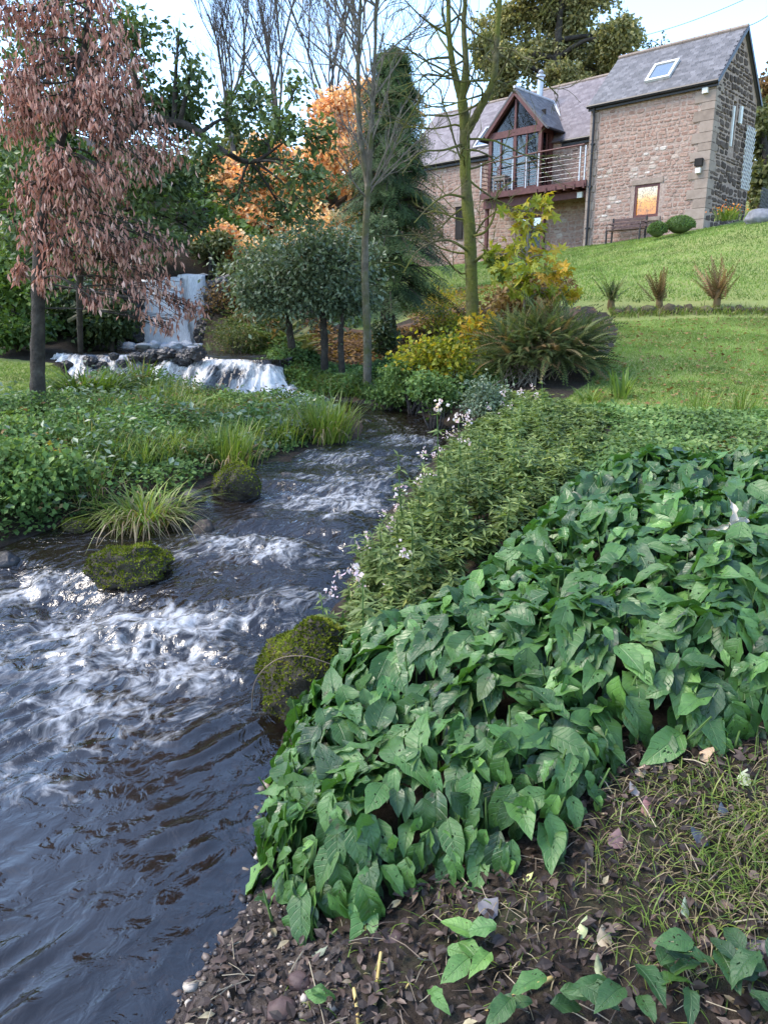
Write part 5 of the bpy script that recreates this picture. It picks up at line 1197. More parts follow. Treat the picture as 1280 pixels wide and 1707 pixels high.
def tuft(name, label, c, n, L, w, mat, var=.4, spread=.12, out_=(.2, .8), drop=(.2, .6), cat='plant', sdv=.2, group=None, dead=0.0):
    b = V3(c[0], c[1], 0); r = rng.normal(size=(n, 2)) * spread * .45; xy = b[:2] + r; z = np.maximum(ground_z(xy[:, 0], xy[:, 1]), c[2] if len(c) > 2 else -9) - .02
    az = np.arctan2(r[:, 1], r[:, 0]) + rng.normal(size=n) * .7; mb = MB()
    vv = np.clip(var + rng.normal(size=n) * sdv, 0, .8); dd = rng.random(n) < dead; vv = np.where(dd, rng.uniform(.82, 1, n), vv)
    ou = rng.uniform(*out_, n); dr = rng.uniform(*drop, n); dr = np.where(dd, dr + .35, dr); ou = np.where(dd, np.maximum(ou, .6), ou)
    blades(mb, np.column_stack([xy, z]), az, L * rng.uniform(.55, 1.15, n), ou, dr, w * rng.uniform(.7, 1.2, n), vv)
    return put(name, mb, mat, None, loc=(c[0], c[1], float(z.mean())), label=label, cat=cat, group=group)
def fern(name, label, c, n, L, mat, var=.4, up=.8, cat='fern', group=None, sdv=.2, spread=.15, mb=None):
    own = mb is None; mb = MB() if own else mb
    r = rng.normal(size=(n, 2)) * spread; xy = np.array(c[:2]) + r; z = ground_z(xy[:, 0], xy[:, 1]) + (c[2] if len(c) > 2 else 0)
    az = rng.uniform(0, 2 * np.pi, n); d = np.stack([np.cos(az), np.sin(az), up * rng.uniform(.5, 1.5, n)], -1)
    scatter(mb, FROND, np.column_stack([xy, z]), d, V3(0, 0, 1) + rng.normal(size=(n, 3)) * .15, L * rng.uniform(.6, 1.15, n), np.clip(var + rng.normal(size=n) * sdv, 0, 1))
    if own: return put(name, mb, mat, None, loc=(c[0], c[1], float(z.mean())), label=label, cat=cat, group=group)
def gp(px, py):
    """ground point under a pixel, marching along the ray"""
    d = unit(ray(px, py)); t = np.linspace(1.2, 45, 900); P = C0 + d * t[:, None]; g = ground_z(P[:, 0], P[:, 1]); k = np.argmax(P[:, 2] < g); return P[k] if k else P[-1]
def shrub(name, label, px, py, Yd, w, h, n, mat, tpl=LEAF2, ls=.06, var=.45, cat='shrub', base=None, nb=14, sig=.3, sdv=.18, group=None, hang=0.0, droop=.3):
    c = atY(px, py, Yd); Rw, Rh = px2m(w, c), px2m(h, c); g = gz(c[0], c[1]); o = thing(name, label, cat, (c[0], c[1], g), group)
    wood, lv = MB(), MB(); q = c + rand_dirs(nb) * V3(Rw, Rw * .8, Rh) * rng.uniform(.3, .95, (nb, 1)); q[:, 2] = np.maximum(q[:, 2], ground_z(q[:, 0], q[:, 1]) + .08)
    for s_ in q:
        a = V3(c[0] + rng.normal() * .1 * Rw, c[1] + rng.normal() * .1 * Rw, g - .03); wood.tube(spline([a, (a + s_) / 2 + rng.normal(size=3) * .1 * Rw, s_], 6), np.linspace(.012, .004, 6), 4, cap=False)
    crown_leaves(lv, q, n // nb, sig * (Rw + Rh) * .55, tpl, ls, droop, var, sdv, .7, hang)
    put('stems', wood, TWIG, o, kind='stuff'); put('foliage', lv, mat, o); return o

# ------------------------------------------------------------------ lawn grass (sheets of short blades)
def lawn_grass(name, poly, n, h, label, w=.006, maskmin=.5):
    q = poly_points(poly, n); lw, _, _ = zone_masks(q[:, 0], q[:, 1]); q = q[lw > maskmin]; z = ground_z(q[:, 0], q[:, 1]); m_ = len(q); mb = MB()
    d = unit(rng.normal(size=(m_, 3)) * V3(.5, .5, .25) + V3(0, 0, .8)); cl = fbm(q[:, 0] * 2, q[:, 1] * 2, 1, 3)
    scatter(mb, BLADE, np.column_stack([q, z - .005]), d, rand_dirs(m_), h * rng.uniform(.5, 1.3, m_), np.clip(.45 + cl * .5 + rng.normal(size=m_) * .16, 0, 1), wid=w / h)
    return put(name, mb, GRASS, None, kind='stuff', label=label)
lawn_grass('lawn_grass', [(1.6,7.6),(1.8,8.8),(3,11),(4.6,15.6),(9.2,15.9),(8.2,12.5),(4.9,6.8)], 110000, .045, 'short mown grass of the terrace lawn', .011)
lawn_grass('slope_grass', [(4.5,17),(1.6,20),(.5,24),(2,38),(8,33.5),(12.2,29.5),(14.5,27),(10.5,17)], 90000, .075, 'rough grass on the steep slope below the house', .022)
lawn_grass('side_lawn_grass', [(-4.3,9.0),(-5.2,13.6),(-9,13.9),(-7.5,9)], 34000, .05, 'short grass of the small lawn at the far left', .012)
mb = MB(); q = poly_points([(2.2,8.0),(4.3,15.6),(9,15.8),(5,7.0)], 1700); z = ground_z(q[:, 0], q[:, 1]) + .03; m_ = len(q)
scatter(mb, LEAFW, np.column_stack([q, z]), rng.normal(size=(m_, 3)) * V3(1, 1, .25), V3(0, 0, 1) + rng.normal(size=(m_, 3)) * .3, rng.uniform(.03, .075, m_), rng.uniform(.2, 1, m_))
q = poly_points([(.8,19),(2.6,17.6),(4.4,17.2),(3,26),(.5,27)], 2200); z = ground_z(q[:, 0], q[:, 1]) + .05; m_ = len(q)
scatter(mb, LEAFW, np.column_stack([q, z]), rng.normal(size=(m_, 3)) * V3(1, 1, .25), V3(0, 0, 1) + rng.normal(size=(m_, 3)) * .3, rng.uniform(.06, .13, m_), rng.uniform(.4, 1, m_))
put('lawn_leaves', mb, RUST, None, kind='stuff', label='scattered fallen leaves on the lawn and slope')
mb = MB(); q = poly_points([(-2.4,13.4),(-.4,13.0),(1.1,11.6),(2.4,13.4),(3.6,16.6),(1.8,19),(-3,20)], 9000); z = ground_z(q[:, 0], q[:, 1]) + .02; m_ = len(q)
scatter(mb, LEAFW, np.column_stack([q, z]), rng.normal(size=(m_, 3)) * V3(1, 1, .25), V3(0, 0, 1) + rng.normal(size=(m_, 3)) * .35, rng.uniform(.06, .12, m_), np.clip(rng.normal(.5, .22, m_), 0, 1))
put('woodland_litter', mb, RUST, None, kind='stuff', label='brown fallen leaves under the trees on the far bank')

# ------------------------------------------------------------------ left bank
LBANK = [(-6.5,3.6),(-4.3,4.3),(-3.3,5.0),(-2.75,5.6),(-2.3,6.0),(-1.85,6.3),(-1.6,7.2),(-1.0,8.1),(-.42,9.1),(-.55,10.3),(-.9,11.3),(-2,11.9),(-3.4,12.4),(-4.9,12.9),(-4.6,11),(-4.3,9.3),(-5.4,8.4),(-8,6)]
def cover(name, poly, n, hfun, ls, mat, label, tpl=LEAFW, sdv=.16, v0=.45, layers=.5, tilt=.5):
    q = poly_points(poly, n); d = edge_dist(np.array(poly), q[:, 0], q[:, 1]); h = hfun(q[:, 0], q[:, 1]) * smooth(-.18, .30, d); g = ground_z(q[:, 0], q[:, 1])
    u_ = rng.uniform(0, 1, n) ** layers; z = g + h * u_; mb = MB(); cl = fbm(q[:, 0] * 1.5, q[:, 1] * 1.5, 7, 3)
    scatter(mb, tpl, np.column_stack([q, z]), rng.normal(size=(n, 3)) * V3(1, 1, .45) + V3(0, -.1, -.15), V3(0, -.25, 1) + rng.normal(size=(n, 3)) * tilt, ls * rng.uniform(.6, 1.4, n), np.clip(v0 + cl * .5 + rng.normal(size=n) * sdv, 0, 1))
    return put(name, mb, mat, None, kind='stuff', label=label)
hb = lambda x, y: .20 + .26 * fbm(x * 1.9, y * 1.9, 3, 3) + .18 * smooth(7.5, 5.5, y) * smooth(-2.6, -3.3, x) 
cover('bank_cover', LBANK, 66000, hb, .043, WEED, 'mixed nettle and ground ivy covering the left bank')
q = poly_points(LBANK, 5200); pat = smooth(.0, .25, fbm(q[:, 0] * 1.1, q[:, 1] * 1.1, 21, 3)); q = q[rng.random(len(q)) < pat + .08]; mb = MB(); m_ = len(q)
scatter(mb, LEAF2, np.column_stack([q, ground_z(q[:, 0], q[:, 1]) + hb(q[:, 0], q[:, 1]) * rng.uniform(.7, 1.35, m_)]), rng.normal(size=(m_, 3)) * V3(1, 1, .5), V3(0, -.2, 1) + rng.normal(size=(m_, 3)) * .5, rng.uniform(.06, .11, m_), np.clip(rng.normal(.6, .2, m_), 0, 1))
put('bank_nettles', mb, GREYG, None, kind='stuff', label='patches of paler nettle leaves on the left bank')
q = poly_points(LBANK, 5200); pat = smooth(.12, .35, fbm(q[:, 0] * 1.2, q[:, 1] * 1.2, 33, 3)); q = q[rng.random(len(q)) < pat]; mb = MB(); m_ = len(q)
scatter(mb, LEAF2, np.column_stack([q, ground_z(q[:, 0], q[:, 1]) + hb(q[:, 0], q[:, 1]) * rng.uniform(.7, 1.25, m_)]), rng.normal(size=(m_, 3)) * V3(1, 1, .5), V3(0, -.2, 1) + rng.normal(size=(m_, 3)) * .5, rng.uniform(.03, .07, m_), np.clip(rng.normal(.5, .25, m_), 0, 1))
put('bank_withered', mb, RUST, None, kind='stuff', label='withered brown leaves among the left bank weeds')
q = poly_points([(-2.6,6.3),(-1.7,7.4),(-1.1,8.3),(-.5,9.3),(-.6,10.6),(-3,11.6),(-4.4,10.8),(-3.4,8.4)], 13000); mb = MB()
blades(mb, np.column_stack([q, ground_z(q[:, 0], q[:, 1])]), rng.uniform(0, 6.28, len(q)), rng.uniform(.15, .42, len(q)) * (.7 + .6 * smooth(-.2, .4, fbm(q[:, 0], q[:, 1], 5, 2))), rng.uniform(.2, .8, len(q)), rng.uniform(.1, .5, len(q)), .008, np.clip(rng.normal(.5, .2, len(q)), 0, .9), 3)
put('bank_grass', mb, SEDGE, None, kind='stuff', label='long wild grass mixed through the left bank')
def at_bank(px, py, up=0.0):
    p = gp(px, py); return p
tuft('sedge_clump', 'arching sedge clump with brown dead blades growing from the water', wp(235, 882) + V3(0, .1, .02), 420, .62, .011, SEDGE, .55, .24, (.35, .95), (.25, .75), 'sedge', .16, dead=.28)
tuft('sedge_clump', 'upright green sedge behind the brown round boulder', gp(385, 778), 300, .62, .010, SEDGE, .45, .26, (.12, .55), (.05, .35), 'sedge', .15, dead=.15)
tuft('sedge_clump', 'tall yellow-green sedge at the point where the stream bends', gp(545, 733), 420, .72, .012, SEDGE, .55, .26, (.15, .6), (.08, .4), 'sedge', .14, dead=.15)
tuft('sedge_clump', 'thin sedge with a few straw blades at the left water edge', gp(150, 838), 60, .55, .010, SEDGE, .5, .2, (.1, .6), (.05, .5), 'sedge', .15, dead=.3)
tuft('sedge_clump', 'bright short sedge patch between the bend and the boulder', gp(465, 735), 320, .42, .009, SEDGE, .5, .34, (.1, .6), (.05, .4), 'sedge', .15, dead=.1)
tuft('iris_clump', 'dark green strap-leaved clump right of the brown-leaved trunk', gp(150, 668), 480, .85, .026, SEDGE, .18, .46, (.4, .95), (.2, .7), 'plant', .2)
tuft('iris_clump', 'pale yellow-green sword-leaved clump in front of the cascade', gp(240, 652), 90, .72, .026, SEDGE, .66, .24, (.15, .8), (.1, .4), 'plant', .1)
tuft('iris_clump', 'fresh green sword leaves standing alone on the lawn edge', gp(1036, 664), 26, .46, .030, SEDGE, .42, .12, (.08, .5), (.03, .3), 'plant', .08)
tuft('grass_tuft', 'low lax grass tuft left of the lawn sword leaves', gp(985, 668), 50, .34, .014, SEDGE, .42, .2, (.4, .9), (.2, .6), 'plant', .1)
for (px, py, Yd, w, h, n_, v, lab, mt, ls) in ((40, 790, 5.95, 80, 62, 5200, .5, 'leafy green bush overhanging the left water edge', WEED, .06), (30, 730, 7.4, 60, 34, 2600, .75, 'bright yellow-green ferny bush at the left picture edge', WEED, .05), (110, 740, 7.8, 50, 30, 1700, .45, 'bramble with a few yellow leaves on the left bank', WEED, .055), (20, 850, 5.9, 30, 18, 500, .6, 'small low bush with yellowing leaves at the left edge of the water', YELLOW, .06)):
    shrub('bank_shrub', lab, px, py, Yd, w, h, n_, mt, LEAFW, ls, v)
shrub('bramble', 'few bright yellow leaves on a bramble above the left water edge', 85, 755, 6.6, 22, 14, 40, YELLOW, LEAFW, .07, .9)
for k, (px, py, n_, L, lab) in enumerate(((35, 700, 26, .5, 'bright fern at the left edge below the trunk'), (300, 690, 16, .4, 'small fern among the ground ivy in the left bank centre'))):
    fern('fern', lab, gp(px, py)[:2], n_, L, WEED, .65, .7)

cover('hillside_undergrowth', [(-20,16),(-12,14.6),(-7.6,14.4),(-6.8,16.5),(-7.2,18.5),(-6.8,20.3),(-4,20.4),(-2.6,19.4),(-1.2,21.5),(0,26),(2,40),(-14,40),(-24,30)], 42000, lambda x, y: .5 + .5 * fbm(x * .6, y * .6, 2, 3), .20, MGREEN, 'shrubby undergrowth on the wooded hillside behind the falls', v0=.4)
# ------------------------------------------------------------------ far right bank under the trees
cover('far_bank_cover', [(-2.4,13.9),(-.5,12.75),(.3,11.9),(.9,11.0),(1.15,10.2),(2.0,10.4),(2.4,12.4),(1.4,14.2),(-1,15),(-2.4,16.2),(-3.2,17)], 22000, lambda x, y: .18 + .14 * fbm(x * 2, y * 2, 2, 3), .07, WEED, 'mixed low plants along the far bank of the stream', v0=.38)
q = poly_points([(-1.9,13.7),(-.5,12.7),(.4,11.9),(.9,10.9),(1.1,11.6),(.2,13),(-1.6,14.4)], 3000); mb = MB()
blades(mb, np.column_stack([q, ground_z(q[:, 0], q[:, 1])]), rng.uniform(0, 6.28, len(q)), rng.uniform(.2, .45, len(q)), rng.uniform(.3, .9, len(q)), rng.uniform(.2, .6, len(q)), .010, np.clip(rng.normal(.5, .22, len(q)), 0, .95), 3)
put('far_bank_grass', mb, SEDGE, None, kind='stuff', label='lax grass hanging over the far water edge')
mb = MB()
for k in range(34):
    x_, y_ = poly_points([(-3.4,16.2),(-2.0,14.6),(-1.4,15.2),(-2.6,18.4),(-3.9,18.2)], 1)[0]; fern('', '', (x_, y_), 12, rng.uniform(.4, .7), FERNM, .45, .8, mb=mb)
put('fern_bank', mb, FERNM, None, kind='stuff', label='ferns crowding the bank right of the waterfall')
for (px, py, Yd, w, h, n_, v, lab, mt, ls, tp_) in (
    (405, 560, 15.6, 60, 26, 2600, .3, 'olive fern-like bush right of the plunge pool', FERNM, .08, LEAFN), (430, 535, 17, 40, 22, 1500, .8, 'tan seedy bush behind the far-bank ferns', FERNB, .08, LEAFN), (375, 500, 18, 40, 34, 1200, .35, 'dull twiggy bush on the cliff right of the falls', RUST, .08, LEAF2),
    (735, 590, 10.6, 60, 38, 1900, .45, 'yellow-green bush on the right bank at the foot of the mossy tree', YELLOW, .07, LEAFW), (690, 625, 11.2, 46, 28, 2200, .5, 'mixed green bush overhanging the far bend', WEED, .06, LEAFW), (650, 655, 11.6, 50, 16, 1800, .45, 'low green bush trailing into the far bend', WEED, .055, LEAFW), (725, 650, 9.9, 44, 28, 2200, .5, 'green bush on the right bank just beyond the flowers', WEED, .055, LEAFW),
    (640, 560, 16, 26, 26, 1200, .1, 'small dark bush beneath the conifer', DGREEN, .08, LEAFW), (740, 540, 16.5, 40, 22, 1300, .6, 'pale yellow bush on the slope left of the mossy trunk', YELLOW, .07, LEAF2), (735, 500, 18.5, 46, 26, 900, .75, 'thin golden undergrowth above the leaf bank', YELLOW, .07, LEAF2),
    (880, 495, 12.2, 60, 24, 1300, .55, 'rusty undergrowth beneath the sycamore sapling', RUST, .09, LEAFW), (800, 560, 11.4, 26, 40, 600, .9, 'orange-leaved creeper at the foot of the mossy trunk', YELLOW, .09, LEAFW), (930, 475, 14, 30, 20, 700, .3, 'dull mauve twiggy bush right of the sapling', RUST, .07, LEAFN)):
    shrub('undergrowth_bush', lab, px, py, Yd, w, h, n_, mt, tp_, ls, v)
# big soft drying fern and twig clump
f0 = gp(890, 650); root = thing('fern_clump', 'broad soft clump of drying grey-green ferns at the corner of the lawn', 'fern', f0)
cen = atY(905, 588, f0[1] + .55); RX, RZ = px2m(94, cen), px2m(58, cen)
for (nf, L0, L1, mt, v0, fw) in ((1600, .18, .42, FERNM, .30, .13), (110, .25, .5, FERNB, .5, .13)):
    d = rand_dirs(nf); d[:, 2] = np.abs(d[:, 2]) * 1.1 - .35; d = unit(d); rr = rng.uniform(.15, 1, (nf, 1)) ** .6
    p = cen + d * V3(RX, RX * .75, RZ) * rr * (1 + .45 * fbm(d[:, 0] * 2.2 + 4, d[:, 1] * 2.2, d[:, 2] * 2.2, 2)[:, None]); p[:, 2] = np.maximum(p[:, 2], ground_z(p[:, 0], p[:, 1]) + .03)
    mb = MB(); scatter(mb, frond_tpl(12, .45, fw), p, d * V3(1, 1, .6) + V3(0, 0, .45) + rng.normal(size=(nf, 3)) * .45, V3(0, 0, 1) + d * .5 + rng.normal(size=(nf, 3)) * .4, rng.uniform(L0, L1, nf), np.clip(v0 + rng.normal(size=nf) * .2 + .15 * fbm(p[:, 0] * 3, p[:, 1] * 3, 1, 2), 0, 1)); put('fronds', mb, mt, root)
mb = MB()
for k in range(60):
    e = cen + rand_dirs(1)[0] * V3(RX, RX * .7, RZ) * V3(.95, .95, 1); e[2] = max(e[2], f0[2] + .3); a_ = V3(f0[0] + rng.normal() * .25, f0[1] + .5 + rng.normal() * .2, f0[2]); mb.tube(spline([a_, (a_ + e) / 2 + V3(0, 0, .1), e], 6), np.linspace(.008, .003, 6), 4, cap=False)
put('stems', mb, TWIGPALE, root, kind='stuff')
shrub('pale_shrub', 'pale grey-green leafy clump in front of the fern clump', 800, 660, 8.9, 60, 22, 2600, GREYG, LEAF2, .05, .75)
# three old ferns along the terrace edge
for (px, py, hh, lab) in ((1018, 508, .9, 'leftmost and palest of three shrivelled ferns along the terrace step'), (1098, 512, .95, 'middle shrivelled brown fern on the terrace step'), (1193, 515, 1.2, 'largest shrivelled fern on the terrace step with dark stump')):
    c = atY(px, py, 16.5); g = gz(c[0], c[1]); o = thing('old_fern', lab, 'fern', (c[0], c[1], g), 'old ferns along the terrace')
    mb = MB(); v, f = rock_mesh((c[0], c[1], g + .12), (.07, .07, .24 if hh < 1 else .36), 2, .5, int(px)); mb.add(v, f); put('stump', mb, FERNB, o)
    mb = MB(); n_ = int(rng.integers(30, 60)); az = rng.uniform(0, 6.28, n_); d = np.stack([np.cos(az) * .32, np.sin(az) * .32, rng.uniform(.5, 1.3, n_)], -1)
    scatter(mb, frond_tpl(12, .22, .10), np.tile((c[0], c[1], g + .2), (n_, 1)) + rng.normal(size=(n_, 3)) * .05, d + rng.normal(size=(n_, 3)) * .15 + V3(.18 * math.sin(px), 0, 0), V3(0, 0, 1) + rng.normal(size=(n_, 3)) * .4, hh * .66 * rng.uniform(.4, 1.15, n_), np.clip(rng.normal(.55 if px != 1018 else .4, .25, n_), 0, 1)); put('fronds', mb, FERNB if px != 1018 else FERNM, o)
# terrace step of rough stones
root = thing('terrace_edging', 'low mossy stone edging along the terrace step in the lawn', 'edging', atY(1150, 520, 16.4)); x = 4.75; k = 0
TERR = surf('mossy_edging_stone', [(.3, (.045, .035, .02)), (.55, (.10, .08, .045)), (.8, (.16, .15, .06))], 5, .95, .9, .04)
while x < 9.6:
    w = rng.uniform(.14, .34); y_ = 16.35 + .05 * rng.normal(); v, f = rock_mesh((x + w / 2, y_, gz(x + w / 2, 16.1) + .06), (w * .56, .17, rng.uniform(.06, .14)), 2, .4, 200 + k, .3); put('stone', MB().add(v, f), TERR, root, sm=True); x += w * .96; k += 1
q = np.column_stack([rng.uniform(4.7, 9.7, 2600), 16.2 + rng.normal(size=2600) * .16]); mb = MB()
blades(mb, np.column_stack([q, ground_z(q[:, 0], q[:, 1])]), rng.uniform(0, 6.28, 2600), rng.uniform(.08, .26, 2600), rng.uniform(.3, .9, 2600), rng.uniform(.1, .6, 2600), .012, np.clip(rng.normal(.55, .25, 2600), 0, 1), 3)
put('step_grass', mb, SEDGE, None, kind='stuff', label='rough grass growing over the terrace edging')
# plants by the house
for (px, py, w, h, lab) in ((1095, 384, 15, 13, 'smaller clipped round box shrub beside the bench'), (1133, 376, 23, 15, 'larger clipped round box shrub under the right of the wall')):
    c = atY(px, py, 28.2); r = px2m(w, c); rz = px2m(h, c); g = gz(c[0], c[1]); o = thing('box_shrub', lab, 'shrub', (c[0], c[1], g), 'clipped box shrubs'); cc = V3(c[0], c[1], max(c[2], g + rz * .5))
    v, f = rock_mesh(cc, (r * .86, r * .86, rz * .86), 3, .08, 3); put('core', MB().add(v, f), DGREEN, o, sm=True); mb = MB(); d = rand_dirs(2600); d[:, 2] = np.abs(d[:, 2]) * 1.0 - .25
    d = unit(d); scatter(mb, LEAF2, cc + d * V3(r, r, rz) * rng.uniform(.85, 1.03, (2600, 1)), d + rng.normal(size=(2600, 3)) * .6, d + rng.normal(size=(2600, 3)) * .5, .055, np.clip(rng.normal(.5, .2, 2600), 0, 1)); put('foliage', mb, WEED, o)
c = atY(1212, 366, 27.6); tuft('poker_plant', 'yellow-green strap-leaved plant with orange flowers at the gable foot', c, 160, .62, .03, SEDGE, .55, .4, (.2, .8), (.1, .5), 'plant', .14)
FLW = leafmat('orange_flower', [(0, (.6, .14, .02)), (1, (.75, .3, .03))], .2, .5, .2, patch=0)
mb = MB(); q = c + rng.normal(size=(60, 3)) * V3(.3, .2, .1) + V3(0, 0, .35); scatter(mb, LEAFW, q, rand_dirs(60), rand_dirs(60), .07, rng.uniform(0, 1, 60)); put('poker_flowers', mb, FLW, bpy.data.objects['poker_plant'], kind='stuff')
c = atY(1268, 362, 26.5); v, f = rock_mesh((c[0], c[1], gz(c[0], c[1]) + .1), (.5, .4, .32), 3, .2, 77); put('grey_boulder', MB().add(v, f), surf('grey_boulder_stone', [(.3, (.12, .12, .13)), (.8, (.25, .25, .26))], 6, .9, .5), None, sm=True, loc=(c[0], c[1], 0), label='smooth grey boulder on the grass at the right picture edge', cat='boulder')

# sycamore sapling with big yellowing leaves
cl = [(x, y, 10.9 + rng.uniform(-.35, .35), rx, ry, n_, v) for (x, y, rx, ry, n_, v) in ((870,352,22,18,12,.6),(905,342,16,16,10,.65),(885,385,30,18,16,.6),(850,420,34,14,18,.6),(905,425,34,16,18,.75),(835,445,24,10,12,.4),(880,455,30,12,8,.55),(925,455,24,12,8,.9),(860,480,36,12,8,.45),(915,490,26,10,6,.5),(810,430,18,10,8,.4),(945,485,14,10,6,.9))]
tree('sycamore_sapling', 'slender sycamore sapling with large yellow and orange leaves before the house', [(868, 560, 10.9, .022), (876, 470, 10.9, .017), (880, 390, 10.9, .012), (884, 335, 10.9, .006)], cl, YELLOW, MAPLE, .17, TWIGPALE, droop=.35, nsub=5, sig=.3, varsd=.16, twr=.004, zbias=1.0, k=6, wob=.02, limb=.03, leaf_objs=True)
mb = MB(); sap = bpy.data.objects['sycamore_sapling']
# ------------------------------------------------------------------ comfrey bed on the right bank
BED = np.array([(-.40,2.0),(-.26,1.88),(-.02,1.86),(.12,1.94),(.30,1.90),(.52,1.88),(.68,2.02),(.80,2.16),(1.05,2.14),(1.3,2.16),(1.9,2.3),(3.0,2.7),(3.4,4.4),(2.9,4.75),(2.2,4.7),(1.6,4.75),(1.1,4.55),(.80,4.2),(.5,3.8),(.22,3.45),(.0,3.4),(-.26,3.35),(-.47,3.15),(-.50,2.75),(-.50,2.3)])
def canopy(x, y):
    d = np.where(inside(BED, x, y), edge_dist(BED, x, y), 0)
    h = (.36 + .10 * smooth(2.2, 3.2, y)) * (1 - np.exp(-d / .13)) + .085 * fbm(x * 2.6, y * 2.6, 4, 2) * smooth(0, .3, d) + .05 * fbm(x * 6, y * 6, 8, 2) * smooth(0, .2, d)
    return ground_z(x, y) + np.maximum(h, 0)
def comfrey_tpl(k):
    r = np.random.default_rng(100 + k); nr, nc = 9, 5; v = []; uv = []
    wd = r.uniform(.215, .30); ph = r.uniform(0, 6.28, 4); am = r.uniform(.03, .075); bend = r.uniform(.15, .62); fold = r.uniform(.08, .28); tw = r.uniform(-.25, .25)
    for i in range(nr):
        t = i / (nr - 1); w = wd * (math.sin(math.pi * min(1, t ** .80 * .95 + .04)) ** .85) if i < nr - 1 else .012
        w = max(w, .014); w *= 1 + .06 * math.sin(t * 17 + ph[0])
        for j in range(nc):
            s = (j - (nc - 1) / 2) / ((nc - 1) / 2)
            z = -bend * t * t + .06 * t + fold * abs(s) * w * 2 - .10 * abs(s) ** 2 * w + am * math.sin(t * 15 + ph[1] + (2.1 if s > 0 else 0)) * abs(s) ** 1.5
            v.append((s * w + tw * .12 * t * t, t + .02 * math.sin(t * 11 + ph[2]) * s, z + s * tw * .1 * t)); uv.append((s, t))
    f = [(i * nc + j, i * nc + j + 1, (i + 1) * nc + j + 1, (i + 1) * nc + j) for i in range(nr - 1) for j in range(nc - 1)]
    return np.array(v), np.array(f), np.array(uv)
m, nt, out = newmat('comfrey_leaf'); n = N(nt)
uvn = n('UVMap', uv_map='UVMap').outputs[0]; sp = n('SeparateXYZ', {0: uvn}); u_ = n.math('ABSOLUTE', sp.outputs[0]); va = n.attr('var')
vein = n.math('ABSOLUTE', n.math('SUBTRACT', n.math('FRACT', n.math('SUBTRACT', n.math('MULTIPLY', sp.outputs[1], 7.5), n.math('MULTIPLY', u_, 1.6))), .5))
vn = n.ramp(vein, [(0, 0), (.10, 1)]).outputs[0]
midr = n.ramp(u_, [(0, 0), (.07, 1)]).outputs[0]
lat = n.ramp(n.math('MULTIPLY', n.math('ADD', vn, midr), .5), [(.35, 1), (1, 0)]).outputs[0]
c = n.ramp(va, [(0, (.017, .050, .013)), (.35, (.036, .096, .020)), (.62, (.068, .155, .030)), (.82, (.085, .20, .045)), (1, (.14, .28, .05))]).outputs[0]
c = n.mix(.55, c, n.ramp(n.noise(9, 5), [(.3, (.75, .75, .75)), (.7, (1.25, 1.22, 1.2))]).outputs[0], 'MULTIPLY')
c = n.mix(n.math('MULTIPLY', lat, .35), c, (.10, .18, .075))
c = n.mix(n.ramp(n.noise(30, 3), [(.64, 0), (.70, .7)]).outputs[0], c, (.06, .05, .02))
c = n.mix(n.ramp(n.noise(5, 4), [(.62, 0), (.75, .5)]).outputs[0], c, (.13, .16, .03))
bmp = n.bump(n.math('ADD', n.math('MULTIPLY', vn, .5), n.math('ADD', midr, n.math('MULTIPLY', n.noise(60, 3), .6))), .55, .004)
b = n('BsdfPrincipled', {'Base Color': c, 'Roughness': n.ramp(n.noise(7, 3), [(.3, .34), (.7, .52)]).outputs[0], 'Specular IOR Level': .58, 'Normal': bmp})
t_ = n('BsdfTranslucent', {'Color': n.mix(1.0, c, (1.3, 1.5, .5), 'MULTIPLY')})
mx = n('MixShader', {0: .22, 1: b.outputs[0], 2: t_.outputs[0]})
# slug holes: real gaps in the blade
hv = n('Combine' + 'XYZ', {0: n.math('MULTIPLY', sp.outputs[0], .45), 1: sp.outputs[1], 2: n.math('MULTIPLY', va, 37.0)}).outputs[0]
hole = n.math('MULTIPLY', n.ramp(n.noise(8.5, 2, .5, hv), [(.325, 1), (.335, 0)]).outputs[0], n.ramp(u_, [(.7, 1), (.8, 0)]).outputs[0])
hs = n('MixShader', {0: hole, 1: mx.outputs[0], 2: n('BsdfTransparent').outputs[0]})
nt.links.new(hs.outputs[0], out.inputs['Surface']); COMFREY = m
def leaf_field(n_, poly, canopyf):
    q = poly_points(poly, n_ * 3); e = .03
    z = canopyf(q[:, 0], q[:, 1]); gxx = (canopyf(q[:, 0] + e, q[:, 1]) - canopyf(q[:, 0] - e, q[:, 1])) / (2 * e); gyy = (canopyf(q[:, 0], q[:, 1] + e) - canopyf(q[:, 0], q[:, 1] - e)) / (2 * e)
    ar = np.sqrt(1 + gxx ** 2 + gyy ** 2); k = rng.choice(len(q), n_, replace=False, p=ar / ar.sum()); q, z, gxx, gyy = q[k], z[k], gxx[k], gyy[k]
    nn = unit(np.column_stack([-gxx, -gyy, np.ones(n_)])); sl = np.hypot(gxx, gyy)
    down = np.column_stack([-gxx, -gyy, -(gxx ** 2 + gyy ** 2)]); down = unit(down + 1e-6)
    return q, z, nn, sl, down
NL = 4900
q, z, nn, sl, down = leaf_field(NL, BED, canopy)
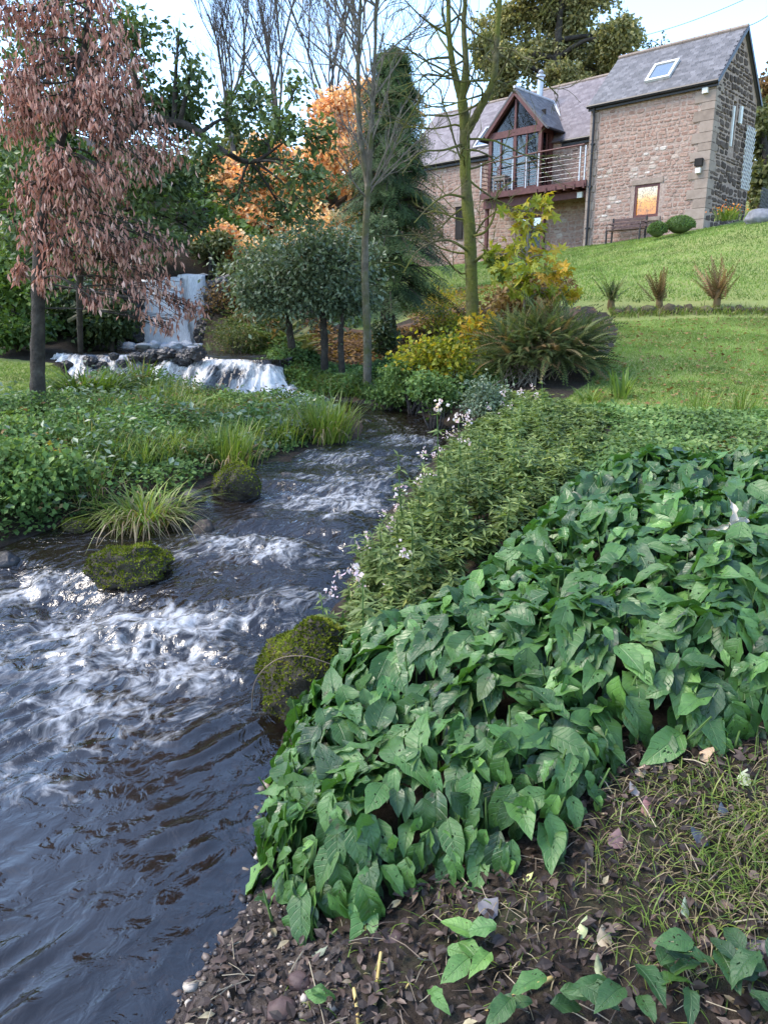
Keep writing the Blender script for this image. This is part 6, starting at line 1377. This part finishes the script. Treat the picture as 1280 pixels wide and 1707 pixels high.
# leaves grow in rosettes: share an azimuth centre
rz_c = poly_points(BED, 110); dist = np.hypot(q[:, None, 0] - rz_c[None, :, 0], q[:, None, 1] - rz_c[None, :, 1]); ci = dist.argmin(1); rad = q - rz_c[ci]
tang = np.column_stack([rad, np.zeros(NL)]); tang = unit(tang + rng.normal(size=(NL, 3)) * V3(.05, .05, 0)); tang = unit(tang - (tang * nn).sum(1, keepdims=True) * nn)
wgt = np.clip(sl / 1.2, 0, 1)[:, None]
yd = unit(tang * (1 - wgt * .6) + down * wgt * 1.1 + rng.normal(size=(NL, 3)) * .42 + V3(0, -.12, 0) + nn * (.18 * (1 - wgt)))
zd = unit(nn + rng.normal(size=(NL, 3)) * .42 + V3(0, 0, .6))
lsz = .06 + .145 * rng.beta(1.7, 2.0, NL) * (.82 + .25 * smooth(2.0, 2.6, q[:, 1]))
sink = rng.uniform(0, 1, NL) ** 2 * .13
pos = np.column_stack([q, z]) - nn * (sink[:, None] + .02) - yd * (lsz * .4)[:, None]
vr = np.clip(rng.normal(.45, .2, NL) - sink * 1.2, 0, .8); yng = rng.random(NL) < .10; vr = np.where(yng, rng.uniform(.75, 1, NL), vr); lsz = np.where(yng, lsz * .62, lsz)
TPL = [comfrey_tpl(k) for k in range(10)]
bed = thing('comfrey_bed', 'dense bed of broad dark green comfrey leaves filling the right foreground bank', 'plants', (.6, 2.8, gz(.6, 2.8)))
Dp = (pos - C0) @ F_; pxx = 640 + FPX * pos[:, 0] / Dp; vis = (pxx > -30) & (pxx < 1310)
score = lsz / Dp * vis * (sink < .05); order = np.argsort(-score); top_ = set(order[:300].tolist())
leafmesh = {}
def leaf_obj(parent, p, y, zv, s, var, ti, mat):
    vb = int(round(var * 5)); key = (ti, vb, mat.name)
    if key not in leafmesh:
        v, f, uv = TPL[ti]; leafmesh[key] = MB().add(v, f, vb / 5 + ti * .013, uv + [0, 1e-4]).build('leaf', mat, True)
    o = bpy.data.objects.new('leaf', leafmesh[key]); COL.objects.link(o); o.parent = parent
    y = unit(y); zv = unit(zv - (zv @ y) * y); x = np.cross(y, zv); from mathutils import Matrix
    M = Matrix([[*(float(a[i]) * float(s) for a in (x, y, zv)), float(p[i] - OFF[parent.name][i])] for i in range(3)] + [[0, 0, 0, 1]]); o.matrix_basis = M
    return o
mbs = MB()
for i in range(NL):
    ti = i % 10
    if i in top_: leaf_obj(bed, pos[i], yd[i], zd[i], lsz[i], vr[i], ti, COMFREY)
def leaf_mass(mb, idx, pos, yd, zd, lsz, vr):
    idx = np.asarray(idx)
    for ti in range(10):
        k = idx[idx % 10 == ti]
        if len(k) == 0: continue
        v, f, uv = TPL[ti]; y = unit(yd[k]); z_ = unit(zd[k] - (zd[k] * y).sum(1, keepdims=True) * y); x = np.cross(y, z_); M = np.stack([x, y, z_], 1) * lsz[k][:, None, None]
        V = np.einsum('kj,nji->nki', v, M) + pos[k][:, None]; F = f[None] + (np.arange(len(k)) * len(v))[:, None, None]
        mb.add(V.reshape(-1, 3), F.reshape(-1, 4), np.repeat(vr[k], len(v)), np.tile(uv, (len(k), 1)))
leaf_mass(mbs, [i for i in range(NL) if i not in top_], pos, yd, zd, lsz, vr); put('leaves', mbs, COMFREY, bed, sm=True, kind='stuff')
# stems under the canopy
mb = MB(); q2 = poly_points(BED, 500)
for a in q2:
    g = gz(a[0], a[1]); h = float(canopy(np.array([a[0]]), np.array([a[1]]))[0]); mb.tube([(a[0], a[1], g - .02), (a[0] + rng.normal() * .04, a[1] + rng.normal() * .04, h - .03)], [.006, .003], 4, cap=False)
put('stems', mb, WEED, bed)
# foreground plants at the bottom edge: broad bluish leaves close to the camera
def small_leafy(name, label, pts, size, var, up=.25, mat=COMFREY):
    o = thing(name, label, 'plant', pts[0])
    for i, (p) in enumerate(pts):
        az = rng.uniform(0, 6.28); y = V3(math.cos(az), math.sin(az) - .3, rng.uniform(-.1, .35)); leaf_obj(o, p + V3(0, 0, .03), y, V3(0, -.3, 1) + rng.normal(size=3) * .3, size * rng.uniform(.75, 1.2), float(np.clip(var + rng.normal() * .1, 0, 1)), rng.integers(0, 10), mat)
    return o
def grid_pts(pxs, lift=.05):
    r = []
    for (x, y) in pxs:
        p = gp(x, y); r.append(p * (1, 1, 0) + V3(0, 0, gz(p[0], p[1]) + lift * rng.uniform(.5, 1.4)))
    return r
small_leafy('comfrey_seedling', 'bluish green broad leaves cut off by the bottom right corner', grid_pts([(1010, 1700), (1050, 1690), (1085, 1710), (1100, 1670), (1120, 1690), (1180, 1690), (1230, 1650), (1160, 1665), (1190, 1640), (1215, 1690), (1250, 1665), (1275, 1640), (1290, 1690), (1140, 1715), (960, 1712), (1060, 1725), (1240, 1720), (1200, 1665), (1265, 1690), (1090, 1690), (1145, 1640), (1030, 1712)], .07), .098, .22)
small_leafy('comfrey_seedling', 'low group of bluish leaves at the bottom edge left of the corner plant', grid_pts([(850, 1712), (885, 1700), (905, 1690), (930, 1705), (860, 1725), (915, 1725)], .05), .09, .3)
small_leafy('dock_seedling', 'yellow-green dock seedling with long leaves on the bare soil', grid_pts([(765, 1600), (790, 1590), (815, 1610), (745, 1615), (825, 1585), (780, 1625)], .02), .085, .9)
small_leafy('dock_seedling', 'small green weed at the bottom edge beside the pale cut stem', grid_pts([(520, 1690), (545, 1700), (720, 1690), (735, 1705)], .03), .07, .8)

# ------------------------------------------------------------------ balsam with pale flowers along the right water edge
BAL = [(-.24,3.3),(-.22,4.1),(.04,5.1),(.38,6.2),(.78,7.4),(1.12,8.4),(1.35,9.2),(1.5,9.6),(1.9,9.3),(2.15,8.6),(2.3,7.6),(1.9,6.6),(1.55,5.6),(1.15,4.9),(.75,4.4),(.40,3.85),(.12,3.4),(-.1,3.2)]
BALM = leafmat('balsam_leaf', [(0, (.05, .085, .024)), (.35, (.115, .165, .048)), (.7, (.20, .26, .08)), (.92, (.31, .36, .13)), (1, (.45, .44, .09))], .35, .45, .3, patch=.25, pscale=2)
PINK = leafmat('pale_pink_flower', [(0, (.62, .40, .46)), (.5, (.78, .62, .66)), (1, (.85, .80, .80))], .35, .5, .2, patch=0)
bal = thing('balsam_patch', 'band of leafy balsam with pale pink-white flowers along the right water edge', 'plants', (.8, 6, gz(.8, 6))); TOPS = []; lv, st_ = MB(), MB(); q = poly_points(BAL, 1000)
dE = edge_dist(np.array(BAL), q[:, 0], q[:, 1]); g = ground_z(q[:, 0], q[:, 1])
for i in range(len(q)):
    h = (.12 + .28 * smooth(.0, .7, dE[i]) + .07 * rng.normal()) * (1.1 - .62 * smooth(4.2, 6.8, q[i, 1])); h = max(float(h), .08) * float(np.exp(rng.normal() * .28)) * (1 + .35 * float(vnoise(np.array([q[i, 0] * 2.2]), np.array([q[i, 1] * 2.2]))[0])); lean = V3(rng.normal() * .06 - .05, rng.normal() * .06, 0); b0 = V3(q[i, 0], q[i, 1], g[i])
    tp = b0 + lean + V3(0, 0, h); st_.tube([b0, (b0 + tp) / 2 + lean * .3, tp], [.006, .005, .003], 3, cap=False)
    nw = 6; TOPS.append(tp)
    for w in range(nw):
        f = .35 + .65 * w / (nw - 1); c = b0 + (tp - b0) * f; k = 7 if w < nw - 1 else 6; az = rng.uniform(0, 6.28) + np.arange(k) * 6.283 / k + rng.normal(size=k) * .25
        yd_ = np.stack([np.cos(az), np.sin(az), np.full(k, -.15 + .35 * (w == nw - 1)) + rng.normal(size=k) * .25], -1)
        scatter(lv, LEAFN if w % 3 else LEAF2, np.tile(c, (k, 1)), yd_, V3(0, 0, 1) + rng.normal(size=(k, 3)) * .25, rng.uniform(.05, .095, k) * (1.0 - .25 * (w == nw - 1)), np.clip(rng.normal(.48 + .12 * (w == nw - 1), .17, k), 0, .97))
put('stems', st_, WEED, bal); put('foliage', lv, BALM, bal, kind='stuff')
fl_px = [(560,945),(575,955),(545,965),(590,930),(640,870),(655,850),(610,905),(700,775),(720,765),(740,735),(735,760),(765,700),(755,745),(770,670),(790,668),(812,664),(835,660),(845,668),(800,690),(780,705),(815,680),(860,655),(880,652),(800,765),(805,760),(725,800),(690,820),(650,880),(665,900),(620,940),(600,975),(585,1000),(640,985),(660,935),(870,665),(895,660),(830,700),(760,720),(700,800),(675,835),(745,690),(820,672),(850,690),(785,650),(808,648),(790,740),(858,770)]
FLO = MB().add(*[(lambda a: a)(x) for x in LEAFW]) if False else None
fm_ = []
for k in range(5):
    mb = MB(); nf = 16; p_ = rng.normal(size=(nf, 3)) * V3(.02, .02, .024); scatter(mb, LEAFW, p_, rng.normal(size=(nf, 3)) + V3(0, 0, -.3), rand_dirs(nf), rng.uniform(.018, .034, nf), rng.uniform(0, 1, nf)); fm_.append(mb.build('flower', PINK))
TOPS = np.array(TOPS); tD = (TOPS - C0) @ F_; tpx = 640 + FPX * TOPS[:, 0] / tD; tpy = 853.5 - FPX * ((TOPS - C0) @ U_) / tD
for k, (x, y) in enumerate(fl_px):
    j = (0, 22, 34)[k // len(fl_px)]; x += rng.normal() * (5 + j); y += rng.normal() * (5 + j * .8)
    P = TOPS[np.argmin((tpx - x) ** 2 + (tpy - y) ** 2)] + V3(rng.normal() * .03, rng.normal() * .03, rng.uniform(.03, .09))
    o = bpy.data.objects.new('flower', fm_[k % 5]); COL.objects.link(o); o.parent = bal; o.location = [float(a) for a in (P - OFF[bal.name])]; o.rotation_euler = (0, 0, float(rng.uniform(0, 6))); s_ = float(rng.uniform(.6, 1.15)); o.scale = (s_, s_, s_)
# low weeds between the beds and the lawn
cover('path_weeds', [(.9,4.7),(1.6,4.9),(3.2,4.8),(5.2,5.6),(5.4,7.0),(3.6,7.7),(2.3,8.4),(1.9,8.2),(2.2,7.2),(1.7,6.2)], 26000, lambda x, y: .10 + .07 * fbm(x * 3, y * 3, 2, 3), .045, WEED, 'creeping weeds between the comfrey bed and the lawn', v0=.5, tilt=.4)
q = poly_points([(1.2,5.0),(3.2,4.9),(5.2,5.6),(5.2,6.6),(3.2,6.6)], 1100); mb = MB(); z = ground_z(q[:, 0], q[:, 1]) + .06
scatter(mb, LEAFW, np.column_stack([q, z]), rng.normal(size=(1100, 3)) * V3(1, 1, .3), V3(0, 0, 1) + rng.normal(size=(1100, 3)) * .4, rng.uniform(.03, .07, 1100), np.clip(rng.normal(.35, .25, 1100), 0, 1)); put('path_litter', mb, RUST, None, kind='stuff', label='dark fallen leaves along the top edge of the comfrey bed')
for (px, py, lab) in ((1165, 690, 'thin upright grassy weed on the lawn edge near the right'), (1235, 690, 'second upright grassy weed at the right lawn edge')):
    tuft('tall_weed', lab, gp(px, py), 40, .42, .009, SEDGE, .45, .2, (.1, .5), (.05, .3), 'plant', .1)
# weeds and stems spilling over the large boulder
shrub('boulder_weed', 'small leafy weeds sprouting over the right side of the large mossy boulder', 590, 1120, 3.55, 60, 60, 420, WEED, LEAF2, .055, .55, sig=.4)

# ------------------------------------------------------------------ bare soil, litter, pebbles in the foreground
SOILP = [(-.75,.9),(-.62,1.6),(-.45,2.1),(-.33,2.0),(-.05,1.95),(.12,2.02),(.45,2.05),(.6,2.2),(.75,2.35),(1.3,2.35),(1.9,2.5),(2.2,1.2),(1.2,.9)]
LITM = leafmat('rotting_leaf', [(0, (.022, .016, .013)), (.25, (.045, .030, .023)), (.5, (.085, .056, .042)), (.72, (.15, .105, .08)), (.88, (.30, .26, .15)), (1, (.36, .34, .13))], .12, .55, .35, patch=.35, pscale=20)
mb = MB(); n_ = 7000; q = poly_points(SOILP, n_); z = ground_z(q[:, 0], q[:, 1]) + rng.uniform(.004, .03, n_)
scatter(mb, LEAF6, np.column_stack([q, z]), rng.normal(size=(n_, 3)) * V3(1, 1, .3), V3(0, 0, 1) + rng.normal(size=(n_, 3)) * .5, rng.uniform(.008, .052, n_), np.clip(rng.beta(1.1, 2.8, n_), 0, 1), wid=rng.uniform(.5, 1.2, n_))
put('leaf_litter', mb, LITM, None, kind='stuff', label='layer of rotting brown leaves on the bare foreground soil')
mb = MB(); n_ = 900; q = poly_points(SOILP, n_)
for a in q:
    g = gz(a[0], a[1]); az = rng.uniform(0, 6.28); L = rng.uniform(.02, .11); d = V3(math.cos(az) * L, math.sin(az) * L, rng.normal() * .015); p0 = V3(a[0], a[1], g + rng.uniform(.006, .03)); mb.tube([p0 - d / 2, p0 + V3(0, 0, rng.uniform(-.004, .01)), p0 + d / 2], rng.uniform(.0007, .0022), 4, var=rng.uniform(), cap=False)
put('twigs', mb, surf('fine_twigs', [(.2, (.05, .035, .028)), (.5, (.16, .12, .085)), (.85, (.36, .30, .2))], 30, .8, 0, usevar=.8), None, kind='stuff', label='fine dead twigs and straw on the foreground soil')
def fore_grass(name, pts, label, dead=.38):
    mb = MB()
    for (px, py, r, n_, L) in pts:
        n_ = int(n_ * .6); c = gp(px, py); rr = px2m(r, c); q = c[:2] + rng.normal(size=(n_, 2)) * rr * .55; q = q[~inside(BED, q[:, 0], q[:, 1])]; n_ = len(q)
        vv = np.clip(rng.normal(.45, .18, n_), 0, .75); dd = rng.random(n_) < dead; vv = np.where(dd, rng.uniform(.8, .95, n_), vv)
        blades(mb, np.column_stack([q, ground_z(q[:, 0], q[:, 1])]), rng.uniform(0, 6.28, n_), L * rng.uniform(.4, 1.3, n_), rng.uniform(.4, 1.2, n_), np.where(dd, rng.uniform(.5, .95, n_), rng.uniform(.2, .8, n_)), rng.uniform(.0018, .0038, n_), vv, 4)
    put(name, mb, SEDGE, None, kind='stuff', label=label)
fore_grass('foreground_grass', [(1060,1320,120,260,.10),(1200,1330,110,380,.12),(1260,1400,70,380,.14),(1010,1400,110,260,.10),(1130,1440,130,380,.10),(1230,1500,100,420,.12),(1000,1500,110,160,.09),(1090,1560,110,200,.10),(900,1480,90,130,.08),(1160,1300,90,220,.09),(800,1500,70,80,.08),(750,1530,50,70,.08),(1180,1590,90,140,.10),(640,1600,90,60,.07),(880,1600,110,90,.08),(560,1640,80,40,.06),(1270,1260,60,130,.12),(980,1320,60,80,.1)], 'straggling green and straw grass on the foreground soil')
# pebbles
def pebbles(name, poly, n_, smin, smax, label, seed0=0):
    mb = MB(); q = poly_points(poly, n_)
    for k, a in enumerate(q):
        s_ = smin + (smax - smin) * rng.random() ** 2.5; g = gz(a[0], a[1]); v, f = ICO[0]; v = v * (1 + .22 * rng.normal(size=(len(v), 1))) ; az = rng.uniform(0, 6.28); R = np.array([[math.cos(az), math.sin(az), 0], [-math.sin(az), math.cos(az), 0], [0, 0, 1]])
        mb.add((v * V3(s_ * rng.uniform(.7, 1.2), s_ * rng.uniform(.6, 1), s_ * rng.uniform(.4, .75))) @ R + V3(a[0], a[1], g + s_ * .25), f, rng.random())
    m_ = surf('stream_pebbles', [(.2, (.02, .015, .013)), (.45, (.05, .036, .03)), (.65, (.10, .072, .058)), (.8, (.20, .15, .10)), (.92, (.42, .36, .29))], 30, .45, .3, .01, usevar=.85, spec=.5)
    put(name, mb, m_, None, sm=True, kind='stuff', label=label)
pebbles('gravel', [(-.80,1.0),(-.66,1.6),(-.52,2.1),(-.36,2.25),(-.30,2.0),(-.16,1.92),(-.06,1.6),(0.0,1.1)], 1500, .004, .014, 'small wet pebbles on the gravel spit at the water edge')
pebbles('stream_bed_gravel', [(-1.4,.9),(-1.0,2.2),(-.7,3.1),(-.42,3.0),(-.44,2.2),(-.6,1.6),(-.75,.9)], 900, .008, .03, 'pebbles seen through the shallow water near the gravel spit')
for (px, py, r, lab) in ((470, 1690, .036, 'largest brown stone lying on the gravel spit'), (455, 1500, .035, 'dark reddish stone at the water edge under the lowest comfrey leaves'), (500, 1640, .03, 'flat reddish stone on the gravel behind the largest one'), (655, 1570, .03, 'reddish stone half hidden in leaf litter below the comfrey')):
    p = gp(px, py); v, f = rock_mesh(p + V3(0, 0, r * .3), (r * 1.2, r, r * .8), 2, .25, px); put('shore_stone', MB().add(v, f), surf('reddish_stone', [(.3, (.05, .03, .027)), (.8, (.13, .085, .075))], 20, .6, .4, .01), None, sm=True, loc=p, label=lab, cat='stone')
# single large fallen leaves that stand out
def fallen(px, py, size, col, label, yaw, tilt=.25, wid=1.0):
    p = gp(px, py); mb = MB(); v, f, uv = TPL[int(px) % 10]; v = v * V3(1.5 * wid, 1, -.9); az = math.radians(yaw); y = unit(V3(math.cos(az), math.sin(az), tilt)); z_ = V3(0, -.25, 1); z_ = unit(z_ - (z_ @ y) * y); x = np.cross(y, z_)
    P = (v * size) @ np.array([x, y, z_]) + p + V3(0, 0, .02); lo = P[:, 2] - ground_z(P[:, 0], P[:, 1]); P[:, 2] += max(0, .008 - lo.min()) * .8
    mt = bpy.data.materials.get('fallen_' + '_'.join('%02d' % int(c * 99) for c in col))
    if mt is None:
        mt = surf('fallen_' + '_'.join('%02d' % int(c * 99) for c in col), [(.3, tuple(c * .7 for c in col)), (.7, tuple(c * 1.25 for c in col))], 25, .55, .4, .004)
    put('fallen_leaf', MB().add(P, f, .5, uv), mt, None, sm=True, loc=p, label=label, cat='leaf', group='single fallen leaves in the foreground')
fallen(1085, 1390, .062, (.26, .13, .12), 'pinkish-red pointed fallen leaf on the straw grass below the bed', 95, .1)
fallen(1062, 1345, .045, (.40, .32, .27), 'pale tan fallen leaf touching the pink one', 120, .3)
fallen(1020, 1440, .055, (.17, .10, .095), 'mauve-brown folded leaf left of the pink one', 60, .5)
fallen(1165, 1275, .055, (.42, .29, .19), 'tan leaf caught at the edge of the comfrey on the right', 20, .3)
fallen(1235, 1330, .05, (.42, .44, .28), 'pale green-white leaf in the grass at the right', 60, .2)
fallen(1212, 1395, .06, (.085, .095, .11), 'dark slate-grey leaf on the right grass', 100, .3)
fallen(1180, 1420, .06, (.10, .10, .115), 'dark grey leaf beside the slate-grey one', 150, .2)
fallen(1140, 1560, .05, (.22, .28, .2), 'narrow pale green leaf standing in the lower right litter', 80, .3, .5)
fallen(800, 1540, .06, (.11, .105, .115), 'blue-grey rotting leaf in the litter below the hanging comfrey', 30, .1, 1.3)
fallen(850, 1470, .05, (.22, .14, .11), 'brown curled leaf under the largest hanging comfrey leaf', 200, .3)
fallen(730, 1480, .05, (.25, .16, .13), 'reddish-brown leaf at the foot of the comfrey curtain', 40, .3)
fallen(965, 1575, .055, (.40, .42, .20), 'pale yellow-green leaf in the lower middle litter', 60, .3, .6)
fallen(1010, 1600, .05, (.38, .30, .2), 'cream-brown crumpled leaf right of the yellow-green one', 100, .5)
fallen(1030, 1290, .04, (.42, .27, .19), 'small orange-tan leaf at the dark foot of the bed', 100, .2)
fallen(1060, 1310, .04, (.36, .26, .18), 'tan curled leaf just below the small orange one', 40, .3)
fallen(520, 1610, .05, (.2, .22, .15), 'grey-green narrow leaf lying on the gravel spit', 20, .1, .5)
fallen(870, 1010 + 480, .035, (.55, .55, .20), 'tiny pale yellow leaf in the litter beside the comfrey foot', 20, .2, .6)
fallen(1000, 1640, .05, (.28, .3, .16), 'olive narrow leaf pointing up near the bottom edge', 95, .6, .5)
fallen(1240, 1610, .06, (.12, .10, .10), 'dark brown leaf at the lower right edge', 10, .1)
# withered leaf hanging in the bed
p = V3(1.05, 3.05, 0); p[2] = float(canopy(p[:1], p[1:2])[0]); d0 = unit(ray(1205, 960)); p = C0 + d0 * ((3.0) / d0[1]); p[2] = max(p[2], float(canopy(p[:1], p[1:2])[0]) + .02)
mb = MB(); WITH = surf('withered_leaf', [(.3, (.36, .30, .22)), (.8, (.6, .54, .42))], 15, .7, .3)
for k, (a, s_) in enumerate(((.2, .11), (1.3, .13), (-.5, .10))):
    v, f, uv = TPL[k]; y = unit(V3(math.sin(a), .1, .5 - .4 * k)); z_ = V3(.3, -1, .2); z_ = unit(z_ - (z_ @ y) * y); x = np.cross(y, z_); mb.add((v * V3(.55, 1, 1.4) * s_) @ np.array([x, y, z_]) + p, f, .5, uv)
mb.tube([p, p + V3(-.02, -.03, -.14)], .003, 4); put('withered_leaf', mb, WITH, None, sm=True, loc=p, label='pale withered leaf caught on top of the comfrey at right', cat='leaf')
# cut yellow stalks
STALK = surf('cut_yellow_stalk', [(.3, (.36, .24, .07)), (.7, (.55, .42, .16))], 20, .6, .3)
for (a, b_, r, lab) in (((635, 1600), (622, 1707), .005, 'pale yellow cut stalk standing upright at the bottom edge'), ((590, 1660), (598, 1720), .005, 'short cut stalk left of the upright one'), ((800, 1705), (920, 1640), .006, 'thick yellow cut stalk lying diagonally at the bottom'), ((690, 1640), (655, 1700), .003, 'frayed straw-coloured stalk between the cut stalks'), ((1060, 1210), (1010, 1240), .004, 'thin orange dead stem poking from the bed')):
    p0, p1 = gp(*a) + V3(0, 0, .025), gp(*b_) + V3(0, 0, .02); mb = MB(); t = np.linspace(0, 1, 8)[:, None]; mb.tube(p0 + (p1 - p0) * t + V3(0, 0, .01) * np.sin(t * 3.1), r, 7, wob=.08); put('cut_stalk', mb, STALK, None, sm=True, loc=p0, label=lab, cat='stalk', group='cut stalks on the soil')
